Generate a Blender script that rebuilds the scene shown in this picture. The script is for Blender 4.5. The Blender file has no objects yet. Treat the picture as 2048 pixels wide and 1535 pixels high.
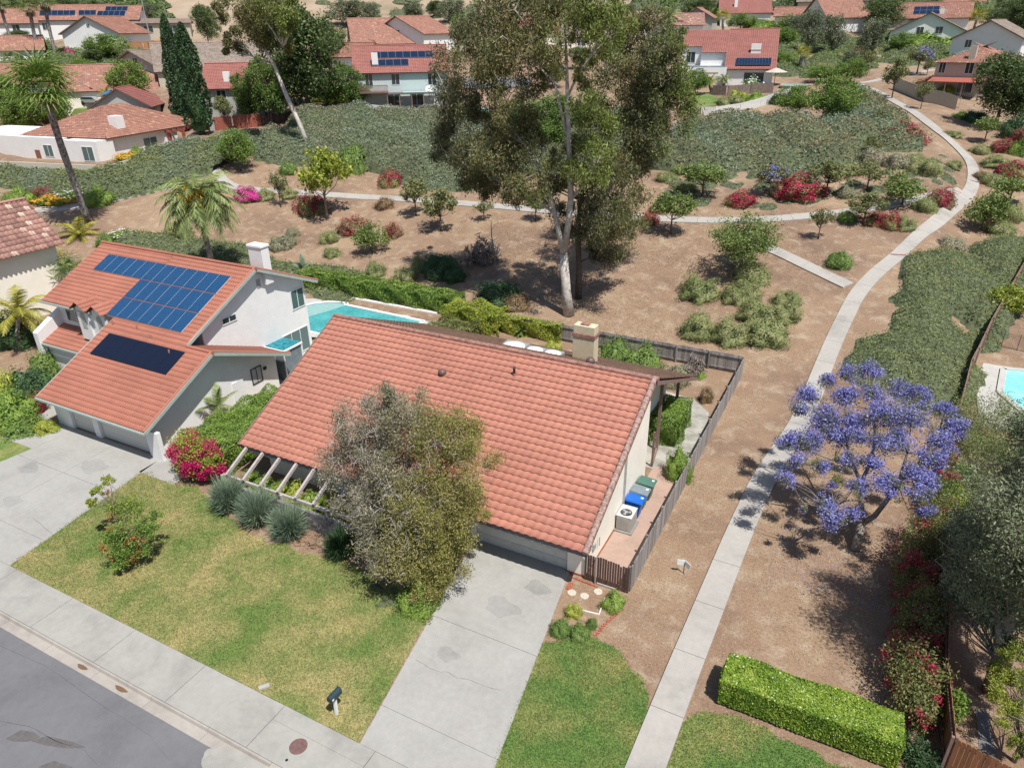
import bpy, math, random
import numpy as np
from mathutils import Vector, Matrix

# ------------------------------------------------------------------ camera, light, exposure
SC = bpy.context.scene
COL = SC.collection
F, H = 1423.67355, 22.6245                     # focal length in px of a 2048 px wide frame; camera height in metres
M = np.array([[0.8878550098, 0.4599357648, -0.0131367357], [-0.1948189960, 0.4016349351, 0.8948379394], [-0.4168441440, 0.7919270618, -0.4461978131]])
cd = bpy.data.cameras.new('camera'); cam = bpy.data.objects.new('camera', cd); COL.objects.link(cam)
cd.sensor_width = 36.0; cd.lens = F / 2048 * 36; cd.clip_start = 0.2; cd.clip_end = 6000
cam.matrix_world = Matrix(((M[0][0], M[1][0], -M[2][0], 0), (M[0][1], M[1][1], -M[2][1], 0), (M[0][2], M[1][2], -M[2][2], H), (0, 0, 0, 1)))
SC.camera = cam
SUN = Vector((0.43, -0.25, 1.0)).normalized()
W = bpy.data.worlds.new('World'); SC.world = W; W.use_nodes = True
_nt = W.node_tree; _sk = _nt.nodes.new('ShaderNodeTexSky'); _sk.sky_type = 'NISHITA'; _sk.sun_disc = False
_sk.sun_elevation = math.asin(SUN.z); _sk.sun_rotation = math.atan2(SUN.x, SUN.y); _sk.air_density = 1.0; _sk.dust_density = 1.0
_bg = _nt.nodes['Background']; _nt.links.new(_sk.outputs[0], _bg.inputs[0]); _bg.inputs[1].default_value = 0.085
sd = bpy.data.lights.new('sun', 'SUN'); sd.energy = 5.0; sd.angle = math.radians(0.5); sd.color = (1.0, 0.955, 0.89)
so = bpy.data.objects.new('sun', sd); COL.objects.link(so); so.rotation_euler = SUN.to_track_quat('Z', 'Y').to_euler(); so.location = (0, 0, 60)
SC.view_settings.view_transform = 'Standard'; SC.view_settings.look = 'None'; SC.view_settings.exposure = 0.22; SC.view_settings.gamma = 1.0
SC.render.engine = 'CYCLES'; SC.cycles.max_bounces = 5; SC.cycles.diffuse_bounces = 2; SC.cycles.glossy_bounces = 2
SC.cycles.transmission_bounces = 2; SC.cycles.transparent_max_bounces = 4; SC.cycles.use_denoising = True; SC.cycles.caustics_reflective = False

# ------------------------------------------------------------------ helpers
def sst(a, b, x):
    t = np.clip((x - a) / (b - a), 0, 1); return t * t * (3 - 2 * t)
KU = [48, 55, 70, 90, 105, 130, 160, 200, 250, 300, 400, 600, 1500]; KZ = [0, 1.1, 4.2, 8.2, 10.0, 12, 14.5, 18, 25, 34, 58, 95, 150]
def T(x, y):
    q = np.maximum(0, -x - 54.); u = y + .8 * (q * q / (q + 6)) - 10 * sst(3, 9, x) * sst(40, 50, y)
    z = np.interp(u, KU, KZ); w = sst(-140, -132, x) * (1 - sst(-94.6, -91.6, x)) * sst(56, 60, y) * (1 - sst(86, 90, y)); return z + (7.2 - z) * w
_tt = np.concatenate([np.arange(10, 400, .25), np.arange(400, 1600, 2)])
def ray(u, v): return M.T @ np.array([(u - 1024) / F, -(v - 767.5) / F, 1.])
def at(u, v):                                   # the point of the terrain seen at a pixel of the photograph
    P = ray(u, v)[None] * _tt[:, None]; P[:, 2] += H
    i = int(np.argmax(P[:, 2] < T(P[:, 0], P[:, 1]))); p = P[i]
    return np.array([p[0], p[1], float(T(p[0], p[1]))])
def mpp(p): return float(np.dot(M[2], np.asarray(p) - np.array([0, 0, H]))) / F

def atz(u, v, z): d = ray(u, v); t = (z - H) / d[2]; return Vector((d[0] * t, d[1] * t, z))
def setp(o, label=None, cat=None, group=None, kind=None):
    if label: o['label'] = label
    if cat: o['category'] = cat
    if group: o['group'] = group
    if kind: o['kind'] = kind
    return o
def thing(name, label, cat, loc=(0, 0, 0), rz=0.0, group=None, kind=None):
    o = bpy.data.objects.new(name, None); COL.objects.link(o); o.empty_display_size = .2
    o.location = loc; o.rotation_euler = (0, 0, rz); return setp(o, label, cat, group, kind)
def copy_tree(o, parent=None):
    c = o.copy(); COL.objects.link(c)
    if parent is not None: c.parent = parent
    for ch in list(o.children): copy_tree(ch, c)
    return c
class G:
    def __init__(s): s.v = []; s.f = []; s.m = []; s.mi = 0
    def add(s, vs, fs):
        b = len(s.v); s.v += [tuple(map(float, p)) for p in vs]
        for f in fs: s.f.append([b + i for i in f]); s.m.append(s.mi)
        return s
    def box(s, x0, x1, y0, y1, z0, z1):
        return s.add([(x0, y0, z0), (x1, y0, z0), (x1, y1, z0), (x0, y1, z0), (x0, y0, z1), (x1, y0, z1), (x1, y1, z1), (x0, y1, z1)],
                     [(0, 3, 2, 1), (4, 5, 6, 7), (0, 1, 5, 4), (1, 2, 6, 5), (2, 3, 7, 6), (3, 0, 4, 7)])
    def beam(s, p, q, w, h, up=(0, 0, 1)):
        p, q, up = Vector(p), Vector(q), Vector(up); d = (q - p).normalized(); r = d.cross(up)
        r = r.normalized() if r.length > 1e-4 else Vector((1, 0, 0)); u = r.cross(d).normalized(); r *= w / 2; u *= h / 2
        return s.add([p - r - u, p + r - u, p + r + u, p - r + u, q - r - u, q + r - u, q + r + u, q - r + u],
                     [(0, 3, 2, 1), (4, 5, 6, 7), (0, 1, 5, 4), (1, 2, 6, 5), (2, 3, 7, 6), (3, 0, 4, 7)][::1])
    def prism(s, poly, z0, z1):
        n = len(poly); a = sum(poly[i][0] * poly[(i + 1) % n][1] - poly[(i + 1) % n][0] * poly[i][1] for i in range(n))
        if a < 0: poly = poly[::-1]
        return s.add([(x, y, z0) for x, y in poly] + [(x, y, z1) for x, y in poly],
                     [tuple(range(n - 1, -1, -1)), tuple(range(n, 2 * n))] + [(i, (i + 1) % n, n + (i + 1) % n, n + i) for i in range(n)])
    def ext(s, pts, d):                        # a polygon in 3-D pushed along d
        n = len(pts); d = Vector(d); pts = [Vector(p) for p in pts]
        return s.add(pts + [p + d for p in pts], [tuple(range(n - 1, -1, -1)), tuple(range(n, 2 * n))] + [(i, (i + 1) % n, n + (i + 1) % n, n + i) for i in range(n)])
    def tube(s, pts, rad, n=8, cap=True):
        pts = [Vector(p) for p in pts]; b = len(s.v); vs = []; prev = None
        for i, p in enumerate(pts):
            d = (pts[min(i + 1, len(pts) - 1)] - pts[max(i - 1, 0)]).normalized()
            a = prev if prev is not None else (Vector((1, 0, 0)) if abs(d.x) < .9 else Vector((0, 1, 0)))
            a = (a - d * a.dot(d)).normalized(); prev = a; c = d.cross(a)
            r = rad[i] if isinstance(rad, (list, tuple)) else rad
            vs += [p + (a * math.cos(2 * math.pi * k / n) + c * math.sin(2 * math.pi * k / n)) * r for k in range(n)]
        fs = [(i * n + k, i * n + (k + 1) % n, (i + 1) * n + (k + 1) % n, (i + 1) * n + k) for i in range(len(pts) - 1) for k in range(n)]
        if cap: fs += [tuple(range(n - 1, -1, -1)), tuple(range((len(pts) - 1) * n, len(pts) * n))]
        return s.add(vs, fs)
    def lathe(s, c, prof, n=16):
        vs = [(c[0] + r * math.cos(2 * math.pi * k / n), c[1] + r * math.sin(2 * math.pi * k / n), c[2] + z) for r, z in prof for k in range(n)]
        fs = [(i * n + k, i * n + (k + 1) % n, (i + 1) * n + (k + 1) % n, (i + 1) * n + k) for i in range(len(prof) - 1) for k in range(n)]
        return s.add(vs, fs + [tuple(range(n - 1, -1, -1)), tuple(range((len(prof) - 1) * n, len(prof) * n))])
    def build(s, name, mats, parent=None, smooth=False, bevel=0, **kw):
        me = bpy.data.meshes.new(name); off = np.array(parent.location if parent is not None and not kw.pop('local', False) else (0, 0, 0))
        kw.pop('local', None)
        me.from_pydata([tuple(np.array(p) - off) for p in s.v], [], s.f)
        mats = mats if isinstance(mats, (list, tuple)) else [mats]
        for m in mats: me.materials.append(m)
        if len(mats) > 1: me.polygons.foreach_set('material_index', s.m)
        if smooth: me.polygons.foreach_set('use_smooth', [True] * len(me.polygons))
        me.update(); o = bpy.data.objects.new(name, me); COL.objects.link(o)
        if parent is not None: o.parent = parent
        if bevel:
            b = o.modifiers.new('bevel', 'BEVEL'); b.width = bevel; b.segments = 2; b.limit_method = 'ANGLE'
        return setp(o, **kw) if kw else o
def arrmesh(name, V, Fq, mats, parent=None, uv=None, matidx=None, smooth=False, link=True, off=None, **kw):
    V = np.asarray(V, dtype=np.float32).reshape(-1, 3); Fq = np.asarray(Fq, dtype=np.int32)
    if off is not None: V = V - np.asarray(off, dtype=np.float32)
    k = Fq.shape[1]; me = bpy.data.meshes.new(name); me.vertices.add(len(V)); me.vertices.foreach_set('co', V.ravel())
    me.loops.add(Fq.size); me.loops.foreach_set('vertex_index', Fq.ravel()); me.polygons.add(len(Fq))
    me.polygons.foreach_set('loop_start', np.arange(0, Fq.size, k, dtype=np.int32))
    me.polygons.foreach_set('loop_total', np.full(len(Fq), k, dtype=np.int32))
    for m in (mats if isinstance(mats, (list, tuple)) else [mats]): me.materials.append(m)
    if matidx is not None: me.polygons.foreach_set('material_index', np.asarray(matidx, dtype=np.int32))
    if smooth: me.polygons.foreach_set('use_smooth', np.ones(len(Fq), dtype=bool))
    if uv is not None:
        l = me.uv_layers.new(name='UVMap'); l.data.foreach_set('uv', np.asarray(uv, dtype=np.float32)[Fq.ravel()].ravel())
    me.update(calc_edges=True); me.validate()
    o = bpy.data.objects.new(name, me)
    if link: COL.objects.link(o)
    if parent is not None: o.parent = parent
    return setp(o, **kw) if kw else o

# ------------------------------------------------------------------ materials
def mat(name):
    m = bpy.data.materials.new(name); m.use_nodes = True; nt = m.node_tree
    return m, nt, nt.nodes['Principled BSDF'], nt.nodes, nt.links
def coords(nt, scale=1.0, kind='pos'):
    if kind == 'pos': g = nt.nodes.new('ShaderNodeNewGeometry'); out = g.outputs['Position']
    else: g = nt.nodes.new('ShaderNodeTexCoord'); out = g.outputs['Object' if kind == 'obj' else 'UV']
    return out
def noise(nt, src, scale, detail=4, rough=.6, dist=0):
    n = nt.nodes.new('ShaderNodeTexNoise'); n.inputs['Scale'].default_value = scale; n.inputs['Detail'].default_value = detail
    n.inputs['Roughness'].default_value = rough; n.inputs['Distortion'].default_value = dist; nt.links.new(src, n.inputs['Vector']); return n.outputs['Fac']
def ramp(nt, fac, stops, interp='LINEAR'):
    r = nt.nodes.new('ShaderNodeValToRGB'); nt.links.new(fac, r.inputs[0]); e = r.color_ramp.elements; r.color_ramp.interpolation = interp
    while len(e) < len(stops): e.new(.5)
    for i, (p, c) in enumerate(stops): e[i].position = p; e[i].color = (*c, 1) if len(c) == 3 else c
    return r.outputs[0]
def mix(nt, a, b, fac, mode='MIX'):
    n = nt.nodes.new('ShaderNodeMix'); n.data_type = 'RGBA'; n.blend_type = mode; n.clamp_result = False
    for s, i in ((fac, 0), (a, 6), (b, 7)):
        if hasattr(s, 'links'): nt.links.new(s, n.inputs[i])
        else: n.inputs[i].default_value = s if i == 0 else (*s, 1)
    return n.outputs[2]
def bump(nt, bs, h, strength=.3, dist=.02):
    b = nt.nodes.new('ShaderNodeBump'); b.inputs['Strength'].default_value = strength; b.inputs['Distance'].default_value = dist
    nt.links.new(h, b.inputs['Height']); nt.links.new(b.outputs[0], bs.inputs['Normal'])
def plain(name, c, rough=.7, metal=0, var=.12, vs=3.0, kind='pos', fine=25., bmp=.15):
    m, nt, bs, N, L = mat(name); src = coords(nt, 1, kind); n1 = noise(nt, src, vs, 5); n2 = noise(nt, src, fine, 3)
    lo = tuple(x * (1 - var * 1.6) for x in c); hi = tuple(min(1, x * (1 + var)) for x in c)
    a = ramp(nt, n1, [(.3, lo), (.7, hi)]); col = mix(nt, a, ramp(nt, n2, [(.3, (.9, .9, .9)), (.7, (1.08, 1.08, 1.08))]), 1.0, 'MULTIPLY')
    L.new(col, bs.inputs['Base Color']); bs.inputs['Roughness'].default_value = rough; bs.inputs['Metallic'].default_value = metal
    if bmp: bump(nt, bs, n2, bmp, .01)
    return m
LG = 1.28                                       # leaf albedo gain
def leaf(name, cols, trans=.25, rough=.55, clump=.6):
    m, nt, bs, N, L = mat(name); g = N.new('ShaderNodeNewGeometry'); src = coords(nt)
    n = noise(nt, src, clump, 3); ma = N.new('ShaderNodeMath'); ma.operation = 'MULTIPLY_ADD'; ma.inputs[1].default_value = .55
    L.new(g.outputs['Random Per Island'], ma.inputs[0]); mb = N.new('ShaderNodeMath'); mb.operation = 'MULTIPLY'; mb.inputs[1].default_value = .9
    L.new(n, mb.inputs[0]); mc = N.new('ShaderNodeMath'); mc.operation = 'SUBTRACT'; L.new(mb.outputs[0], mc.inputs[0]); mc.inputs[1].default_value = .22
    L.new(mc.outputs[0], ma.inputs[2]); k = len(cols)
    col = ramp(nt, ma.outputs[0], [(i / max(1, k - 1), tuple(min(.9, x * LG) for x in c)) for i, c in enumerate(cols)])
    L.new(col, bs.inputs['Base Color']); bs.inputs['Roughness'].default_value = rough; bs.inputs['Specular IOR Level'].default_value = .35
    tr = N.new('ShaderNodeBsdfTranslucent'); L.new(col, tr.inputs[0]); mx = N.new('ShaderNodeMixShader'); mx.inputs[0].default_value = trans
    L.new(bs.outputs[0], mx.inputs[1]); L.new(tr.outputs[0], mx.inputs[2]); L.new(mx.outputs[0], N['Material Output'].inputs[0]); return m
def tile_mat(name, base, var=.25, stain=(.25, .16, .12), pale=None):
    m, nt, bs, N, L = mat(name); uv = N.new('ShaderNodeUVMap'); fl = N.new('ShaderNodeVectorMath'); fl.operation = 'FLOOR'; L.new(uv.outputs[0], fl.inputs[0])
    wn = N.new('ShaderNodeTexWhiteNoise'); wn.noise_dimensions = '2D'; L.new(fl.outputs[0], wn.inputs['Vector'])
    lo = tuple(x * (1 - var) for x in base); hi = tuple(min(1, x * (1 + var * .6)) for x in base)
    st = [(0, lo), (.5, base), (.93, hi)] + ([(1, pale)] if pale else [(1, hi)])
    c = ramp(nt, wn.outputs['Value'], st); p = coords(nt); n1 = noise(nt, p, .35, 5, .65); n2 = noise(nt, p, 9., 4)
    c = mix(nt, c, ramp(nt, n1, [(.35, (.88, .86, .86)), (.65, (1.06, 1.05, 1.04))]), 1.0, 'MULTIPLY')
    sf = ramp(nt, n2, [(.56, (0, 0, 0)), (.78, (.45, .45, .45))]); c = mix(nt, c, stain, sf)
    L.new(c, bs.inputs['Base Color']); bs.inputs['Roughness'].default_value = .75; bump(nt, bs, n2, .2, .01); return m
def concrete(name, c, crack=0.0, dark=.8):
    m, nt, bs, N, L = mat(name); p = coords(nt); n1 = noise(nt, p, .45, 6, .65, .4); n2 = noise(nt, p, 40, 3); n3 = noise(nt, p, 4, 5)
    col = ramp(nt, n1, [(.32, tuple(x * dark for x in c)), (.5, c), (.72, tuple(min(1, x * 1.08) for x in c))])
    col = mix(nt, col, ramp(nt, n3, [(.3, (.93, .93, .93)), (.7, (1.05, 1.05, 1.05))]), 1., 'MULTIPLY')
    col = mix(nt, col, ramp(nt, n2, [(.3, (.9, .9, .9)), (.7, (1.07, 1.07, 1.07))]), 1., 'MULTIPLY')
    if crack:
        v = N.new('ShaderNodeTexVoronoi'); v.feature = 'DISTANCE_TO_EDGE'; v.inputs['Scale'].default_value = .16
        wv = N.new('ShaderNodeMix'); wv.data_type = 'RGBA'; nn = N.new('ShaderNodeTexNoise'); nn.inputs['Scale'].default_value = 1.2; L.new(p, nn.inputs['Vector'])
        L.new(p, wv.inputs[6]); L.new(nn.outputs['Color'], wv.inputs[7]); wv.inputs[0].default_value = .35; L.new(wv.outputs[2], v.inputs['Vector'])
        cr = ramp(nt, v.outputs['Distance'], [(0, (1, 1, 1)), (crack, (0, 0, 0))]); col = mix(nt, col, tuple(x * .45 for x in c), mix(nt, (0, 0, 0), cr, .8))
    L.new(col, bs.inputs['Base Color']); bs.inputs['Roughness'].default_value = .85; bump(nt, bs, n2, .15, .005); return m
def grass_mat(name, green, dry, bare, dryness=.5, sc=.42):
    m, nt, bs, N, L = mat(name); p = coords(nt); n1 = noise(nt, p, sc, 4, .55, .3); n2 = noise(nt, p, 14, 6, .75); n3 = noise(nt, p, 1.7, 4, .6); n4 = noise(nt, p, 70, 2)
    c = ramp(nt, n1, [(dryness - .17, dry), (dryness + .0, tuple((a + b) / 2 for a, b in zip(green, dry))), (dryness + .17, green)])
    c = mix(nt, c, bare, ramp(nt, n3, [(.62, (0, 0, 0)), (.8, (.7, .7, .7))]))
    n5 = noise(nt, p, 3.2, 6, .8); c = mix(nt, c, ramp(nt, n5, [(.3, (.66, .72, .62)), (.68, (1.25, 1.22, 1.2))]), 1., 'MULTIPLY')
    c = mix(nt, c, ramp(nt, n2, [(.3, (.45, .5, .42)), (.7, (1.5, 1.45, 1.42))]), 1., 'MULTIPLY')
    c = mix(nt, c, ramp(nt, n4, [(.32, (.55, .57, .5)), (.68, (1.42, 1.4, 1.35))]), 1., 'MULTIPLY')
    L.new(c, bs.inputs['Base Color']); bs.inputs['Roughness'].default_value = .9; bump(nt, bs, n2, .6, .04); return m
def dirt_mat(name):
    m, nt, bs, N, L = mat(name); p = coords(nt); n1 = noise(nt, p, .12, 6, .6, .5); n2 = noise(nt, p, 9, 6, .7); n3 = noise(nt, p, .9, 5, .65, .4); n4 = noise(nt, p, 45, 3)
    c = ramp(nt, n1, [(.3, (.175, .113, .078)), (.5, (.262, .174, .115)), (.68, (.32, .23, .15))])
    c = mix(nt, c, (.42, .35, .26), ramp(nt, n3, [(.5, (0, 0, 0)), (.75, (.8, .8, .8))]))
    c = mix(nt, c, (.145, .098, .075), ramp(nt, noise(nt, p, .5, 4), [(.55, (0, 0, 0)), (.8, (.5, .5, .5))]))
    c = mix(nt, c, ramp(nt, n2, [(.3, (.68, .66, .65)), (.7, (1.24, 1.24, 1.23))]), 1., 'MULTIPLY')
    c = mix(nt, c, ramp(nt, n4, [(.32, (.78, .78, .78)), (.7, (1.2, 1.19, 1.17))]), 1., 'MULTIPLY')
    vv = N.new('ShaderNodeTexVoronoi'); vv.inputs['Scale'].default_value = 7; L.new(p, vv.inputs['Vector']); c = mix(nt, c, (.50, .42, .32), ramp(nt, vv.outputs['Distance'], [(.07, (.75, .75, .75)), (.14, (0, 0, 0))]))
    sx = N.new('ShaderNodeSeparateXYZ'); L.new(p, sx.inputs[0])     # pale dry grass on the hills far behind
    mr = N.new('ShaderNodeMapRange'); L.new(sx.outputs['Z'], mr.inputs[0]); mr.inputs[1].default_value = 15; mr.inputs[2].default_value = 27; mr.inputs[4].default_value = .8
    hill = ramp(nt, noise(nt, p, .05, 6, .65), [(.35, (.20, .17, .10)), (.5, (.36, .28, .20)), (.65, (.42, .34, .25))])
    c = mix(nt, c, hill, mr.outputs[0])
    L.new(c, bs.inputs['Base Color']); bs.inputs['Roughness'].default_value = .95; bump(nt, bs, n2, .5, .05); return m
def wood_mat(name, c1, c2, board=.14, axis='xy', rough=.8):
    m, nt, bs, N, L = mat(name); p = coords(nt); sx = N.new('ShaderNodeSeparateXYZ'); L.new(p, sx.inputs[0])
    ad = N.new('ShaderNodeMath'); L.new(sx.outputs[0], ad.inputs[0]); L.new(sx.outputs[1], ad.inputs[1])
    dv = N.new('ShaderNodeMath'); dv.operation = 'DIVIDE'; dv.inputs[1].default_value = board; L.new(ad.outputs[0], dv.inputs[0])
    fl = N.new('ShaderNodeMath'); fl.operation = 'FLOOR'; L.new(dv.outputs[0], fl.inputs[0])
    wn = N.new('ShaderNodeTexWhiteNoise'); wn.noise_dimensions = '1D'; L.new(fl.outputs[0], wn.inputs['W'])
    mp = N.new('ShaderNodeMapping'); mp.inputs['Scale'].default_value = (30, 30, 2.5); L.new(p, mp.inputs[0]); g = noise(nt, mp.outputs[0], 1, 4)
    c = ramp(nt, wn.outputs['Value'], [(0, c1), (1, c2)]); c = mix(nt, c, ramp(nt, g, [(.3, (.7, .7, .7)), (.7, (1.25, 1.25, 1.25))]), 1., 'MULTIPLY')
    L.new(c, bs.inputs['Base Color']); bs.inputs['Roughness'].default_value = rough; return m
def glass(name, c=(.03, .05, .06), rough=.08):
    m, nt, bs, N, L = mat(name); bs.inputs['Base Color'].default_value = (*c, 1); bs.inputs['Roughness'].default_value = rough; bs.inputs['Specular IOR Level'].default_value = .8; return m
def water_mat(name, deep, shal):
    m, nt, bs, N, L = mat(name); p = coords(nt); n = noise(nt, p, .5, 3); n2 = noise(nt, p, 3.5, 3, .5, 1.)
    c = ramp(nt, n, [(.35, deep), (.65, shal)]); c = mix(nt, c, ramp(nt, n2, [(.38, (.84, .88, .9)), (.62, (1.22, 1.16, 1.12))]), 1., 'MULTIPLY')  # light and dark ripples multiplied into the colour as painted caustics
    L.new(c, bs.inputs['Base Color']); bs.inputs['Roughness'].default_value = .06; bump(nt, bs, n2, .15, .02); return m
def panel_mat(name, cell, line, nx, ny, rough=.18):
    m, nt, bs, N, L = mat(name); uv = N.new('ShaderNodeUVMap'); mp = N.new('ShaderNodeMapping'); mp.inputs['Scale'].default_value = (nx, ny, 1); L.new(uv.outputs[0], mp.inputs[0])
    b = N.new('ShaderNodeTexBrick'); b.offset = 0; b.inputs['Scale'].default_value = 1; b.inputs['Mortar Size'].default_value = .035; b.inputs['Brick Width'].default_value = 1; b.inputs['Row Height'].default_value = 1
    b.inputs['Color1'].default_value = (*cell, 1); b.inputs['Color2'].default_value = (*[x * 1.15 for x in cell], 1); b.inputs['Mortar'].default_value = (*line, 1); L.new(mp.outputs[0], b.inputs['Vector'])
    L.new(b.outputs[0], bs.inputs['Base Color']); bs.inputs['Roughness'].default_value = rough; bs.inputs['Specular IOR Level'].default_value = .25; return m

m_dirt = dirt_mat('dirt'); m_conc = concrete('concrete_drive', (.34, .333, .312), 0, .9); m_walk = concrete('concrete_walk', (.375, .355, .325)); m_side = concrete('concrete_pavement', (.335, .325, .30))
m_asph = concrete('asphalt', (.15, .15, .158), 0, .84); m_kerb = concrete('kerb_concrete', (.36, .33, .295), 0, .75)
m_dark = plain('asphalt_stain', (.12, .11, .11), .95, vs=6)
m_lawn = grass_mat('lawn', (.125, .185, .048), (.345, .285, .145), (.33, .245, .15), .48)
m_lawn2 = grass_mat('lawn_green', (.10, .18, .042), (.27, .25, .10), (.32, .25, .15), .42)
m_patio = concrete('patio_pink', (.40, .28, .225)); m_gravel = plain('gravel', (.36, .35, .31), .95, var=.25, vs=1.2, fine=40)
m_tileB = tile_mat('tile_salmon', (.455, .192, .135), .05, (.36, .17, .125)); m_tileA = tile_mat('tile_orange', (.385, .15, .10), .06)
m_tileC = tile_mat('tile_pink', (.34, .185, .15), .3, (.25, .14, .1), (.62, .48, .40)); m_tileR = tile_mat('tile_red', (.315, .12, .10), .12)
m_tileO = tile_mat('tile_clay', (.335, .165, .12), .2, (.3, .15, .1), (.5, .3, .22)); m_shake = tile_mat('shake_grey', (.26, .215, .18), .25); m_tileBk = tile_mat('tile_brown', (.26, .15, .095), .3)
m_edge_shade = plain('tile_edge_shade', (.13, .055, .045), .9, var=.3, vs=3)  # dark tile ends: the shadow line under each row's lip, painted as colour
m_capB = plain('ridge_cap', (.34, .18, .145), .8, var=.3, vs=5); m_hipb = plain('rake_cap', (.36, .235, .2), .8, var=.35, vs=6)
m_white = plain('stucco_white', (.80, .80, .79), .85, var=.03, vs=1.2, fine=18); m_cream = plain('stucco_cream', (.90, .85, .74), .85, var=.04, vs=1, fine=20)
m_grey = plain('stucco_grey', (.42, .42, .39), .85, var=.05); m_tan = plain('stucco_tan', (.50, .46, .38), .85, var=.05); m_blue = plain('stucco_pale_blue', (.52, .60, .60), .8, var=.04)
m_trim = plain('trim_white', (.78, .80, .79), .5, var=.03); m_trimg = plain('trim_green_grey', (.38, .45, .42), .5, var=.05); m_brown = plain('wood_brown', (.23, .15, .125), .75, var=.2, vs=8)
m_fascia = plain('fascia_grey', (.13, .12, .14), .7); m_beam = plain('pergola_paint', (.44, .385, .37), .75, var=.12, vs=6); m_door = plain('garage_door_paint', (.62, .60, .56), .6, var=.03)
m_glass = glass('window_glass'); m_glassg = glass('window_glass_green', (.08, .15, .15)); m_black = plain('black_paint', (.02, .02, .022), .5, var=.1)
m_metal = plain('grey_metal', (.42, .43, .43), .45, .3, var=.06); m_plgrey = plain('grey_plastic', (.19, .23, .25), .5); m_plblue = plain('blue_plastic', (.01, .12, .50), .4, var=.06); m_plgreen = plain('green_plastic', (.07, .16, .125), .5, var=.06)
m_fence = wood_mat('fence_weathered', (.20, .18, .17), (.36, .34, .33)); m_fenced = wood_mat('fence_dark', (.055, .033, .027), (.17, .09, .07), .12); m_fencer = wood_mat('fence_red', (.27, .07, .045), (.36, .11, .07)); m_fenceo = wood_mat('fence_orange', (.36, .16, .06), (.46, .22, .10))
m_block = plain('slump_block', (.20, .19, .19), .9, var=.3, vs=3); m_redw = plain('red_wood', (.36, .10, .07), .7); m_brick = plain('red_brick', (.40, .12, .075), .9, var=.25, vs=8)
m_water = water_mat('pool_water', (.05, .30, .33), (.10, .42, .43)); m_water2 = water_mat('pool_water_bright', (.20, .62, .66), (.32, .75, .78)); m_cop = concrete('pool_coping', (.46, .45, .42), 0, .9)
m_pv = panel_mat('solar_cells', (.006, .045, .125), (.10, .20, .33), 6, 10); m_pvb = panel_mat('solar_black', (.008, .012, .028), (.012, .018, .04), 6, 10, .3); m_pvf = panel_mat('solar_far', (.008, .02, .05), (.08, .12, .18), 1, 1, .35)
m_bark = plain('bark_brown', (.13, .10, .085), .95, var=.35, vs=5, fine=30, bmp=.5); m_barkw = plain('bark_pale', (.50, .46, .42), .85, var=.25, vs=3, fine=14); m_barkg = plain('bark_grey', (.27, .23, .20), .9, var=.3, vs=6)
m_palmb = plain('bark_palm', (.29, .26, .25), .95, var=.6, vs=4, fine=14, bmp=.6)
# foliage: leaves vary from leaf to leaf and from spray to spray
l_tr1 = leaf('leaf_tree_green', [(.055, .085, .025), (.10, .15, .04), (.17, .225, .06), (.25, .30, .10)], clump=.5)
l_tr2 = leaf('leaf_tree_olive', [(.065, .08, .035), (.12, .135, .05), (.19, .205, .08), (.27, .27, .13)], clump=.5)
l_dk2 = leaf('leaf_evergreen', [(.025, .05, .018), (.055, .09, .03), (.10, .14, .045), (.16, .19, .075)], clump=.3)
l_grt = leaf('leaf_grey_tree', [(.06, .08, .045), (.115, .14, .08), (.18, .205, .12), (.26, .275, .18)], clump=.3)
l_brt2 = leaf('leaf_tree_bright', [(.045, .085, .02), (.09, .155, .03), (.16, .235, .045), (.26, .33, .08)], clump=.3)
m_cov = plain('cover_base', (.09, .11, .055), .95, var=.45, vs=2.2, fine=5, bmp=.8)
l_mel = leaf('leaf_melaleuca', [(.06, .068, .02), (.13, .135, .035), (.215, .205, .055), (.31, .275, .10), (.40, .35, .25)], clump=.9)
l_melg = leaf('leaf_melaleuca_grey', [(.055, .065, .035), (.115, .12, .065), (.205, .195, .13), (.34, .31, .26), (.46, .42, .38)], clump=.9)
l_euc = leaf('leaf_eucalyptus', [(.045, .06, .028), (.085, .10, .04), (.145, .155, .06), (.22, .18, .085), (.28, .20, .12)], clump=.35)
l_eucd = leaf('leaf_eucalyptus_dark', [(.035, .045, .026), (.065, .075, .04), (.115, .12, .06), (.17, .145, .09)], clump=.35)
l_wil = leaf('leaf_willowy', [(.06, .09, .02), (.14, .18, .04), (.25, .28, .08)], clump=.4)
l_mid = leaf('leaf_mid', [(.035, .07, .018), (.075, .13, .03), (.13, .20, .045), (.21, .27, .075)], clump=.6)
l_brt = leaf('leaf_bright', [(.045, .085, .018), (.095, .165, .03), (.17, .255, .045), (.27, .345, .08)], clump=.7)
l_hdg = leaf('leaf_hedge', [(.035, .07, .012), (.075, .14, .018), (.14, .22, .025), (.24, .31, .045), (.38, .43, .12)], .15, .35, clump=1.2)
l_lime = leaf('leaf_lime', [(.085, .12, .02), (.18, .225, .03), (.29, .33, .05), (.40, .385, .10)], clump=.8)
l_olv = leaf('leaf_olive', [(.06, .075, .025), (.11, .125, .04), (.18, .19, .065), (.26, .25, .11)], clump=.6)
l_gry = leaf('leaf_grey', [(.07, .09, .055), (.13, .155, .10), (.21, .235, .16), (.31, .33, .25)], clump=.5)
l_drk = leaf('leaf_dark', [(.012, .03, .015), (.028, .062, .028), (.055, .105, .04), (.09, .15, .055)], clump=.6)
l_brn = leaf('leaf_brown', [(.09, .06, .035), (.16, .10, .06), (.25, .165, .10)], clump=.8)
l_rbr = leaf('leaf_red_brown', [(.07, .06, .03), (.12, .095, .045), (.19, .13, .07), (.24, .12, .08)], clump=.8)
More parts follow.
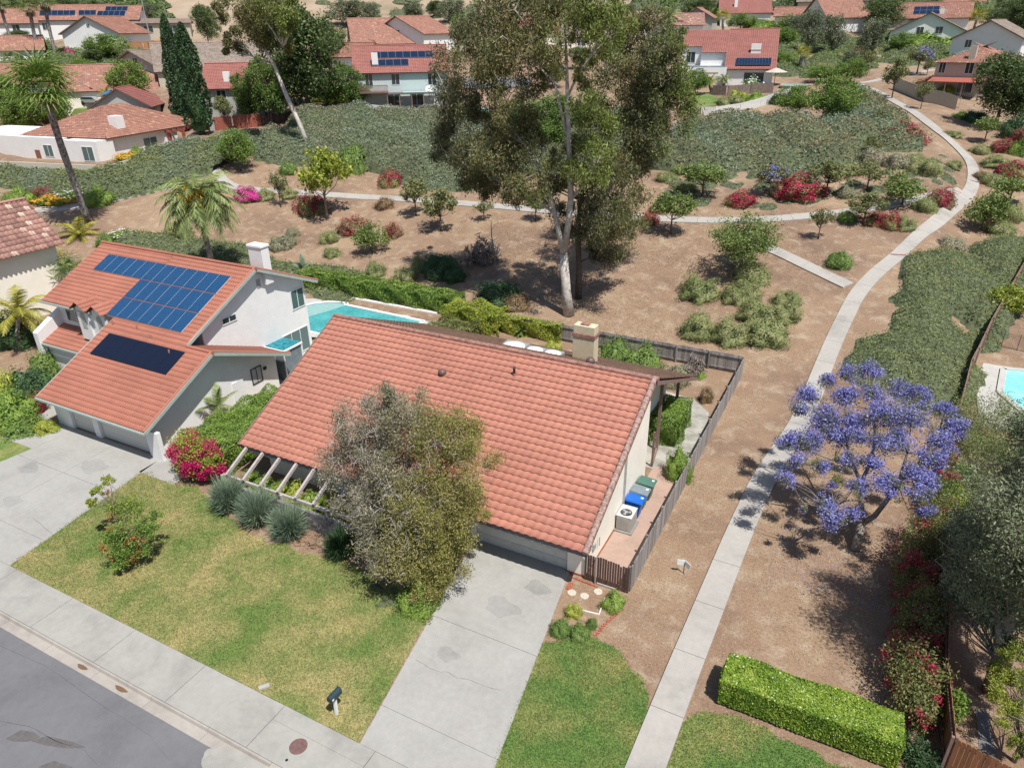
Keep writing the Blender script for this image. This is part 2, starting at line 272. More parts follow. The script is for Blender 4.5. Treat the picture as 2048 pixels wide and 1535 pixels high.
l_red = leaf('flower_crimson', [(.13, .006, .02), (.25, .012, .038), (.37, .03, .075), (.46, .08, .12)], .3, clump=1.)
l_mag = leaf('flower_magenta', [(.36, .01, .16), (.55, .03, .27), (.66, .10, .38)], .3, clump=1.)
l_jac = leaf('flower_jacaranda', [(.095, .10, .27), (.16, .165, .39), (.25, .25, .51), (.37, .37, .61)], .3, clump=1.)
l_org = leaf('flower_orange', [(.55, .20, .02), (.72, .38, .03), (.72, .50, .08)], .3)
l_agv = leaf('leaf_blue_green', [(.07, .115, .085), (.13, .185, .135), (.21, .27, .18), (.32, .38, .24)], clump=1.)
l_plm = leaf('leaf_palm', [(.06, .085, .03), (.12, .165, .05), (.22, .27, .10), (.36, .36, .15)], clump=.9)
l_plmy = leaf('leaf_palm_yellow', [(.13, .14, .03), (.27, .26, .04), (.42, .37, .08)], clump=.9)
l_covl = leaf('cover_light', [(.075, .10, .035), (.13, .165, .06), (.20, .235, .09), (.28, .29, .13)], clump=.28)
l_cov = leaf('cover_green', [(.06, .085, .032), (.11, .145, .05), (.175, .21, .08), (.23, .235, .10), (.28, .27, .14)], clump=.28)
l_gry2 = leaf('cover_blue_grey', [(.085, .115, .08), (.14, .18, .125), (.205, .245, .17), (.27, .30, .215)], clump=.2)
l_covb = leaf('cover_brown', [(.09, .10, .05), (.155, .155, .08), (.23, .205, .115), (.30, .24, .155)], clump=.2)
l_covg = leaf('cover_grey', [(.085, .105, .06), (.14, .165, .10), (.205, .225, .14), (.245, .21, .14), (.31, .27, .20)], clump=.22)

# ------------------------------------------------------------------ foliage builders
def leafquads(P, size, rng, aspect=.5, up=0.0, droop=0.0, Nrm=None):
    n = len(P); a = rng.normal(size=(n, 3)); a[:, 2] -= droop; a /= np.linalg.norm(a, axis=1)[:, None]
    c = rng.normal(size=(n, 3)); c[:, 2] += up
    if Nrm is not None: c = c * .55 + Nrm * 1.2
    a2 = a - c * (np.sum(a * c, 1) / np.sum(c * c, 1))[:, None] if (up or Nrm is not None) else a
    a2 /= np.linalg.norm(a2, axis=1)[:, None] + 1e-9
    b = np.cross(a2, c); b /= np.linalg.norm(b, axis=1)[:, None] + 1e-9
    s = size * rng.uniform(.6, 1.35, n)[:, None]; L = a2 * s * .5; Wd = b * s * .5 * aspect
    V = np.stack([P - L, P + Wd - L * .1, P + L, P - Wd - L * .1], 1).reshape(-1, 3)
    return V, np.arange(4 * n, dtype=np.int32).reshape(-1, 4)
def crown_pts(blobs, n, rng, nclump, spread=.22, shell=.62, flat=1.0):
    B = np.array([[*b[0], *(b[1] if hasattr(b[1], '__len__') else (b[1],) * 3)] for b in blobs], float)
    wt = np.prod(B[:, 3:], 1) ** .667; wt /= wt.sum(); bi = rng.choice(len(B), nclump, p=wt)
    d = rng.normal(size=(nclump, 3)); d /= np.linalg.norm(d, axis=1)[:, None]; r = rng.uniform(shell ** 2, 1, nclump) ** .5
    C = B[bi, :3] + d * r[:, None] * B[bi, 3:]; R = B[bi, 3:].mean(1) * spread * rng.uniform(.6, 1.4, nclump)
    ci = rng.integers(0, nclump, n); g = rng.normal(size=(n, 3)); g *= (rng.uniform(0.2, 1.0, n) / (np.linalg.norm(g, axis=1) + 1e-9))[:, None] * 1.5
    g[:, 2] *= flat
    return C[ci] + g * R[ci][:, None], C, B
def limbs(g, C, nodes, rng, r0, frac=.5, sag=.0, jit=.12):
    nodes = [Vector(p) for p in nodes]
    for c in C:
        if rng.random() > frac: continue
        c = Vector(c); lower = [p for p in nodes if p.z < c.z + .3] or nodes
        s = min(lower, key=lambda p: (p - c).length + max(0, p.z - c.z + .4) * .6); L = (c - s).length
        mid = s.lerp(c, .5) + Vector(rng.normal(size=3)) * L * jit + Vector((0, 0, -sag * L)); q = s.lerp(mid, .55); w = mid.lerp(c, .55)
        g.tube([s, q, mid, w, c], [r0, r0 * .75, r0 * .55, r0 * .35, r0 * .12], 5, False)
def hero_tree(name, label, cat, base, trunks, blobs, n, lsize, lmat, bmat, seed, nclump=120, aspect=.45, droop=.3, spread=.24, shell=.6, r0=.06, frac=.6, group=None, blossom=None, flat=1.0, sag=0.):
    rng = np.random.default_rng(seed); t = thing(name, label, cat, tuple(base), group=group); g = G(); nodes = []
    for pts, rad in trunks:
        g.tube(pts, rad, 9); nodes += [Vector(p) for p in pts[1:]]
    P, C, B = crown_pts(blobs, n, rng, nclump, spread, shell, flat); limbs(g, C, nodes, rng, r0, frac, sag)
    g.build('trunk', bmat, t, smooth=True)
    mats = lmat if isinstance(lmat, (list, tuple)) else [lmat]; V, Fq = leafquads(P, lsize, rng, aspect, 0, droop)
    if len(mats) > 1:                            # sprays of different leaf on different sides of the crown
        ctr = C.mean(0); key = (P[:, 0] - ctr[0]) / (np.ptp(C[:, 0]) + .01) + rng.normal(size=len(P)) * .12
        mi = np.clip(((key + .5) * len(mats)).astype(int), 0, len(mats) - 1)
    else: mi = None
    arrmesh('crown', V, Fq, mats, t, matidx=mi, off=base)
    if blossom:
        bm, bn, bs, bc = blossom; Pb, _, _ = crown_pts(blobs, bn, rng, bc, spread * .8, .8); V, Fq = leafquads(Pb, bs, rng, .9)
        arrmesh('blossom', V, Fq, bm, t, off=base)
    return t
def proto_tree(seed, lmat, bmat, n=900, kind='round', lsize=.1, blossom=None, lean=0.0):
    """crown about 1 wide, tree 1 high, foot at the origin"""
    rng = np.random.default_rng(seed); t = thing('tree', 'x', 'tree'); g = G()
    if kind == 'umbrella': blobs = [((0, 0, .74), (.44, .44, .17)), ((.22, .1, .66), (.27, .27, .15)), ((-.22, -.1, .64), (.25, .25, .14))]
    elif kind == 'open': blobs = [((.2, .1, .75), (.27, .27, .2)), ((-.2, .05, .68), (.28, .28, .2)), ((.02, -.2, .6), (.28, .25, .17)), ((0, .1, .85), (.2, .2, .14))]
    elif kind == 'tall': blobs = [((0, 0, .68), (.42, .42, .3)), ((.1, 0, .4), (.42, .42, .2)), ((-.1, .1, .84), (.3, .3, .16))]
    else: blobs = [((0, 0, .62), (.46, .46, .34)), ((.18, .1, .5), (.34, .34, .26)), ((-.2, -.08, .52), (.32, .32, .26))]
    fk = Vector((lean * .3, 0, .34)); top = Vector((lean, .02, .7)); g.tube([(0, 0, -.02), fk * .5, fk, fk.lerp(top, .5), top], [.026, .02, .017, .013, .005], 6)
    P, C, B = crown_pts(blobs, n, rng, 60 if n < 5000 else 170, .34 if n < 5000 else .22, .4); P[:, 0] += lean * .6; C[:, 0] += lean * .6
    limbs(g, C, [fk, fk.lerp(top, .4)], rng, .009, .45); g.build('trunk', bmat, t, local=True, smooth=True)
    V, Fq = leafquads(P, lsize, rng, .6, 0, .2); arrmesh('crown', V, Fq, lmat, t)
    if blossom:
        Pb, _, _ = crown_pts(blobs, blossom[1], rng, 16, .25, .8); V, Fq = leafquads(Pb, lsize * .9, rng, .9); arrmesh('blossom', V, Fq, blossom[0], t)
    return t
def dome(rng, n, lump=.16, zc=.32):
    d = rng.normal(size=(n, 3)); d /= np.linalg.norm(d, axis=1)[:, None]; d[:, 2] = np.abs(d[:, 2]) * np.where(rng.random(n) < .12, -.5, 1)
    ph = rng.uniform(0, 6.3, 6); r = 1 + lump * (np.sin(d[:, 0] * 5 + ph[0]) * np.sin(d[:, 1] * 5 + ph[1]) + .6 * np.sin(d[:, 2] * 7 + ph[2] + d[:, 0] * 6))
    return d, r
def proto_shrub(seed, lmat, n=800, lsize=.085, lump=.2, flower=None, up=.8, spiky=False, core=True):
    """a mound 1 wide and 1 high over the origin"""
    rng = np.random.default_rng(seed); t = thing('shrub', 'x', 'shrub')
    gx, gz = 20, 8; th = np.linspace(0, 2 * np.pi, gx, endpoint=False); el = np.linspace(-.15, 1.0, gz) * np.pi / 2; TH, EL = np.meshgrid(th, el)
    D = np.stack([np.cos(TH) * np.cos(EL), np.sin(TH) * np.cos(EL), np.sin(EL)], -1).reshape(-1, 3)
    def rad(d, ph): return 1 + lump * (np.sin(d[:, 0] * 5 + ph[0]) * np.sin(d[:, 1] * 5 + ph[1]) + .6 * np.sin(d[:, 2] * 7 + ph[2] + d[:, 0] * 6))
    ph = rng.uniform(0, 6.3, 3); V0 = D * (rad(D, ph) * .41)[:, None] * np.array([1, 1, 1.9]); F0 = [(j * gx + i, j * gx + (i + 1) % gx, (j + 1) * gx + (i + 1) % gx, (j + 1) * gx + i) for j in range(gz - 1) for i in range(gx)]
    d = rng.normal(size=(n, 3)); d /= np.linalg.norm(d, axis=1)[:, None]; d[:, 2] = np.abs(d[:, 2]) * np.where(rng.random(n) < .15, -.3, 1)
    P = d * (rad(d, ph) * rng.uniform(.40, .53, n))[:, None] * np.array([1, 1, 1.9])
    V, Fq = leafquads(P, lsize, rng, .55, 0, 0, d)
    if spiky: V, Fq = leafquads(P, lsize, rng, .16, 0, -1.6)
    if core: arrmesh('foliage', np.vstack([V0, V]), np.vstack([np.array(F0), Fq + len(V0)]), lmat, t)
    else: arrmesh('foliage', V, Fq, lmat, t)
    if flower:
        k = flower[1]; c = rng.normal(size=(flower[2], 3)); c[:, 2] = np.abs(c[:, 2]); c /= np.linalg.norm(c, axis=1)[:, None]; e = c[rng.integers(0, len(c), k)] + rng.normal(size=(k, 3)) * flower[3]
        e /= np.linalg.norm(e, axis=1)[:, None]; e[:, 2] = np.abs(e[:, 2]); P = e * (rad(e, ph) * rng.uniform(.5, .56, k))[:, None] * np.array([1, 1, 1.9])
        V, Fq = leafquads(P, lsize * 1.0, rng, .9, 0, 0, e); arrmesh('blossom', V, Fq, flower[0], t)
    return t
_used = set()
def place(proto, name, label, cat, loc, w, h, group=None, rz=None, wy=None):
    """the first use moves the prototype itself, every later one copies it with its parts"""
    o = proto if proto.name not in _used else copy_tree(proto)
    if o is proto: _used.add(proto.name)
    o.name = name; _used.add(o.name)
    o.location = tuple(loc); o.scale = (w, wy or w, h); o.rotation_euler = (0, 0, random.uniform(0, 6.28) if rz is None else rz)
    if 'group' in o: del o['group']
    return setp(o, label, cat, group)
def box_foliage(rng, x0, x1, y0, y1, z1, n, size, lmat, parent, lumps=.12, z0=0., name='foliage'):
    """clipped hedge: a leafy skin over a solid block"""
    A = [(x1 - x0) * (y1 - y0), (x1 - x0) * (z1 - z0), (x1 - x0) * (z1 - z0), (y1 - y0) * (z1 - z0), (y1 - y0) * (z1 - z0)]; A = np.array(A) / sum(A)
    f = rng.choice(5, n, p=A); u, v = rng.random(n), rng.random(n); P = np.zeros((n, 3)); Nn = np.zeros((n, 3))
    for k, (fx, nn) in enumerate([(lambda a, b: (x0 + a * (x1 - x0), y0 + b * (y1 - y0), z1 + 0 * a), (0, 0, 1)), (lambda a, b: (x0 + a * (x1 - x0), y0 + 0 * a, z0 + b * (z1 - z0)), (0, -1, 0)),
                                  (lambda a, b: (x0 + a * (x1 - x0), y1 + 0 * a, z0 + b * (z1 - z0)), (0, 1, 0)), (lambda a, b: (x0 + 0 * a, y0 + a * (y1 - y0), z0 + b * (z1 - z0)), (-1, 0, 0)),
                                  (lambda a, b: (x1 + 0 * a, y0 + a * (y1 - y0), z0 + b * (z1 - z0)), (1, 0, 0))]):
        s = f == k; P[s] = np.stack(fx(u[s], v[s]), 1); Nn[s] = nn
    P += Nn * (lumps * (np.sin(P[:, 0] * 2.1 + P[:, 2] * 3) * np.sin(P[:, 1] * 2.7) + rng.uniform(-.5, .5, n) * .6))[:, None]
    V, Fq = leafquads(P, size, rng, .6, 0, 0, Nn); i = lumps * 1.2
    bx = np.array([(x0 + i, y0 + i, z0), (x1 - i, y0 + i, z0), (x1 - i, y1 - i, z0), (x0 + i, y1 - i, z0), (x0 + i, y0 + i, z1 - i), (x1 - i, y0 + i, z1 - i), (x1 - i, y1 - i, z1 - i), (x0 + i, y1 - i, z1 - i)])
    bf = np.array([(0, 3, 2, 1), (4, 5, 6, 7), (0, 1, 5, 4), (1, 2, 6, 5), (2, 3, 7, 6), (3, 0, 4, 7)])
    return arrmesh(name, np.vstack([bx, V]), np.vstack([bf, Fq + 8]), lmat, parent, off=parent.location if parent else None)
def inpoly(x, y, poly):
    r = np.zeros(len(x), bool); j = len(poly) - 1
    for i in range(len(poly)):
        xi, yi = poly[i]; xj, yj = poly[j]; c = ((yi > y) != (yj > y)) & (x < (xj - xi) * (y - yi) / (yj - yi + 1e-12) + xi); r ^= c; j = i
    return r
def cover(name, label, cat, polypx, seed, lmat, hgt=.9, rad=(1.2, 3.2), leafsz=.26, dens=11, gap=.15, kind='stuff', world=False, fill=1., sparse=1.):
    """low ground cover growing over a bank: mounds of leaf over the slope, too many plants to count"""
    rng = np.random.default_rng(seed); poly = polypx if world else [tuple(at(*q)[:2]) for q in polypx]; A = np.array(poly); lo, hi = A.min(0), A.max(0)
    area = abs(sum(poly[i][0] * poly[(i + 1) % len(poly)][1] - poly[(i + 1) % len(poly)][0] * poly[i][1] for i in range(len(poly)))) / 2
    nc = max(6, int(area * sparse / (np.mean(rad) ** 2 * .8))); cs = []
    while len(cs) < nc:
        c = rng.uniform(lo, hi, (nc, 2)); cs += list(c[inpoly(c[:, 0], c[:, 1], poly)])
    C = np.array(cs[:nc]); R = rng.uniform(*rad, nc); Hh = hgt * rng.uniform(.45, 1.1, nc) * (R / max(rad)) ** .5
    def hf(x, y):
        o = np.zeros(len(x))
        for c, r, h in zip(C, R, Hh): q = 1 - ((x - c[0]) ** 2 + (y - c[1]) ** 2) / (r * r); o = np.maximum(o, h * np.sqrt(np.maximum(q, 0)))
        k = sum(inpoly(x + a, y + b, poly) for a in (-.9, .9) for b in (-.9, .9)) / 4.; return np.maximum(o, hgt * .22 * fill) * (1 if world else k ** .6)
    gs = .45; xs = np.arange(lo[0] - 1, hi[0] + 1, gs); ys = np.arange(lo[1] - 1, hi[1] + 1, gs); X, Y = np.meshgrid(xs, ys); h = hf(X.ravel(), Y.ravel()); Z = T(X.ravel(), Y.ravel()) + h * .9 - .08
    V0 = np.stack([X.ravel(), Y.ravel(), Z], 1); nx = len(xs); I = (np.arange(len(ys) - 1)[:, None] * nx + np.arange(nx - 1)[None]).ravel(); F0 = np.stack([I, I + 1, I + nx + 1, I + nx], 1)
    F0 = F0[(h[F0].max(1) > .05)]; use = np.unique(F0); rm = np.full(len(V0), -1); rm[use] = np.arange(len(use)); V0 = V0[use]; F0 = rm[F0]
    n = int(area * dens); P = rng.uniform(lo - .8, hi + .8, (int(n * np.prod(hi - lo + 1.6) / area), 2)); hh = hf(P[:, 0], P[:, 1]); k = hh > .03; P = P[k]; hh = hh[k]
    
    P3 = np.stack([P[:, 0], P[:, 1], T(P[:, 0], P[:, 1]) + hh + rng.uniform(-.12, .16, len(P))], 1); V, Fq = leafquads(P3, leafsz, rng, .45, 1.1)
    o = arrmesh(name, np.vstack([V0, V]), np.vstack([F0, Fq + len(V0)]), [m_cov] + (lmat if isinstance(lmat, list) else [lmat]), matidx=np.concatenate([np.zeros(len(F0), int), 1 + (((np.sin(P[:, 0] * .21 + seed) * np.sin(P[:, 1] * .26 + 2) + .5 * np.sin(P[:, 0] * .6 + P[:, 1] * .5) + rng.normal(size=len(P)) * .25) > .12).astype(int) if isinstance(lmat, list) else np.zeros(len(P), int))])); return setp(o, label, cat, None, kind)
def palm(name, label, base, top, nf, flen, seed, lmat, r=.16, droopf=1.0, dead=0, kindf='feather', group=None, width=.16, lift=.9, ind=None):
    """base, top: world points of the trunk; feather or fan fronds"""
    rng = np.random.default_rng(seed); t = thing(name, label, 'palm tree', tuple(base), group=group); b, tp = Vector(base), Vector(top); g = G(); k = 9
    g.tube([b.lerp(tp, i / k) + Vector((0.1 * math.sin(i * .9), 0, 0)) * (0 if i in (0, k) else 1) for i in range(k + 1)], [r * (1.25 if i == 0 else (1 + .1 * (i % 2))) * (1 if i < k else 1.35) for i in range(k + 1)], 10)
    g.build('trunk', m_palmb, t, smooth=True); V = []; Fq = []; V2 = []
    def quad(L, p, q, w, d):
        L += [p - d * w, p + d * w, q + d * w * .15, q - d * w * .15]
    for i in range(nf + dead):
        isd = i >= nf; az = rng.uniform(0, 6.283) if isd else i * 2.399 + rng.uniform(-.2, .2); el = rng.uniform(-1.3, -.9) if isd else math.radians(80 - 105 * (i / nf) ** .9) * lift
        L = flen * rng.uniform(.8, 1.1) * (.55 if isd else 1); out = Vector((math.cos(az), math.sin(az), 0)); p = tp.copy(); d = (out * math.cos(el) + Vector((0, 0, 1)) * math.sin(el)).normalized(); seg = 9; tgt = V2 if isd else V
        side = d.cross(Vector((0, 0, 1))).normalized()
        if kindf == 'feather':
            for s in range(seg):
                q = p + d * (L / seg); d2 = (d + Vector((0, 0, -1)) * (.085 + .03 * s) * droopf).normalized(); quad(tgt, p, q, .03, side); wl = flen * .26 * math.sin(math.pi * min(1, (s + 1.2) / (seg + .6))) ** .7
                for sg in (-1, 1):
                    for j in range(4):
                        o = p.lerp(q, j / 4 + rng.uniform(0, .2)); ld = (side * sg * .85 + d * .75 + Vector((0, 0, -.35 * droopf - rng.uniform(0, .3)))).normalized(); e = o + ld * wl
                        quad(tgt, o, e, .014 + .011 * flen, d)
                p, d = q, d2
        else:
            st = p + d * L * .45; quad(tgt, p, st, .03, side); nrm = side.cross(d).normalized()
            for j in range(15):
                a = (j / 14 - .5) * 4.3; ld = (d * math.cos(a) + side * math.sin(a)).normalized(); m1 = st + ld * L * .33; e = m1 + (ld + Vector((0, 0, -.55 * droopf))).normalized() * L * .27; w = ld.cross(nrm)
                quad(tgt, st, m1, .02 * flen, w); quad(tgt, m1, e, .016 * flen, w)
    for nm, L, mm in (('crown', V, lmat), ('dead_frond', V2, l_brn)):
        if L: A = np.array([tuple(p) for p in L]); arrmesh(nm, A, np.arange(len(A)).reshape(-1, 4), mm, t, off=tuple(base))
    return t

# ------------------------------------------------------------------ building builders
def tile_plane(name, O, u, v, Wd, L, mt, parent, tw=.31, course=.385, amp=.028, lip=.035, sub=6, left=None, right=None, off=None):
    """a roof slope of curved tiles laid in courses: O eave corner, u along the eave, v up the slope"""
    O, u, v = np.array(O, float), np.array(u, float), np.array(v, float); u /= np.linalg.norm(u); v /= np.linalg.norm(v); n = np.cross(u, v); n *= np.sign(n[2])
    nu = max(2, int(Wd / tw * sub)) + 1; U = np.linspace(0, Wd, nu); rows = int(math.ceil(L / course)); V = []; UV = []; Fq = []; base = 0
    ph = (U / tw) % 1.0; wave = amp * (np.sin(ph * 2 * np.pi) * .5 + .5) ** .8 * 2 - amp
    RI = []
    for r in range(rows):
        v0 = r * course - .03; v1 = min(L, (r + 1) * course + .01); lo = left(max(v0, 0)) if left else 0; hi = right(max(v0, 0)) if right else Wd; lo1 = left(v1) if left else 0; hi1 = right(v1) if right else Wd
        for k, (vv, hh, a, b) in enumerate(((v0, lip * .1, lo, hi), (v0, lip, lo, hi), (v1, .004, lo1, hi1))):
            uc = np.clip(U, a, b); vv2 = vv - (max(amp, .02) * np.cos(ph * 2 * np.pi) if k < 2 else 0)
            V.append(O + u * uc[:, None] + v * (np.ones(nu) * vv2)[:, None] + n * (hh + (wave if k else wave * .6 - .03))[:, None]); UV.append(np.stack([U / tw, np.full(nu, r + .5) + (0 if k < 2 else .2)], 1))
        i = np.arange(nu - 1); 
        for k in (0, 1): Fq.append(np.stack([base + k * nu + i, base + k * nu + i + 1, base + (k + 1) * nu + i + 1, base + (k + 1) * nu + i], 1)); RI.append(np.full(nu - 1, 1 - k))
        base += 3 * nu
    V = np.vstack(V); Fq = np.vstack(Fq); d = np.linalg.norm(V[Fq[:, 0]] - V[Fq[:, 1]], axis=1) + np.linalg.norm(V[Fq[:, 3]] - V[Fq[:, 2]], axis=1); ri = np.concatenate(RI)[d > 1e-4]; Fq = Fq[d > 1e-4]
    return arrmesh(name, V, Fq, [mt, m_edge_shade], parent, uv=np.vstack(UV), off=off, matidx=ri)
def win(parent, c, wd, ht, nrm, fr=m_trim, gl=m_glass, mull=1, off=True, name='window', fw=.06, dep=.05):
    """window: frame with its pane, c centre on the wall, nrm outward horizontal normal"""
    c = Vector(c); n = Vector(nrm).normalized(); s = Vector((-n.y, n.x, 0)); z = Vector((0, 0, 1)); g = G(); a = c + n * dep / 2
    for sg in (-1, 1):
        g.beam(a + s * sg * (wd / 2 - fw / 2) - z * ht / 2, a + s * sg * (wd / 2 - fw / 2) + z * ht / 2, fw, dep, n); g.beam(a - s * (wd / 2 - fw) + z * sg * (ht / 2 - fw / 2), a + s * (wd / 2 - fw) + z * sg * (ht / 2 - fw / 2), dep, fw)
    for k in range(mull):
        q = a + s * (wd * ((k + 1) / (mull + 1) - .5)); g.beam(q - z * (ht / 2 - fw), q + z * (ht / 2 - fw), fw * .8, dep * .9, n)
    o = g.build(name, fr, parent, local=not off); h = G(); hw = wd / 2 - fw * .5; hh = ht / 2 - fw * .5; b = c + n * .012
    h.ext([b - s * hw - z * hh, b + s * hw - z * hh, b + s * hw + z * hh, b - s * hw + z * hh], n * .012)
    p = h.build('pane', gl, parent, local=not off); p.parent = o; return o
def slope_panels(parent, O, u, v, nrm, cols, rows, pw, ph, mt, gap=.02, h=.09, name='solar_panel', frame=m_trim, start=0):
    O, u, v, n = Vector(O), Vector(u), Vector(v), Vector(nrm)
    for r in range(rows):
        for c in range(cols):
            p = O + u * (c * pw) + v * (r * ph) + n * h; q = [p, p + u * (pw - gap), p + u * (pw - gap) + v * (ph - gap), p + v * (ph - gap)]
            me = bpy.data.meshes.new(name); off = Vector(parent.location); n2 = n * -.035
            vs = [x - off for x in q] + [x + n2 - off for x in q]; me.from_pydata([tuple(x) for x in vs], [], [(0, 1, 2, 3), (7, 6, 5, 4), (0, 4, 5, 1), (1, 5, 6, 2), (2, 6, 7, 3), (3, 7, 4, 0)])
            me.materials.append(mt); me.materials.append(frame); l = me.uv_layers.new(name='UVMap')
            for i, w in enumerate([(0, 0), (1, 0), (1, 1), (0, 1)]): l.data[i].uv = w
            for f in me.polygons: f.material_index = 0 if f.index == 0 else 1
            o = bpy.data.objects.new(name, me); COL.objects.link(o); o.parent = parent
def structure(o): return setp(o, kind='structure')

# ------------------------------------------------------------------ the setting
def build_ground():
    rr = [0]; r = 2.0
    while r < 1500: rr.append(r); r *= 1.035 if r > 25 else 1.08
    rr = np.array(rr[1:]); na = 720; an = np.concatenate([np.linspace(-1.35, .55, 640), np.linspace(.6, 2 * np.pi - 1.4, 60)]); na = len(an)
    X = rr[:, None] * np.sin(an)[None]; Y = rr[:, None] * np.cos(an)[None]; Z = T(X, Y) - .45 * (1 - sst(11.2, 12.1, Y))
    rng = np.random.default_rng(3); far = sst(60, 140, np.hypot(X, Y)); Z = Z + far * (.5 * np.sin(X * .11 + 1) * np.sin(Y * .13) + .3 * np.sin(X * .27 + Y * .21)) * sst(12, 22, Z)
    V = np.stack([X, Y, Z], -1).reshape(-1, 3); i, j = np.meshgrid(np.arange(len(rr) - 1), np.arange(na), indexing='ij'); j2 = (j + 1) % na
    Fq = np.stack([i * na + j, (i + 1) * na + j, (i + 1) * na + j2, i * na + j2], -1).reshape(-1, 4)[:, ::-1]
    structure(arrmesh('ground', V, Fq, m_dirt, smooth=True))
    g = G(); ctr = [(0, 0, -.42)] + [(2 * math.sin(a), 2 * math.cos(a), -.42) for a in np.linspace(0, 2 * np.pi, 40, endpoint=False)]
build_ground()
def sheet(name, poly, z, m, **k): g = G(); g.prism(poly, -.05, z); return structure(g.build(name, m, **k))
def slabset(name, quads, z, m, z0=-.2):
    g = G()
    for q in quads:
        c = np.mean(q, 0); g.prism([tuple(np.array(p) + (c - np.array(p)) / (np.linalg.norm(c - np.array(p)) + 1e-9) * .014) for p in q], z0, z)
    return structure(g.build(name, m))
def wob(poly, rng, step=.6, amp=.18):
    out = []
    for i in range(len(poly)):
        a, b = np.array(poly[i]), np.array(poly[(i + 1) % len(poly)]); n = max(1, int(np.linalg.norm(b - a) / step)); nn = np.array([-(b - a)[1], (b - a)[0]]) / (np.linalg.norm(b - a) + 1e-9)
        straight = abs(a[1] - b[1]) < .3 and a[1] < 13 or (abs(a[0] - b[0]) < 2.3 and abs(a[1] - b[1]) > 5)
        for k in range(n): out.append(tuple(a + (b - a) * k / n + nn * (0 if straight or k == 0 else rng.normal() * amp)))
    return out
RNG = np.random.default_rng(11); random.seed(5)
sheet('front_lawn', wob([(-33.72, 12.42), (-12.9, 12.42), (-14.72, 22.3), (-15.6, 20.2), (-17.2, 19.4), (-19.4, 19.9), (-22.5, 19.35), (-25.7, 19.4), (-28.6, 20.2), (-31.0, 21.1), (-32.2, 20.6), (-35.2, 20.58), (-33.98, 13.6)], RNG), .02, m_lawn)
sheet('middle_lawn', wob([(-7.95, 12.42), (-4.2, 12.42), (-4.16, 18.2), (-4.6, 19.3), (-6.0, 20.45), (-7.3, 20.75), (-8.2, 20.1), (-9.0, 19.5)], RNG, .35, .1), .02, m_lawn2)
sheet('side_lawn', wob([(-2.92, 12.42), (5.0, 12.42), (5.0, 18.9), (2.7, 19.15), (.3, 19.25), (-1.2, 19.6), (-2.3, 19.2), (-2.86, 18.4)], RNG, .4, .12), .02, m_lawn2)
sheet('far_lawn', [(-62, 12.42), (-44.3, 12.42), (-43.35, 19.6), (-45.4, 20.4), (-52, 20.6), (-62, 20)], .02, m_lawn2)
def blades(name, label, poly, n, m, h=.05, out=.14, seed=1):
    rng = np.random.default_rng(seed); A = np.array(poly); P = rng.uniform(A.min(0) - .2, A.max(0) + .2, (n, 2)); P = P[inpoly(P[:, 0], P[:, 1], poly)] ; P = P + rng.normal(size=P.shape) * out * .5; k = (P[:, 1] > 12.42); P = P[k]; n = len(P)
    a = rng.uniform(0, 6.283, n); w = np.stack([np.cos(a), np.sin(a)], 1) * rng.uniform(.008, .02, n)[:, None]; hh = h * rng.uniform(.4, 1.4, n); t = P + rng.normal(size=(n, 2)) * .025
    V = np.stack([np.c_[P - w, np.full(n, .015)], np.c_[P + w, np.full(n, .015)], np.c_[t + w * .3, .02 + hh], np.c_[t - w * .3, .02 + hh]], 1).reshape(-1, 3)
    setp(arrmesh(name, V, np.arange(4 * n).reshape(-1, 4), m), label, 'grass', None, 'stuff')
_L = {o.name: [(v.co.x, v.co.y) for v in o.data.vertices][:len(o.data.vertices) // 2] for o in bpy.data.objects if o.name.endswith('_lawn')}
blades('grass', 'mottled green and straw grass of the front lawn with the mailbox', _L['front_lawn'], 150000, m_lawn, seed=1); blades('grass', 'greener grass between the driveway and the footpath', _L['middle_lawn'], 45000, m_lawn2, seed=2); blades('grass', 'green grass in front of the clipped hedge', _L['side_lawn'], 55000, m_lawn2, seed=3)
def litter(name, label, lo, hi, n, size, m, seed):
    rng = np.random.default_rng(seed); P = rng.uniform(lo, hi, (n, 2)); q = np.sin(P[:, 0] * 1.1 + seed) * np.sin(P[:, 1] * .8) + np.sin(P[:, 0] * .35 + P[:, 1] * .5); k = (q > rng.uniform(-1.6, 1.6, n)) & ~((P[:, 0] < -4.4) & (P[:, 1] < 20)) & ~((P[:, 0] < -6.7) & (P[:, 1] < 49)) & (np.abs(P[:, 0] + 3.4) > .9); P = P[k]
    P3 = np.c_[P, T(P[:, 0], P[:, 1]) + .02]; V, Fq = leafquads(P3, size, rng, .6, 4.0); setp(arrmesh(name, V, Fq, m), label, 'leaf litter', None, 'stuff')
l_lit = leaf('litter', [(.10, .06, .04), (.20, .13, .08), (.34, .25, .16), (.50, .41, .29)], .05, .9, clump=.4)
litter('leaf_litter', 'dry fallen leaves scattered over the dirt beside the main footpath', (-6.6, 19.5), (5, 50), 42000, .055, l_lit, 1); litter('leaf_litter', 'dry fallen leaves under the eucalyptus on the open slope', (-42, 50), (-3, 70), 46000, .10, l_lit, 2)
litter('fallen_petals', 'fallen violet petals under the jacaranda', (-1.5, 27.5), (4.5, 36), 2600, .05, leaf('petal', [(.20, .18, .34), (.32, .30, .48)], .1), 3)
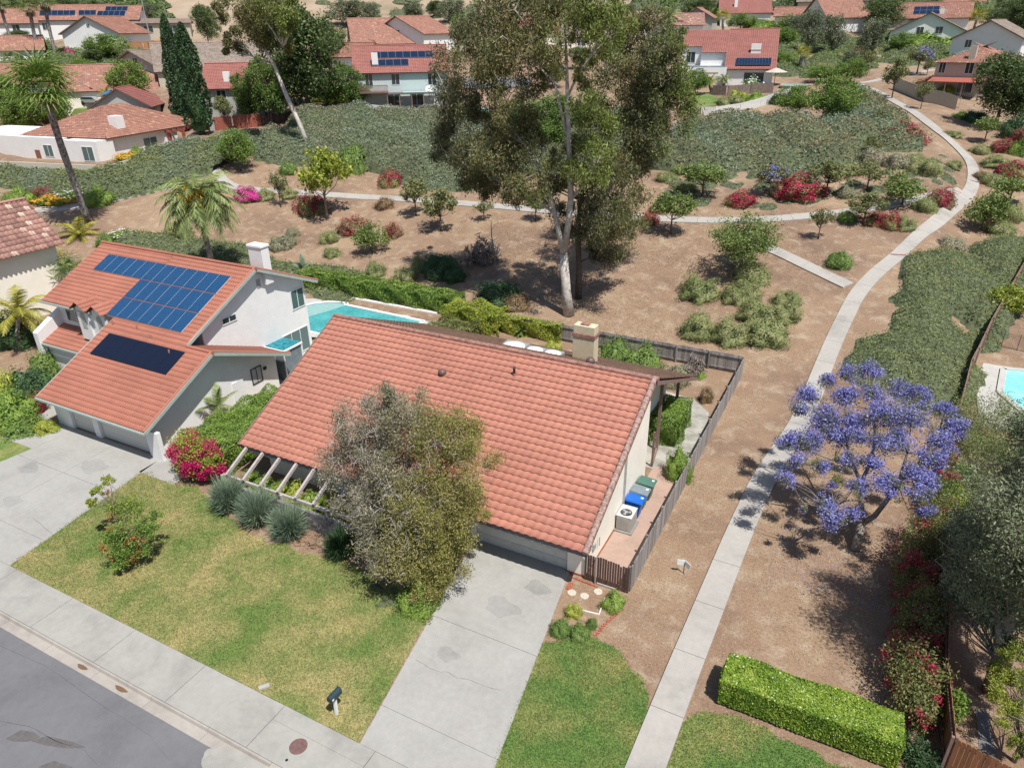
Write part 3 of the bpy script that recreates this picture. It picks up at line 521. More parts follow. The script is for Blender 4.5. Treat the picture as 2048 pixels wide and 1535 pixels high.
# driveways, pavement, kerb, road
def lerp2(a, b, t): return (a[0] + (b[0] - a[0]) * t, a[1] + (b[1] - a[1]) * t)
DL, DR = ((-12.85, 12.4), (-14.86, 24.0)), ((-7.9, 12.4), (-9.72, 24.0)); ts = [0, .235, .47, .71, 1.0]; ys = [12.4, 14.05, 18.75, 24.1]
q = []
for a, b in zip(ys, ys[1:]):
    la, lb = lerp2(*DL, (a - 12.4) / 11.6), lerp2(*DL, (b - 12.4) / 11.6); ra, rb = lerp2(*DR, (a - 12.4) / 11.6), lerp2(*DR, (b - 12.4) / 11.6); q.append([(la[0], a), (ra[0], a), (rb[0], b), (lb[0], b)])
slabset('driveway', q, .035, m_conc)
m_crk = plain('crack', (.10, .095, .09), .95)
def crack(pp, z=.036, w=.012):
    g = G(); P = []; rc = random.Random(len(pp))
    for a, b in zip(pp, pp[1:]): P += [atz(a[0] + (b[0] - a[0]) * k / 4 + rc.uniform(-.8, .8), a[1] + (b[1] - a[1]) * k / 4 + rc.uniform(-.8, .8), z) for k in range(4)]
    for a, b in zip(P, P[1:]): g.beam(a, b, w * rc.uniform(.5, 1.3), .004)
    structure(g.build('driveway_crack', m_crk))
crack([(832, 1317), (855, 1333), (880, 1343), (895, 1342), (914, 1355), (931, 1356), (977, 1373), (1010, 1382)]); crack([(0, 1440), (60, 1452), (110, 1480), (170, 1500), (200, 1535)], -.1035, .018); crack([(0, 1290), (90, 1330), (190, 1400), (300, 1470), (350, 1535)], -.1035, .012)
crack([(66, 1035), (98, 1062), (120, 1080)], .031)
g = G()
for c, r in (((-11.5, 20.5), .8), ((-12.2, 17.2), .5), ((-10.6, 22.3), .6), ((-38.2, 19.8), .9), ((-41.5, 18), .7), ((-39, 15.6), .6)): g.prism([(c[0] + r * (1 + .25 * math.sin(3 * t + c[0])) * math.cos(t), c[1] + r * .7 * (1 + .2 * math.sin(4 * t)) * math.sin(t)) for t in np.linspace(0, 6.28, 18, endpoint=False)], .0, .0365)
structure(g.build('driveway_stain', concrete('concrete_stained', (.30, .295, .28))))
AL, AR = ((-44.3, 12.4), (-43.2, 22.2)), ((-33.75, 12.4), (-35.35, 22.2)); q = []
for a, b in ((12.4, 14.3), (14.3, 18.6), (18.6, 22.2)):
    for s, e in ((0, .5), (.5, 1)):
        w = lambda t, y: (lerp2(lerp2(*AL, (y - 12.4) / 9.8), lerp2(*AR, (y - 12.4) / 9.8), t)[0], y); q.append([w(s, a), w(e, a), w(e, b), w(s, b)])
q += [[(-46.4, 19.4), (-43.5, 19.4), (-43.2, 22.2), (-46.3, 22.2)], [(-48.6, 20.6), (-46.4, 20.4), (-46.3, 24.6), (-48.6, 24.6)], [(-35.3, 20.6), (-32.4, 20.6), (-32.7, 22.6), (-35.35, 22.6)]]
slabset('neighbour_driveway', q, .03, m_conc)
xs = [-70 + 4.2 * i for i in range(22)]; off = -28.95 - (-70 + 4.2 * 10); q = []
for i in range(21):
    a, b = xs[i] + off, xs[i + 1] + off; y0 = 10.45
    if a < -14.7 < b: q += [[(a, 11.75), (b, 11.75), (b, 12.4), (a, 12.4)], [(a, y0), (b, y0), (b, 11.75), (a, 11.75)]]
    else: q.append([(a, y0), (b, y0), (b, 12.4), (a, 12.4)])
slabset('pavement', q, .03, m_side)
g = G()
for i in range(40):
    a = -70 + 3.05 * i; b = a + 3.035; pr = [(9.93, -.4), (9.93, -.10), (10.33, -.125), (10.38, .0), (10.44, .028), (10.44, -.4)]
    if -15.6 < (a + b) / 2 < -6.2 or -45.5 < (a + b) / 2 < -33.0: pr = [(9.55, -.4), (9.55, -.085), (10.15, -.07), (10.38, -.01), (10.44, .028), (10.44, -.4)]
    g.ext([(a, y, z) for y, z in pr], (b - a, 0, 0))
structure(g.build('kerb', m_kerb)); g = G(); g.box(-400, 400, -9, 9.95, -.6, -.105); structure(g.build('road', m_asph))
g = G()
for c, w, l, an in (((-22.6, 7.6), .35, 2.2, .3), ((-21.6, 7.0), .4, 1.6, .25), ((-24, 7.2), .5, 1.2, .4)):
    g.prism([(c[0] + l * math.cos(an) * a - w * math.sin(an) * b * (1 + .4 * math.sin(a * 5)), c[1] + l * math.sin(an) * a + w * math.cos(an) * b) for a, b in ((-.5, -.3), (-.2, -.5), (.2, -.4), (.5, 0), (.2, .35), (-.3, .5))], -.2, -.1015)
structure(g.build('road_patch', m_dark))
g = G(); rng = np.random.default_rng(8)
g.prism([(-16.9 + (math.cos(t) * 1.2 + .5) * (1 + .08 * math.sin(7 * t)) + (1.6 if math.cos(t) > 0 else 0), 9.7 + .55 * math.sin(t) * (1 + .1 * math.sin(5 * t))) for t in np.linspace(0, 6.28, 26, endpoint=False)], -.3, -.096); structure(g.build('driveway_apron', m_side))
for px, py, sz in ((185, 1318, .22), (262, 1361, .26)):
    p = at(px, py); g = G(); g.prism([(p[0] + sz * math.cos(t) * (1.3 + .3 * math.sin(3 * t)), 10.15 + .09 * math.sin(t)) for t in np.linspace(0, 6.28, 11, endpoint=False)], -.13, -.098)
    setp(g.build('leaf_litter', l_brn), 'small brown patch of leaves lying in the gutter, ' + ('nearer the left edge' if px < 200 else 'the one further right'), 'leaf litter', 'brown leaf patches in the gutter')
# footpaths of the green belt: ribbons laid on the slope, cut into slabs
def ribbon(name, pts, w, m, mark=None, seg=3.05):
    P = np.array(pts, float); d = np.concatenate([[0], np.cumsum(np.linalg.norm(np.diff(P, axis=0), axis=1))])
    def ev(s): return np.array([np.interp(s, d, P[:, 0]), np.interp(s, d, P[:, 1])])
    g = G(); s = 0.
    def sm(s): return sum(ev(min(max(s + k, 0), d[-1])) for k in (-1.6, -.8, 0, .8, 1.6)) / 5
    def nrm(s): t = sm(s + .4) - sm(s - .4); t = t / (np.linalg.norm(t) + 1e-9); return np.array([-t[1], t[0]])
    while s < d[-1] - .3:
        e = min(s + seg, d[-1]); st = np.linspace(s + .012, e - .012, 4); top = []; 
        for k in st: c = sm(k); n = nrm(k); top.append((c - n * w / 2, c + n * w / 2))
        for (a, b), (c2, d2) in zip(top, top[1:]):
            zs = [float(T(p[0], p[1])) + .11 for p in (a, b, d2, c2)]; L = [(a[0], a[1], zs[0]), (b[0], b[1], zs[1]), (d2[0], d2[1], zs[2]), (c2[0], c2[1], zs[3])]
            g.add(L + [(x, y, z - .2) for x, y, z in L], [(0, 1, 2, 3)[::-1], (4, 5, 6, 7), (0, 4, 5, 1)[::-1], (1, 5, 6, 2)[::-1], (2, 6, 7, 3)[::-1], (3, 7, 4, 0)[::-1]])
        s = e
    structure(g.build(name, m))
main = [(-3.55, 12.42), (-3.5, 20), (-3.3, 30), (-3.05, 36)] + [tuple(at(*q)[:2]) for q in ((1597, 856), (1637, 760), (1668, 682), (1713, 590), (1755, 545), (1797, 513), (1831, 478), (1871, 447), (1908, 415), (1938, 390), (1947, 365), (1946, 338), (1931, 312), (1907, 290), (1882, 268), (1860, 250), (1827, 225), (1790, 205), (1765, 190), (1740, 178), (1712, 168))]
ribbon('main_footpath', main, 1.25, m_walk)
ribbon('upper_footpath', [tuple(at(*q)[:2]) for q in ((1708, 168), (1740, 165), (1780, 155), (1830, 147), (1875, 140))], 1.3, m_walk)
ribbon('cross_footpath', [tuple(at(*q)[:2]) for q in ((1930, 384), (1880, 397), (1812, 407), (1740, 419), (1680, 428), (1620, 434), (1550, 441), (1480, 444), (1400, 443), (1320, 441), (1230, 433), (1130, 427), (1050, 420), (950, 411), (850, 402), (760, 397), (680, 392), (600, 388), (520, 383), (470, 378), (450, 366), (432, 345), (425, 330))], 1.3, m_walk)
ribbon('link_footpath', [tuple(at(*q)[:2]) for q in ((1505, 487), (1545, 500), (1600, 528), (1660, 555), (1706, 577))], 1.25, m_walk)
ribbon('left_footpath', [tuple(at(*q)[:2]) for q in ((60, 422), (110, 420), (165, 414), (220, 402), (280, 388), (330, 377), (370, 371))], 1.3, m_walk)
ribbon('left_fork_footpath', [tuple(at(*q)[:2]) for q in ((255, 391), (300, 379), (340, 370), (385, 352), (420, 338))], 1.3, m_walk)
for c in ((1796, 512), (1950, 366), (964, 411)):
    p = at(*c); g = G(); dx, dy = (.62, .16) if c[0] > 1500 else (.2, .62); z = p[2] + .12
    g.beam((p[0] - dx, p[1] - dy * .4, float(T(p[0] - dx, p[1] - dy * .4)) + .113), (p[0] + dx, p[1] + dy * .4, float(T(p[0] + dx, p[1] + dy * .4)) + .113), .3, .012); structure(g.build('path_marking', m_redw))
# yards
sheet('side_yard', [(-8.9, 24.1), (-6.95, 24.1), (-6.95, 36.5), (-8.2, 35), (-8.9, 34)], .012, m_patio)
sheet('gravel_yard', [(-8.9, 34), (-8.2, 35), (-6.95, 36.5), (-6.95, 38.2), (-7.6, 42), (-9.0, 43.5), (-11.2, 43.8), (-11.2, 34)], .018, m_gravel)
sheet('pool_deck', [(-37.5, 33), (-31.3, 33), (-31.3, 50.4), (-50, 50.4), (-50, 40.6), (-37.5, 40.6)], .03, m_cop)
def atY(u, v, Y): d = ray(u, v); t = Y / d[1]; return Vector((d[0] * t, Y, H + d[2] * t))

# ------------------------------------------------------------------ the house in the middle (salmon tiles)
def build_main_house():
    t = thing('house', 'single-storey cream house under a large salmon tiled roof, in the middle, beside the concrete driveway', 'house', (-18.7, 31, 0))
    zf = lambda y: 2.25 + (y - 22.8) * .505; zb = lambda y: 6.66 - (y - 31.6) * .42
    g = G(); x0, x1 = -28.4, -8.96
    g.ext([(x0, 24.12, 0), (x0, 32.7, 0), (x0, 32.7, zb(32.7)), (x0, 31.6, zf(31.6)), (x0, 24.12, zf(24.12))], (x1 - x0, 0, 0))
    g.ext([(x0, 32.702, 0), (x0, 40.2, 0), (x0, 40.2, zb(40.2)), (x0, 32.702, zb(32.702) - .003)], (-10.1 - x0, 0, 0))
    g.box(-9.83, -8.963, 23.9, 24.118, 0, 2.72); g.box(-15.5, -14.72, 23.9, 24.118, 0, 2.72); g.box(-14.718, -9.832, 23.93, 24.118, 2.14, 2.7)
    g.build('wall', m_cream, t)
    g = G(); g.box(-9.84, -8.95, 23.885, 23.899, 0, .12); g.box(-8.957, -8.945, 23.9, 32.7, 0, .1); g.build('brick_base', m_brick, t)
    g = G(); g.box(-14.7, -9.85, 24.05, 24.117, .02, 2.13); d = g.build('garage_door', m_door, t, bevel=0)
    g = G()
    for r in range(4):
        for c in range(8):
            a = -14.62 + c * .598; b = .09 + r * .52; g.box(a, a + .52, 24.038, 24.0495, b, b + .4); g.box(a + .05, a + .47, 24.028, 24.0375, b + .05, b + .35)
        if r: g.box(-14.7, -9.85, 24.03, 24.0495, .02 + r * .52, .035 + r * .52)
    o = g.build('door_panel', m_door, t); o.parent = d
    # roof: slopes, boards, caps
    v = Vector((0, 8.8, 4.45)); L = v.length
    rf = tile_plane('roof', (-29.0, 22.8, 2.4), (1, 0, 0), v, 20.5, L + .05, m_tileB, t, tw=.405, course=.382, amp=.004, lip=.05, sub=10, off=t.location)
    rb = tile_plane('roof', (-8.5, 41.2, 2.82), (-1, 0, 0), (0, -9.6, 4.03), 20.5, 10.42, m_tileBk, t, tw=.25, course=.36, off=t.location)
    g = G()
    g.ext([(-28.98, 22.86, 2.30), (-28.98, 31.6, 6.73), (-28.98, 41.15, 2.52)], (0, 0, -.12)) if False else None
    g.ext([(-28.98, 22.9, 2.33), (-28.98, 31.6, 6.73), (-28.98, 31.6, 6.6), (-28.98, 22.9, 2.2)], (20.46, 0, 0)); g.ext([(-28.98, 31.602, 6.73), (-28.98, 41.12, 2.72), (-28.98, 41.12, 2.59), (-28.98, 31.602, 6.6)], (20.46, 0, 0))
    g.build('roof_deck', m_fascia, t)
    g = G(); g.box(-29.0, -8.5, 22.83, 22.885, 2.14, 2.36); g.build('fascia', m_fascia, t)
    for a, b, w_, h_ in (((-8.475, 31.6, 6.62), (-8.475, 41.2, 2.66), .05, .2), ((-8.475, 22.8, 2.27), (-8.475, 31.6, 6.62), .05, .14), ((-29.03, 22.75, 2.36), (-29.03, 31.6, 6.8), .06, .22), ((-29.03, 31.6, 6.8), (-29.03, 41.2, 2.78), .06, .2)):
        g = G(); g.beam(a, b, w_, h_); g.build('rake_board', m_brown, t)
    g = G(); n = 24; p, q = Vector((-8.55, 22.7, 2.45)), Vector((-8.55, 31.55, 6.93))
    for i in range(n): a, b = p.lerp(q, i / n), p.lerp(q, (i + 1.12) / n); g.tube([a, b], [.155, .125], 10)
    g.build('rake_cap', m_hipb, t, smooth=False)
    g = G(); n = 50; p, q = Vector((-29.05, 31.6, 6.88)), Vector((-8.4, 31.6, 6.88))
    for i in range(n): a, b = p.lerp(q, i / n), p.lerp(q, (i + 1.12) / n); g.tube([a, b], [.125, .15], 9)
    g.build('ridge_cap', m_capB, t)
    # chimney with a brick band
    g = G(); g.box(-14.85, -13.5, 36.0, 36.7, 4.2, 6.42); g.box(-14.83, -13.52, 36.02, 36.68, 6.62, 7.1); ch = g.build('chimney', plain('stucco_chimney', (.60, .53, .37), .9, var=.07, vs=4), t, bevel=.015)
    g = G(); g.box(-14.9, -13.45, 35.95, 36.75, 6.423, 6.617); o = g.build('brick_band', m_capB, t); o.parent = ch
    g = G(); g.box(-14.45, -13.95, 36.15, 36.55, 7.1, 7.2); o = g.build('flue_cap', m_capB, t); o.parent = ch
    ball = [(0.02, 0), (.1, 0), (.12, .06), (.19, .12), (.235, .22), (.225, .32), (.15, .41), (.03, .45)]
    for c in ((-12.15, 31.95, 6.75), (-19.76, 29.36, 5.6)):
        g = G(); g.lathe(c, ball, 14); g.build('roof_vent', plain('vent_brown', (.14, .085, .075), .5), t, smooth=True)
    g = G(); g.tube([(-15.75, 30.2, 6.0), (-15.75, 30.2, 6.28)], .085, 10); g.build('roof_vent', m_capB, t); g = G(); g.tube([(-15.75, 30.2, 6.28), (-15.75, 30.2, 6.55), (-15.72, 30.16, 6.64)], [.07, .07, .09], 10); g.build('vent_pipe', m_black, t)
    g = G(); g.tube([(-16.9, 29.75, 5.75), (-16.9, 29.75, 6.05)], .05, 8); g.build('vent_pipe', m_capB, t)
    for px, w in ((1027, 1.45), (1069, 1.05), (1105, 1.05)):
        p = atY(px, 700, 35.4); z = 6.85 - 3.8 * .42; g = G(); g.lathe((p.x, 35.4, z + .05), [(w / 2, 0), (w / 2, .02), (w * .42, .06), (w * .28, .09), (w * .12, .11), (.01, .112)], 18)
        o = g.build('skylight', plain('skylight_dome', (.78, .80, .82), .25, var=.02), t, smooth=True); g = G(); g.box(p.x - w / 2 - .05, p.x + w / 2 + .05, 35.4 - w / 2, 35.4 + w / 2, z - .25, z + .06); f = g.build('skylight_curb', m_metal, t); f.parent = o
        o.scale = (1, 1, 1)
    # porch posts, conduit, meter
    g = G(); g.box(-9.38, -9.22, 36.0, 36.16, 0, 4.72); g.build('porch_post', m_brown, t); g = G(); g.box(-9.38, -9.22, 39.9, 40.06, 0, 3.0); g.build('porch_post', m_brown, t)
    g = G(); g.beam((-9.3, 33, 5.95), (-9.3, 40.6, 2.72), .14, .2); g.build('porch_beam', m_brown, t)
    g = G(); g.beam((-9.3, 36.08, .12), (-9.0, 34.2, .12), .12, .14); g.box(-9.06, -8.95, 34.15, 34.25, 0, 2.3); g.build('porch_rail', m_brown, t)
    g = G(); g.box(-8.955, -8.87, 28.9, 29.02, 0, 4.2); g.build('conduit', m_metal, t); g = G(); g.tube([(-8.9, 24.4, 1.2), (-8.9, 24.4, 1.95)], .03, 6); g.box(-8.955, -8.84, 24.72, 24.95, 1.0, 1.3); g.box(-8.955, -8.82, 24.35, 24.6, .5, .8); g.tube([(-8.85, 25.4, .8), (-8.85, 25.4, 1.3)], .025, 6); g.build('meter_box', m_metal, t)
    # pergola rafters carrying on down from the eave, post and block wall of the front patio
    for x in (-28.5, -27.3, -26.1, -24.9, -23.7, -22.5, -21.3, -20.1):
        g = G(); g.beam((x, 22.82, 2.27), (x, 21.2, 1.46), .13, .17); g.build('pergola_beam', m_beam, t)
    g = G(); g.box(-28.9, -19.4, 21.25, 21.37, 1.2, 1.37); g.box(-28.9, -18.6, 22.886, 22.94, 2.02, 2.2); g.build('pergola_header', m_beam, t)
    for x in (-24.6, -21.6, -28.8):
        g = G(); g.beam((x, 21.15, 0), (x, 21.15, 1.42), .12, .12, (0, 1, 0)); g.build('pergola_post', m_beam, t)
    return t
build_main_house()
g = G(); rows = 6
for r in range(rows):
    for k in range(24):
        a = -28.4 + k * .42 + (.21 if r % 2 else 0); g.box(a, a + .405, 20.92 + .01 * ((k * 7 + r * 3) % 4), 21.12, r * .19, r * .19 + .175)
t = g.build('patio_wall', m_block); setp(t, 'low dark slump-block wall along the front patio behind the spiky blue-green bushes', 'wall')

# ------------------------------------------------------------------ the house on the left (orange tiles, solar panels)
def build_left_house():
    t = thing('house', 'white two-storey house with orange tiled roof, blue solar panels and two garage doors', 'house', (-43, 30, 0))
    P = lambda y: 2.3 + (y - 21.4) * .494; off = t.location; vf = (0, 1, .494); k = math.hypot(1, .494)
    g = G()                                        # garage wing
    lo = lambda y: P(y) - .16; bk = lambda y: 4.87 - (y - 26.95) * .415
    g.ext([(-45.0, 22.45, 0), (-45.0, 32.6, 0), (-45.0, 32.6, bk(32.6)), (-45.0, 26.95, lo(26.95)), (-45.0, 22.45, lo(22.45))], (9.1, 0, 0))
    for a, b in ((-45.0, -43.5), (-41.27, -40.74), (-36.2, -35.903)): g.box(a, b, 22.15, 22.449, 0, 2.5)
    g.box(-43.499, -41.271, 22.2, 22.449, 2.12, 2.5); g.box(-40.739, -36.201, 22.2, 22.449, 2.12, 2.5)
    # upper storey
    g.ext([(-53.0, 28.6, 0), (-53.0, 38.2, 0), (-53.0, 38.2, 5.94), (-53.0, 33.45, 8.06), (-53.0, 28.6, lo(28.6))], (15.3, 0, 0))
    g.box(-52.6, -49.3, 26.9, 28.6, 0, 2.55)
    g.ext([(-53.35, 26.5, 0), (-53.35, 28.9, 0), (-53.35, 28.9, 4.6), (-53.35, 26.5, 3.3)], (.5, 0, 0))
    g.build('wall', m_white, t)
    for a, b in ((-43.47, -41.29), (-40.72, -36.22)):
        g = G(); g.box(a, b, 22.36, 22.448, .02, 2.12)
        for r in range(1, 4): g.box(a, b, 22.352, 22.3595, r * .53, r * .53 + .012)
        g.build('garage_door', m_door, t)
    # dormer block with two niches and their little roofs
    g = G()
    for x in (-48.5, -46.7):
        g.ext([(x - .62, 27.6, 3.2), (x + .62, 27.6, 3.2), (x + .62, 27.6, 5.55), (x, 27.6, 5.98), (x - .62, 27.6, 5.55)], (0, 2.1, 0))
    g.box(-47.879, -47.321, 27.75, 29.5, 3.2, 5.3); db = g.build('dormer', m_white, t)
    for x in (-48.5, -46.7):
        g = G(); pts = [(x - .25, 27.594, 4.1), (x + .25, 27.594, 4.1)] + [(x + .25 * math.cos(a), 27.594, 5.0 + .3 * math.sin(a)) for a in np.linspace(0, math.pi, 8)]; g.ext(pts, (0, -.02, 0))
        o = g.build('arched_niche', m_grey, t); o.parent = db
        for s in (-1, 1):
            tile_plane('dormer_roof', (x + s * .80, 27.3 if s > 0 else 29.8, 5.52), (0, s, 0), (-s, 0, .70), 2.5, .99, m_tileA, t, tw=.2, course=.33, amp=.02, lip=.03, sub=4, off=off).parent = db
    # main roof slopes
    A = dict(mt=m_tileA, parent=t, tw=.205, course=.36, amp=.02, lip=.03, sub=5, off=off)
    tile_plane('roof', (-45.13, 21.4, 2.3), (1, 0, 0), vf, 10.14, 5.55 * k, **A)
    tile_plane('roof', (-53.2, 27.72, P(27.72)), (1, 0, 0), vf, 8.07, 5.73 * k, **A); tile_plane('roof', (-45.13, 26.95, P(26.95)), (1, 0, 0), vf, 7.93, 6.5 * k, **A)
    tile_plane('roof', (-37.2, 39.15, 5.72), (-1, 0, 0), (0, -1, .446), 16.0, 5.70 * math.hypot(1, .446), **A)
    tile_plane('roof', (-34.99, 33.15, 2.5), (-1, 0, 0), (0, -1, .415), 2.8, 6.2 * math.hypot(1, .415), **A)
    tile_plane('roof', (-52.9, 26.7, 2.55), (1, 0, 0), (0, 1, .45), 7.8, 2.1, **A)
    g = G(); D = lambda x0, x1, y0, z0, y1, z1: g.ext([(x0, y0, z0 - .06), (x0, y1, z1 - .06), (x0, y1, z1 - .17), (x0, y0, z0 - .17)], (x1 - x0, 0, 0))
    D(-45.1, -35.02, 21.45, P(21.45), 26.95, P(26.95)); D(-53.17, -45.101, 27.77, P(27.77), 33.45, P(33.45)); D(-45.1, -37.23, 26.951, P(26.951), 33.45, P(33.45)); D(-53.17, -37.23, 33.451, P(33.45), 39.1, 5.74); D(-37.229, -35.02, 26.951, P(26.95), 33.1, 2.52); D(-52.88, -45.101, 26.75, 2.57, 28.59, 3.4)
    g.build('roof_deck', m_trimg, t)
    rb = lambda p, q: G().beam(p, q, .06, .2).build('rake_board', m_trimg, t)
    rb((-34.96, 21.4, P(21.4) - .08), (-34.96, 26.95, P(26.95) - .08)); rb((-34.96, 26.95, P(26.95) - .08), (-34.96, 33.2, 2.42)); rb((-37.17, 27.0, P(27) + .02), (-37.17, 33.45, P(33.45) - .08)); rb((-37.17, 33.45, P(33.45) - .08), (-37.17, 39.15, 5.64))
    rb((-45.16, 21.4, P(21.4) - .08), (-45.16, 26.9, P(26.9) - .08))
    g = G()
    for a, b, y, z in ((-45.15, -34.95, 21.33, 2.22), (-53.25, -47.4, 27.65, 5.33), (-52.9, -45.3, 26.62, 2.47)): g.box(a, b, y - .06, y + .05, z - .08, z + .05)
    g.build('gutter', m_trimg, t)
    g = G(); n = 46; p, q = Vector((-53.25, 33.45, 8.3)), Vector((-37.15, 33.45, 8.3))
    for i in range(n): g.tube([p.lerp(q, i / n), p.lerp(q, (i + 1.1) / n)], [.10, .12], 8)
    p, q = Vector((-37.2, 26.95, 5.07)), Vector((-34.95, 26.95, 5.07))
    for i in range(7): g.tube([p.lerp(q, i / 7), p.lerp(q, (i + 1.1) / 7)], [.10, .12], 8)
    for p, q, n in ((Vector((-37.22, 33.5, 8.3)), Vector((-37.22, 39.2, 5.76)), 18), (Vector((-35.05, 27.0, 5.1)), Vector((-35.05, 33.2, 2.55)), 20), (Vector((-35.05, 21.4, 2.35)), Vector((-35.05, 26.9, 5.06)), 18), (Vector((-37.26, 27.2, 5.2)), Vector((-37.26, 33.4, 8.28)), 20)):
        for i in range(n): g.tube([p.lerp(q, i / n), p.lerp(q, (i + 1.1) / n)], [.085, .1], 7)
    g.build('ridge_cap', m_tileA, t)
    # windows and doors on the sides we look at
    X = -37.7
    win(t, (X, 37.35, 4.8), 1.35, 1.5, (1, 0, 0), gl=m_glassg); win(t, (X, 36.6, 1.55), 2.7, 1.9, (1, 0, 0), gl=m_glassg, mull=2, name='sliding_door'); win(t, (X, 30.9, 5.4), 1.25, .5, (1, 0, 0))
    g = G(); g.box(X, X + .03, 33.75, 34.1, 6.7, 7.3)
    for r in range(6): g.box(X + .03, X + .05, 33.77, 34.08, 6.73 + r * .095, 6.77 + r * .095)
    g.build('gable_vent', m_grey, t)
    win(t, (-35.9, 30.75, 1.7), .95, 1.15, (1, 0, 0), fr=m_black, gl=plain('blind_pane', (.45, .48, .5), .3)); g = G(); g.box(-35.9, -35.82, 28.6, 29.5, .02, 2.0); g.build('side_door', m_trim, t)
    g = G(); g.tube([(-35.8, 31.5, 1.9), (-35.7, 31.5, 2.05)], .06, 8); g.box(-35.9, -35.78, 31.4, 31.6, 1.8, 2.0); g.build('wall_lamp', m_black, t)
    win(t, (-51.0, 28.6, 4.35), 2.3, 1.3, (0, -1, 0), gl=m_glass)
    g = G(); g.box(-38.6, -37.35, 34.35, 35.05, 6.8, 9.5); g.box(-38.66, -37.29, 34.29, 35.11, 9.4, 9.56); g.build('chimney', m_white, t, bevel=.02)
    u, v, n = (1, 0, 0), Vector((0, 1, .494)).normalized(), Vector((0, -.494, 1)).normalized()
    slope_panels(t, (-51.2, 30.95, P(30.95)), u, v, n, 12, 1, 1.06, 1.70, m_pv); slope_panels(t, (-45.9, 29.33, P(29.33)), u, v, n, 7, 1, 1.06, 1.74, m_pv); slope_panels(t, (-45.9, 27.75, P(27.75)), u, v, n, 7, 1, 1.06, 1.70, m_pv)
    slope_panels(t, (-44.1, 24.88, P(24.88)), u, v, n, 7, 1, 1.03, 1.86, m_pvb, name='black_solar_panel', frame=m_black)
    for x, y in ((-40.5, 26.9), (-44.6, 27.2), (-38.0, 26.2), (-42.2, 27.25)):
        g = G(); g.tube([(x, y, P(y) - .05), (x, y, P(y) + .3)], .05, 8); g.build('vent_pipe', m_capB, t)
    # white gatepost at the garage corner
    g = G(); g.box(-35.85, -34.9, 22.0, 22.25, 0, 1.9); g.build('wing_wall', m_white, t, bevel=.01)
build_left_house()
# shed with turquoise towels, lounger and pool behind the left house
t = thing('garden_shed', 'small grey corrugated shed with a white frame between the left house and its pool deck', 'shed', (-36.4, 34.6, 0))
g = G()
for i in range(22): g.box(-37.6 + i * .08, -37.56 + i * .08, 33.42, 33.45, 0, 2.25); g.box(-35.93, -35.9, 33.5 + i * .08, 33.54 + i * .08, 0, 2.25)
g.box(-37.6, -35.93, 33.45, 35.2, 0, 2.3); g.build('wall', plain('shed_blue_grey', (.22, .27, .30), .6), t); g = G()
for x, y in ((-35.88, 33.42), (-35.88, 35.2), (-36.8, 33.4)): g.box(x - .04, x + .04, y - .03, y + .03, 0, 2.38)
g.box(-37.7, -35.8, 33.35, 35.3, 2.31, 2.4); g.build('frame', m_trim, t)
g = G(); g.box(-37.65, -35.95, 33.5, 35.25, 2.41, 2.45); g.lathe((-36.9, 34.2, 2.45), [(.4, 0), (.35, .1), (.15, .17), (.02, .2)], 9); g.lathe((-36.5, 34.7, 2.45), [(.3, 0), (.25, .08), (.02, .14)], 9)
setp(g.build('beach_towel', plain('turquoise_cloth', (.02, .22, .28), .8, var=.35, vs=4)), 'turquoise towels laid out on the shed roof', 'towel')
t = thing('sun_lounger', 'grey tilted sun lounger by the sliding door of the left house', 'lounger', (-35.6, 36.6, 0)); g = G(); g.beam((-36.2, 37.2, .35), (-35.5, 36.4, .38), .6, .05); g.build('seat', m_metal, t)
g = G(); g.beam((-35.5, 36.4, .4), (-35.1, 35.9, 1.0), .6, .05); g.build('backrest', m_metal, t)
for a, b in ((-36.1, 36.9), (-35.9, 37.3), (-35.4, 36.2), (-35.2, 36.5)): g = G(); g.tube([(a, b, 0), (a, b, .35)], .02, 6); g.build('leg', m_metal, t)
t = thing('swimming_pool', 'curved turquoise swimming pool with pale deck behind the left house', 'pool', (-40, 45, 0))
pp = [(-45.8, 43.4), (-45.9, 45.6), (-45.4, 46.8), (-44.5, 47.7), (-43.3, 48.2), (-42.5, 48.25), (-42.45, 47.85), (-33.5, 47.5), (-33.5, 42), (-39, 41.2), (-44.4, 41.5)]
g = G(); g.prism(pp, -.02, .045); g.build('water', m_water, t); g = G(); sh = [(-42.3, 48.1), (-44.4, 47.6), (-45.4, 46.6), (-45.8, 45.3), (-45.7, 43.5), (-43.6, 43.8), (-42.8, 46)]
g.prism(sh, .02, .052); g.build('shallow_shelf', plain('pool_shelf', (.30, .50, .49), .1, var=.08), t)
g = G()
for i in range(len(pp)):
    a, b = Vector((*pp[i], .06)), Vector((*pp[(i + 1) % len(pp)], .06)); g.beam(a, b, .32, .12)
g.build('coping', m_white, t)
g = G()
for i in range(len(pp)): a, b = Vector((*pp[i], .052)), Vector((*pp[(i + 1) % len(pp)], .052)); c_ = Vector((-40, 45, .052)); g.beam(a + (c_ - a).normalized() * .22, b + (c_ - b).normalized() * .22, .12, .012)
g.build('tile_band', plain('pool_tile_blue', (.03, .12, .20), .3, var=.3, vs=12), t)
g = G(); g.box(-46, -33.3, 49.1, 49.4, 0, .3); setp(g.build('planter_wall', m_white), 'long low white wall behind the turquoise pool of the left house', 'wall')

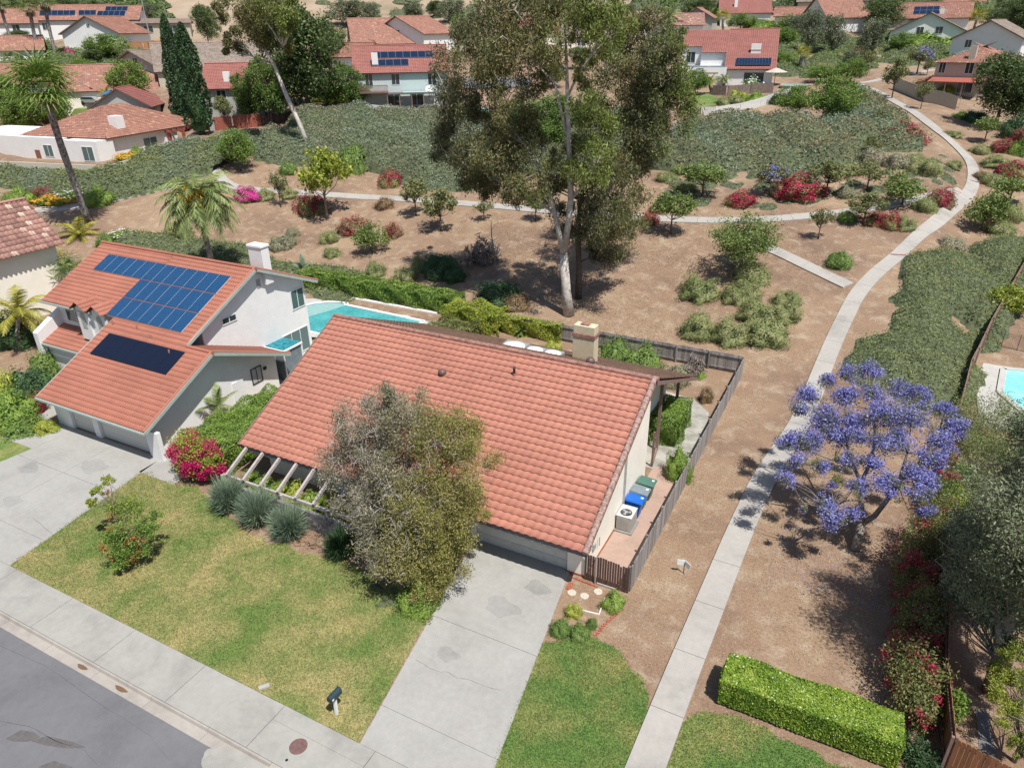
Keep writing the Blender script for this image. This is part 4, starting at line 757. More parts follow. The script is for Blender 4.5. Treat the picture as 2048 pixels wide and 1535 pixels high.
# ------------------------------------------------------------------ fences and gate
def board_fence(name, label, pts, h, mb, mp, group=None, board=.145, post=2.4, cap=False, gap=.008, rail_side=1, rough=.04, seed=1):
    rng = random.Random(seed); c = np.mean(np.array(pts), 0); t = thing(name, label, 'fence', (c[0], c[1], 0), group=group); g = G(); posts = []; rails = G()
    for a, b in zip(pts, pts[1:]):
        a, b = Vector(a), Vector(b); d = (b - a); L = d.length; d.normalize(); n = Vector((-d.y, d.x)) * rail_side; k = int(L / board)
        for i in range(k):
            p = a + d * (i * board + board / 2); z = float(T(p.x, p.y)); hh = h + rng.uniform(-rough, rough); an = Vector((d.x, d.y, 0)) * (board - gap) / 2; th = Vector((n.x, n.y, 0)) * .02; q = Vector((p.x, p.y, z - .05)) + th * rng.uniform(-.3, .3)
            g.ext([q - an, q + an, q + an + Vector((0, 0, hh - .04)), q + an * .5 + Vector((0, 0, hh)), q - an * .5 + Vector((0, 0, hh)), q - an + Vector((0, 0, hh - .04))], -th)
        m = max(1, round(L / post))
        for i in range(m + 1):
            p = a + d * (L * i / m); z = float(T(p.x, p.y)); posts.append((p + n * .08, z))
        for i in range(m):
            p, q = a + d * (L * i / m), a + d * (L * (i + 1) / m)
            for f in (.2, .85): rails.beam((p.x + n.x * .045, p.y + n.y * .045, float(T(p.x, p.y)) + h * f), (q.x + n.x * .045, q.y + n.y * .045, float(T(q.x, q.y)) + h * f), .04, .09)
            if cap: rails.beam((p.x, p.y, float(T(p.x, p.y)) + h + .02), (q.x, q.y, float(T(q.x, q.y)) + h + .02), .12, .035)
    g.build('boards', mb, t); rails.build('rails', mp, t)
    for p, z in posts[:60]: q = G(); q.box(p.x - .045, p.x + .045, p.y - .045, p.y + .045, z - .05, z + h * .97); q.build('post', mp, t)
    return t
board_fence('wooden_fence', 'long weathered grey board fence along the right side yard of the middle house', [(-6.8, 23.95), (-6.8, 48.5)], 1.46, m_fence, m_fence, rail_side=1, seed=2)
board_fence('wooden_fence', 'weathered grey board fence across the back yard behind the brick-banded chimney', [(-6.85, 48.6), (-31.0, 48.6)], 1.46, m_fence, m_fence, rail_side=1, seed=3)
t = thing('garden_gate', 'dark brown slatted wooden gate beside the garage corner of the middle house', 'gate', (-7.9, 23.8, 0)); g = G(); rg = random.Random(4)
for i in range(18):
    x = -8.93 + i * .118; g.box(x, x + .098, 23.78 + .01 * (i % 2), 23.80 + .01 * (i % 2), .04, 1.5 + rg.uniform(-.04, .05) - (.1 if i > 13 else 0))
g.build('boards', m_fenced, t); g = G(); g.box(-8.4, -8.36, 23.7, 23.779, 0, 1.55); g.build('latch_post', m_metal, t); g = G(); g.box(-8.3, -7.4, 23.72, 23.77, .02, .1); g.build('sill', m_beam, t)

# ------------------------------------------------------------------ things in the side yard and front yard
t = thing('air_conditioner', 'light grey air conditioning unit with round fan grille beside the cream side wall', 'air conditioner', (-8.5, 28.3, 0))
g = G(); g.box(-8.88, -8.12, 27.82, 28.80, .09, .93); b = g.build('body', m_metal, t, bevel=.03); g = G()
for i in range(24): g.box(-8.84 + i * .0245, -8.828 + i * .0245, 27.806, 27.819, .14, .84)
for i in range(30): g.box(-8.119, -8.106, 27.86 + i * .03, 27.872 + i * .03, .14, .84)
g.build('louvre', plain('louvre_grey', (.50, .50, .47), .5), t); g = G(); g.box(-8.9, -8.1, 27.8, 28.82, .9305, .955); g.build('top_rim', plain('ac_top', (.62, .62, .6), .5), t, bevel=.01)
g = G(); g.lathe((-8.5, 28.2, .956), [(.30, 0), (.30, .012), (.28, .014)], 28); g.build('fan_opening', m_black, t); g = G()
for i in range(14): a = i / 14 * math.pi; g.beam((-8.5 + .29 * math.cos(a), 28.2 + .29 * math.sin(a), .985), (-8.5 - .29 * math.cos(a), 28.2 - .29 * math.sin(a), .985), .006, .006)
g.build('grille', m_metal, t); g = G(); g.lathe((-8.5, 28.2, .972), [(.085, 0), (.085, .02), (.03, .03)], 14)
for a in (0.4, 2.5, 4.6): g.ext([(-8.5, 28.2, .973), (-8.5 + .25 * math.cos(a - .35), 28.2 + .25 * math.sin(a - .35), .973), (-8.5 + .25 * math.cos(a + .35), 28.2 + .25 * math.sin(a + .35), .978)], (0, 0, .004))
g.build('fan', plain('fan_alu', (.6, .6, .6), .3, .5), t); g = G(); g.box(-8.98, -8.02, 27.7, 28.92, .012, .088); g.build('concrete_pad', plain('pad_grey', (.25, .25, .24), .9), t)
def wheelie(label, x, y, m, ml):
    t = thing('wheelie_bin', label, 'bin', (x, y, 0), group='wheelie bins along the side wall'); g = G(); b = [(x - .30, y - .26), (x + .25, y - .26), (x + .25, y + .26), (x - .30, y + .26)]; tp = [(x - .42, y - .36), (x + .40, y - .36), (x + .40, y + .36), (x - .42, y + .36)]
    g.add([(p[0], p[1], .05) for p in b] + [(p[0], p[1], 1.0) for p in tp], [(3, 2, 1, 0), (4, 5, 6, 7), (0, 1, 5, 4), (1, 2, 6, 5), (2, 3, 7, 6), (3, 0, 4, 7)]); g.build('body', m, t, bevel=.03)
    g = G(); g.add([(x - .46, y - .39, 1.03), (x + .47, y - .38, 1.0), (x + .47, y + .38, 1.0), (x - .46, y + .39, 1.03), (x - .44, y - .34, 1.13), (x + .42, y - .34, 1.07), (x + .42, y + .34, 1.07), (x - .44, y + .34, 1.13)], [(3, 2, 1, 0), (4, 5, 6, 7), (0, 1, 5, 4), (1, 2, 6, 5), (2, 3, 7, 6), (3, 0, 4, 7)]); g.build('lid', ml, t, bevel=.015)
    g = G(); g.tube([(x - .5, y - .3, 1.06), (x - .5, y + .3, 1.06)], .02, 6); g.build('handle', ml, t)
    for s in (-1, 1): g = G(); g.tube([(x - .3, y + s * .27, .1), (x - .3, y + s * .33, .1)], .1, 12); g.build('wheel', m_black, t)
    g = G(); g.box(x + .22, x + .36, y + .08, y + .2, 1.075, 1.083); g.build('sticker', m_trim, t)
wheelie('blue recycling bin with blue lid, next to the air conditioning unit', -8.42, 29.4, m_plblue, m_plblue); wheelie('green bin with a grey-blue lid, between the blue and the green-lidded bin', -8.42, 30.25, m_plgreen, m_plgrey); wheelie('green bin with a green lid, farthest from the air conditioning unit', -8.38, 31.15, m_plgreen, m_plgreen)
# mailbox, stub post, utility covers
t = thing('mailbox', 'dark green domed mailbox on a white post in the front lawn', 'mailbox', (-14.37, 12.98, 0)); g = G(); g.beam((-14.37, 12.98, 0), (-14.37, 13.02, .9), .10, .10, (0, 1, 0)); g.build('post', m_trim, t)
a, b = atz(659, 1402, .98), atz(676, 1384, .98); d = (b - a).normalized(); d.z = 0; d.normalize(); s = Vector((-d.y, d.x, 0)); c0 = Vector((-14.37, 13.02, .98)) - d * .26; pr = [(-.12, -.1), (.12, -.1)] + [(.12 * math.cos(k), .04 + .12 * math.sin(k)) for k in np.linspace(0, math.pi, 9)]
g = G(); g.ext([c0 + s * p + Vector((0, 0, q)) for p, q in pr], d * .55); g.build('box', plain('mailbox_green', (.025, .05, .06), .4), t); g = G(); g.beam(c0 - d * .012 + Vector((0, 0, -.02)), c0 - d * .004 + Vector((0, 0, -.02)), .19, .17); g.build('door', m_black, t)
g = G(); q0 = c0 + s * .125 + d * .1; g.box(q0.x - .005, q0.x + .03, q0.y - .05, q0.y + .02, .93, 1.0); q1 = c0 - s * .125 + d * .08; g.box(q1.x - .03, q1.x + .005, q1.y - .04, q1.y + .04, .95, 1.02); g.build('number_plate', m_trim, t)
g = G(); g.beam((-14.37, 13.02, .87), (-14.37 + .01, 13.02, .875), .2, .2); g.build('bracket', m_beam, t)
p = at(520, 1384); t = G(); d2 = Vector((.42, .5, 0)); t.tube([Vector(p) + Vector((0, 0, .05)), Vector(p) + d2 * .62 + Vector((0, 0, .06))], .11, 10); setp(t.build('stub_post', m_side), 'short pale concrete stub lying at the lawn edge by the pavement', 'stub')
g = G(); g.lathe((-14.71, 11.32, .028), [(.32, 0), (.32, .008), (.3, .009)], 36); g.lathe((-14.71, 11.32, .037), [(.28, 0), (.27, .004), (.03, .0045)], 30); setp(g.build('manhole_cover', plain('rusty_iron', (.20, .115, .105), .8, .3, var=.2, vs=8)), 'round rusty brown manhole cover in the pavement', 'manhole cover')
p = at(574, 1522); g = G(); g.lathe((p[0], p[1], .028), [(.055, 0), (.05, .01)], 12); setp(g.build('valve_cap', m_black), 'tiny black valve cap in the pavement by the manhole cover', 'valve cap')
# sign, edging strips, stepping stones, planting by the gate
t = thing('lawn_sign', 'small white two-panel sign on a thin green post in the dirt beside the footpath', 'sign', (-4.98, 26.2, 0)); g = G(); g.tube([(-4.98, 26.2, 0), (-4.98, 26.2, .62)], .022, 8); g.build('post', m_plgreen, t)
g = G(); g.beam((-5.3, 26.12, .62), (-4.97, 26.22, .62), .02, .3); g.build('panel', m_trim, t); g = G(); g.beam((-4.965, 26.22, .62), (-4.68, 26.02, .60), .02, .28); g.build('panel', m_trim, t)
for px, py, nm in ((1143.5, 1185, 'left, nearest the driveway'), (1168.7, 1191.5, 'middle one of the three'), (1196, 1183, 'right, nearest the gate')):
    p = atz(px, py, 0); g = G(); g.lathe((p.x, p.y, 0), [(.2, 0), (.2, .03), (.18, .045)], 20); setp(g.build('stepping_stone', plain('pebble_stone', (.55, .50, .42), .9, var=.25, vs=18)), 'round pebbled stepping stone, ' + nm, 'stepping stone', 'stepping stones in front of the gate')
for a, b, nm in (((1165, 1220), (1198, 1228), 'running sideways from the yellow-green shrub'), ((1198, 1228), (1210, 1194), 'running up towards the bush by the gate')):
    g = G(); g.beam(atz(*a, .04), atz(*b, .04), .04, .06); setp(g.build('edging_strip', m_trim), 'thin white edging strip in the planting bed, ' + nm, 'edging', 'white edging strips')
g = G(); rg = random.Random(7)
for k in range(13):
    p = atz(1192, 1268, .03).lerp(atz(1240, 1218, .03), k / 12) + Vector((rg.uniform(-.03, .03), rg.uniform(-.03, .03), 0)); g.beam(p - Vector((.06, .05, 0)), p + Vector((.06, .05, 0)), .07, .06)
setp(g.build('brick_edging', m_brick), 'diagonal row of red bricks edging the planting bed', 'brick edging'); g = G()
for k in range(5): p = atz(1142, 1166, .03).lerp(atz(1136, 1177, .03), k / 4); g.beam(p - Vector((.1, 0, 0)), p + Vector((.1, .03, 0)), .08, .06)
for k in range(8): p = atz(1150, 1155, .03).lerp(atz(1192, 1171, .03), k / 7); g.beam(p - Vector((.08, .02, 0)), p + Vector((.08, -.02, 0)), .08, .06)
setp(g.build('brick_edging', m_brick), 'short red brick edging against the garage corner', 'brick edging')

# ------------------------------------------------------------------ planting: prototypes, then each plant where it grows
def dims(bx, by, ty, wpx, f=.93):
    p = at(bx, by); r = ray(bx, (by + ty) / 2); dep = math.atan2(-r[2], math.hypot(r[0], r[1])); return p, wpx * mpp(p), max(.25, (by - ty) * mpp(p) / max(.3, math.cos(dep)) * f)
PT = {'round': proto_tree(21, l_tr1, m_bark, 3600, 'round', .058), 'open': proto_tree(22, l_tr2, m_bark, 2600, 'open', .056), 'umb': proto_tree(23, l_tr1, m_bark, 3000, 'umbrella', .056), 'airy': proto_tree(24, l_tr2, m_bark, 1500, 'open', .055),
      'big': proto_tree(25, l_mid, m_bark, 15000, 'tall', .030), 'dark': proto_tree(26, l_dk2, m_bark, 15000, 'tall', .030), 'lime': proto_tree(27, l_lime, m_barkg, 2600, 'open', .055), 'lav': proto_tree(28, l_tr2, m_bark, 2400, 'umbrella', .056, (l_jac, 420)),
      'grey': proto_tree(29, l_grt, m_bark, 9000, 'tall', .036), 'rbig': proto_tree(31, l_tr1, m_bark, 11000, 'round', .028), 'bright': proto_tree(30, l_brt2, m_bark, 11000, 'round', .034)}
PS = {'grn': proto_shrub(41, l_mid, 2400, .055), 'olv': proto_shrub(42, l_cov, 3600, .045, .24), 'gry': proto_shrub(43, l_covg, 2200, .055), 'red': proto_shrub(44, l_olv, 2200, .055, .2, (l_red, 1500, 14, .38)), 'redfew': proto_shrub(45, l_rbr, 2200, .055, .2, (l_red, 380, 5, .28)),
      'mag': proto_shrub(46, l_mid, 1800, .055, .2, (l_mag, 1700, 16, .35)), 'brt': proto_shrub(47, l_brt, 3600, .05, .3), 'drk': proto_shrub(48, l_drk, 2400, .055), 'yel': proto_shrub(49, l_lime, 2800, .055, .3), 'wht': proto_shrub(50, l_mid, 900, .07, .2, (m_trim, 160, 40, .3)),
      'brn': proto_shrub(51, l_rbr, 2200, .055), 'org': proto_shrub(52, l_brt, 500, .085, .2, (l_org, 500, 20, .3)), 'bare': proto_shrub(53, plain('dry_twig', (.25, .21, .18), .9), 900, .30, .3, None, spiky=True, core=False)}
GT, GS = 'young trees of the green belt', 'mounded shrubs of the green belt'
def tr(k, bx, by, ty, w, label, group=GT, name='tree', cat='tree', f=.93): p, ww, h = dims(bx, by, ty, w, f); return place(PT[k], name, label, cat, (p[0], p[1], p[2] - .03), ww, h, group)
def sh(k, bx, by, ty, w, label, group=GS, name='shrub', cat='shrub', f=.74): p, ww, h = dims(bx, by, ty, w, f); return place(PS[k], name, label, cat, (p[0], p[1] + ww * .3, float(T(p[0], p[1] + ww * .3)) - .05), ww, h, group)
for a in (('airy', 562, 415, 338, 44, 'thin sparse young tree between two low mounds by the cross path, above the left chimney'), ('lime', 655, 439, 296, 118, 'yellow-green tree with a thick pale trunk behind the crimson bush'),
          ('open', 832, 432, 352, 68, 'small green tree on a thin trunk right of the brown round bush'), ('open', 882, 462, 374, 84, 'airy green tree casting a dappled shadow, left of the tall eucalyptus'),
          ('airy', 968, 442, 400, 50, 'very small sapling beside the red mark on the cross path'), ('umb', 1071, 442, 388, 50, 'small round tree seen between the eucalyptus limbs'),
          ('round', 745, 508, 444, 66, 'small pale-green bushy tree between red shrubs in the open ground'), ('umb', 1404, 396, 322, 98, 'flat-crowned green tree above the cross path, left of the magenta bush'),
          ('umb', 1341, 470, 380, 92, 'leaning tree with a low wide crown at the cross path'), ('airy', 1636, 480, 412, 56, 'slender young tree with a round dappled shadow between the two paths'),
          ('open', 1726, 450, 384, 82, 'wide olive tree over the crimson bushes beside the main footpath'), ('round', 1803, 412, 342, 86, 'rounded green tree beside the cross path junction'),
          ('open', 1651, 392, 318, 88, 'green tree above the crimson and salmon hedge bushes'), ('airy', 1733, 382, 322, 82, 'thin spreading tree between the round tree and the grey bank'),
          ('round', 1961, 462, 372, 78, 'dense round tree on a short trunk right of the main footpath'), ('umb', 2016, 412, 350, 84, 'wide low tree at the right edge beyond the footpath bend'),
          ('lav', 1539, 392, 326, 70, 'small tree dotted with lavender blossom left of the crimson bushes'), ('airy', 1753, 262, 216, 46, 'small airy tree on the grey-green bank by the footpath'),
          ('open', 1741, 312, 272, 46, 'little olive tree left of the red-flowered bush by the footpath bend'), ('airy', 1841, 218, 160, 42, 'thin young tree beside the tan garden wall'),
          ('open', 1783, 198, 116, 58, 'taller olive tree at the far turn of the footpath'), ('umb', 1968, 286, 232, 56, 'low umbrella-shaped tree right of the footpath below the big dark tree'),
          ('airy', 1853, 152, 120, 28, 'tiny far tree in front of the red canopy'), ('lav', 1833, 150, 92, 62, 'far tree with pale lavender blossom before the tan house'),
          ('grey', 1741, 116, 38, 60, 'tall dense grey-green tree below the white gabled house'), ('grey', 1660, 110, 30, 52, 'tall grey-green tree left of the white gabled house'),
          ('grey', 1613, 112, 20, 54, 'far grey-green tree above the pool garden'), ('bright', 1700, 168, 118, 62, 'bushy green tree between the garden wall and the footpath'),
          ('bright', 1590, 235, 172, 92, 'big bright-green shrubby tree left half below the bright pool'), ('bright', 1660, 255, 152, 108, 'bigger bright-green shrubby tree right half below the bright pool'),
          ('dark', 1990, 255, 112, 140, 'very large dark evergreen beside the tan two-storey house'), ('dark', 1757, 66, 0, 92, 'large dark tree behind the white gabled house'),
          ('dark', 2030, 92, 0, 86, 'large dark tree at the top right corner'), ('round', 1940, 40, 0, 62, 'olive tree far behind the white gabled house roof'), ('mid' if 0 else 'round', 1570, 70, 30, 50, 'far green tree behind the red roof with white chimney')): tr(*a)
tr('rbig', 1480, 548, 412, 145, 'big round tree with faint lavender flowers where the link path begins', f=.9)
for a in (('bright', 220, 120, 70, 96, 'large grey-green tree in front of the solar-roofed houses'), ('bright', 268, 205, 122, 88, 'bright green tree in the garden with the blue umbrella'),
          ('bright', 60, 268, 176, 96, 'dense green tree left of the tall palm trunk'), ('bright', 122, 262, 172, 66, 'dense green tree behind the tall palm trunk'), ('bright', 482, 342, 258, 78, 'bright green round tree at the end of the bank, below the red fence'),
          ('open', 452, 250, 190, 44, 'thin tree in front of the white house beside the cypresses'), ('dark', 620, 243, 28, 190, 'huge dense evergreen left of the solar-roofed house with the deck'), ('big', 545, 252, 120, 90, 'dark green tree left of the leaning eucalyptus trunk'),
          ('big', 700, 222, 130, 84, 'green tree overhanging the deck of the solar-roofed house'), ('dark', 418, 92, 15, 60, 'dark bushy tree on the edge of the bare hillside'), ('dark', 560, 66, 0, 66, 'dark tree on the hillside right of the leaning eucalyptus'),
          ('grey', 702, 52, 0, 90, 'broad grey tree on the bare hill'), ('grey', 742, 58, 6, 50, 'smaller grey tree right of the broad one on the hill'), ('grey', 905, 48, 0, 66, 'grey-green tree on the hill above the gabled white house'),
          ('bright', 925, 95, 32, 60, 'bright green tree beside the small white gabled house'), ('bright', 1390, 190, 140, 62, 'bright round tree beside the basketball hoop'), ('dark', 130, 45, 0, 90, 'dark hillside tree at the top left'), ('dark', 30, 40, 0, 70, 'dark tree in the top left corner'),
          ('dark', 200, 48, 5, 60, 'dark tree behind the left solar-roofed house'), ('bright', 1480, 62, 28, 62, 'green trees in the yard behind the red roofed house'), ('dark', 1400, 30, 0, 80, 'dark hillside tree behind the far palms'), ('grey', 1520, 30, 0, 70, 'pale hillside tree above the far chimney'), ('grey', 1850, 22, 0, 60, 'pale far tree above the orange roof with dark panels')): tr(*a, group='trees between the houses')
for a in (('bright', 160, 40, 12, 50, 'rounded green tree above the left solar roofs'), ('dark', 245, 40, 10, 54, 'dark tree above the gap between the solar roofs'), ('grey', 300, 36, 8, 44, 'grey tree on the terrace at the top, near the tall pale pole'), ('bright', 75, 75, 46, 52, 'bushy green tree between the shaggy palms and the solar roof'),
          ('dark', 40, 92, 62, 56, 'dark green tree behind the shaggy palms'), ('bright', 165, 150, 118, 60, 'green tree left of the large grey-green one'), ('dark', 190, 128, 100, 50, 'dark bush-like tree behind the large grey-green one'), ('bright', 15, 235, 150, 84, 'leafy tree at the left edge above the flat white wall'),
          ('bright', 92, 215, 160, 60, 'leafy tree just behind the tallest palm trunk'), ('grey', 310, 135, 108, 44, 'grey-green tree left of the cypresses near the orange fence'), ('dark', 495, 60, 22, 50, 'dark tree behind the leaning eucalyptus crown'), ('bright', 540, 75, 40, 60, 'green tree behind the shake roof'),
          ('dark', 660, 150, 60, 100, 'dense dark tree touching the left of the solar roof'), ('big', 590, 210, 110, 90, 'dense green tree between the leaning trunk and the deck house'), ('bright', 655, 215, 150, 76, 'lighter green tree before the dense evergreen'), ('big', 500, 250, 150, 60, 'green tree at the right of the red fence'),
          ('grey', 830, 42, 5, 50, 'grey hillside tree above the dormer house'), ('dark', 872, 36, 4, 40, 'small dark hillside tree near the top middle'), ('big', 1100, 300, 190, 110, 'dense dark green tree behind the forked eucalyptus trunk'), ('bright', 1180, 270, 180, 84, 'green tree behind the limbs of the tallest eucalyptus'), ('dark', 1030, 290, 200, 90, 'dark tree behind the left side of the eucalyptus crown'), ('bright', 1010, 110, 64, 60, 'green tree behind the eucalyptus, left'), ('bright', 1105, 175, 130, 60, 'green tree behind the tallest eucalyptus trunk'), ('dark', 1160, 140, 96, 60, 'dark garden tree behind the eucalyptus'),
          ('bright', 1240, 150, 100, 60, 'green garden tree right behind the eucalyptus'), ('dark', 1290, 240, 160, 90, 'dark tree behind the broad eucalyptus, by the picket fence'), ('dark', 1330, 60, 20, 60, 'dark tree at the top behind the far palms'), ('bright', 1565, 95, 56, 60, 'green tree right of the red roof corner'), ('grey', 1590, 78, 30, 50, 'pale tree above the green one right of the red roof'),
          ('dark', 1635, 60, 26, 44, 'dark tree left of the A-gabled house'), ('bright', 1560, 135, 104, 56, 'low green tree above the small pool'), ('bright', 1640, 165, 132, 64, 'low spreading tree right of the small pool'), ('grey', 1700, 135, 100, 44, 'grey young tree on bare ground below the A-gabled house'),
          ('open', 1730, 140, 100, 40, 'thin young tree near the tall grey-green tree'), ('open', 1720, 225, 180, 46, 'thin olive tree where the footpath turns'), ('bright', 1800, 105, 66, 56, 'green tree left of the far lavender tree'), ('bright', 1835, 60, 36, 44, 'light tree in front of the orange roof with dark panel'),
          ('dark', 1985, 60, 20, 60, 'dark tree right of the upper right street lamp'), ('dark', 2010, 45, 5, 60, 'dark tree nearer the top right corner'), ('bright', 1985, 130, 96, 66, 'green tree behind the tan house'), ('bright', 2036, 175, 130, 50, 'bright tree at the right edge behind the big dark tree'), ('dark', 2035, 260, 150, 90, 'dark tree at the right edge beside the big dark tree'),
          ('bright', 1800, 30, 8, 60, 'far green tree at the top right, left of the palm'), ('dark', 1860, 22, 2, 60, 'far dark tree at the top right, right of the palm'), ('grey', 1920, 30, 6, 50, 'far grey tree at the top right'), ('grey', 1250, 40, 8, 56, 'grey tree at the top behind the eucalyptus'), ('bright', 1440, 40, 14, 50, 'green tree behind the far grey gabled house')): tr(*a, group='trees between the houses')
# shrubs of the green belt
for a in (('olv', 525, 402, 374, 38, 'olive mound left of the thin sapling by the cross path'), ('olv', 570, 398, 374, 40, 'olive mound right of the thin sapling by the cross path'), ('mag', 483, 404, 374, 52, 'bright magenta bush at the corner of the cross path'),
          ('red', 612, 430, 386, 62, 'large crimson bush left of the thick pale trunk'), ('redfew', 625, 362, 336, 44, 'dark red bush above the cross path, under the yellow-green tree'), ('brn', 762, 420, 390, 42, 'brownish round bush alone below the cross path'),
          ('red', 772, 376, 338, 46, 'crimson-topped bush against the grey bank'), ('redfew', 694, 472, 436, 66, 'dark red bush left of the pale-green bushy tree'), ('redfew', 780, 478, 442, 40, 'dark red bush right of the pale-green bushy tree'),
          ('olv', 652, 488, 460, 44, 'small green mound below the dark red bush'), ('olv', 658, 516, 492, 38, 'small green mound, the one nearest the left chimney hedge'), ('gry', 579, 474, 452, 32, 'small grey mound on bare soil'),
          ('gry', 553, 502, 472, 60, 'grey straggling bush behind the chimney hedge'), ('olv', 742, 556, 520, 48, 'olive mound at the foot of the dry slope, left'), ('olv', 800, 568, 530, 56, 'olive mound at the foot of the dry slope, right'),
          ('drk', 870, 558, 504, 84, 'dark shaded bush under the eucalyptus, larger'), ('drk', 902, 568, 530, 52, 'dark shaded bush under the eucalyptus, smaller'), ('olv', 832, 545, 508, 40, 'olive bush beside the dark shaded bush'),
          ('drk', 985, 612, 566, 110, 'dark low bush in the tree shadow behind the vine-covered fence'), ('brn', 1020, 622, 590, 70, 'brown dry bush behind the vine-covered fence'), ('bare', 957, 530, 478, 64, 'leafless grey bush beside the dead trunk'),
          ('olv', 1390, 604, 552, 86, 'olive mound, leftmost of the upper cluster by the open ground'), ('olv', 1465, 610, 570, 60, 'olive mound in the middle of the cluster'), ('olv', 1500, 572, 526, 80, 'olive mound just below the big round tree'),
          ('olv', 1487, 600, 558, 64, 'olive mound behind the middle of the cluster'), ('olv', 1388, 680, 622, 78, 'olive mound, leftmost of the lower cluster'), ('olv', 1452, 694, 638, 84, 'olive mound, lowest of the lower cluster'),
          ('olv', 1525, 694, 638, 96, 'olive mound, lowest right of the lower cluster'), ('olv', 1508, 650, 602, 90, 'olive mound between the two clusters'), ('olv', 1568, 648, 600, 62, 'olive mound beside the bend of the main footpath'),
          ('olv', 1570, 616, 580, 60, 'small dark mound at the right end of the upper cluster'), ('grn', 1676, 538, 498, 54, 'single leafy green bush in the triangle between the paths'), ('red', 1474, 414, 380, 58, 'round hot-pink bush above the cross path'),
          ('red', 1592, 402, 346, 84, 'large crimson and salmon bush mass above the cross path'), ('redfew', 1560, 398, 360, 50, 'dark crimson bush left of the large crimson mass'), ('redfew', 1545, 368, 340, 62, 'dull red bush behind the lavender-dotted tree'),
          ('red', 1750, 452, 426, 52, 'crimson bush at the foot of the wide olive tree, left'), ('red', 1782, 460, 424, 48, 'crimson bush at the foot of the wide olive tree, right'), ('olv', 1808, 464, 430, 44, 'pale olive bush right of the crimson bushes'),
          ('olv', 1848, 426, 394, 52, 'pale green bush at the inner corner of the path junction'), ('redfew', 1880, 414, 372, 60, 'round red-tinged bush beside the main footpath bend'), ('grn', 1692, 446, 416, 38, 'small green bush beside the cross path'),
          ('gry', 1692, 398, 372, 52, 'grey-leaved bush beside fallen pink petals'), ('olv', 1368, 385, 366, 56, 'grey-green low bush above the leaning tree'), ('brn', 1312, 428, 402, 40, 'brown dry bush left of the leaning tree'),
          ('red', 1293, 452, 424, 36, 'small orange-red flowering bush at the path edge by the dark eucalyptus'), ('redfew', 1812, 292, 242, 78, 'big dull-red flowering bush left of the footpath'), ('olv', 1905, 275, 260, 38, 'small brown-green mound right of the footpath'),
          ('olv', 1960, 310, 286, 44, 'green mound by the umbrella-shaped tree'), ('redfew', 2005, 306, 274, 54, 'reddish mound by the umbrella-shaped tree'), ('olv', 1990, 338, 312, 62, 'dull green mound right of the footpath bend'),
          ('red', 2030, 356, 322, 60, 'crimson bush at the right edge'), ('brt', 2046, 312, 262, 50, 'bright bush cut by the right edge'), ('redfew', 2046, 290, 250, 46, 'purple-red bush cut by the right edge'),
          ('olv', 1906, 338, 318, 36, 'small bush inside the footpath bend'), ('olv', 1985, 372, 346, 50, 'brown-green mound at the outer path junction'), ('brn', 1960, 362, 340, 36, 'brown mound right beside the path junction'),
          ('gry', 1900, 505, 472, 62, 'purple-grey bush right of the main footpath'), ('red', 1968, 440, 424, 40, 'reddish bush behind the dense round tree'), ('olv', 2020, 445, 405, 60, 'green bush beyond the dense round tree'),
          ('olv', 2000, 470, 440, 66, 'low bush below the wide tree at the right edge'), ('gry', 1742, 330, 288, 60, 'grey bush on the bank near the footpath'), ('olv', 1700, 290, 262, 50, 'dark green shrub at the end of the grey bank'),
          ('olv', 1330, 366, 344, 50, 'low olive shrub on the slope right of the eucalyptus crown'), ('olv', 1360, 350, 330, 56, 'low shrub higher on the slope right of the eucalyptus crown'), ('gry', 1620, 372, 350, 46, 'grey shrub behind the large crimson mass'), ('olv', 1700, 352, 330, 60, 'olive shrub behind the thin spreading tree'),
          ('olv', 1850, 350, 312, 70, 'large olive shrub inside the footpath bend'), ('gry', 1790, 338, 300, 60, 'grey shrub left of the large olive shrub'), ('olv', 1830, 332, 302, 46, 'small olive shrub above the round green tree'), ('brn', 1716, 110, 84, 34, 'dark red shrub below the white gabled house'),
          ('olv', 1690, 120, 100, 44, 'round shrub on the bare ground below the white gabled house'), ('olv', 1745, 108, 90, 32, 'small round shrub by the tall grey-green tree'), ('redfew', 1680, 86, 66, 30, 'dark red shrub by the brick wall of the white gabled house'), ('olv', 345, 470, 442, 52, 'olive shrub under the feather palm, left'), ('olv', 360, 478, 458, 44, 'green shrub under the feather palm, right'),
          ('grn', 568, 350, 322, 40, 'green shrub at the end of the grey bank near the leaning trunk'), ('grn', 700, 345, 280, 70, 'green shrub in the bank above the yellow-green tree'), ('brt', 620, 360, 330, 50, 'light green shrub under the leaning trunk foot')): sh(*a)
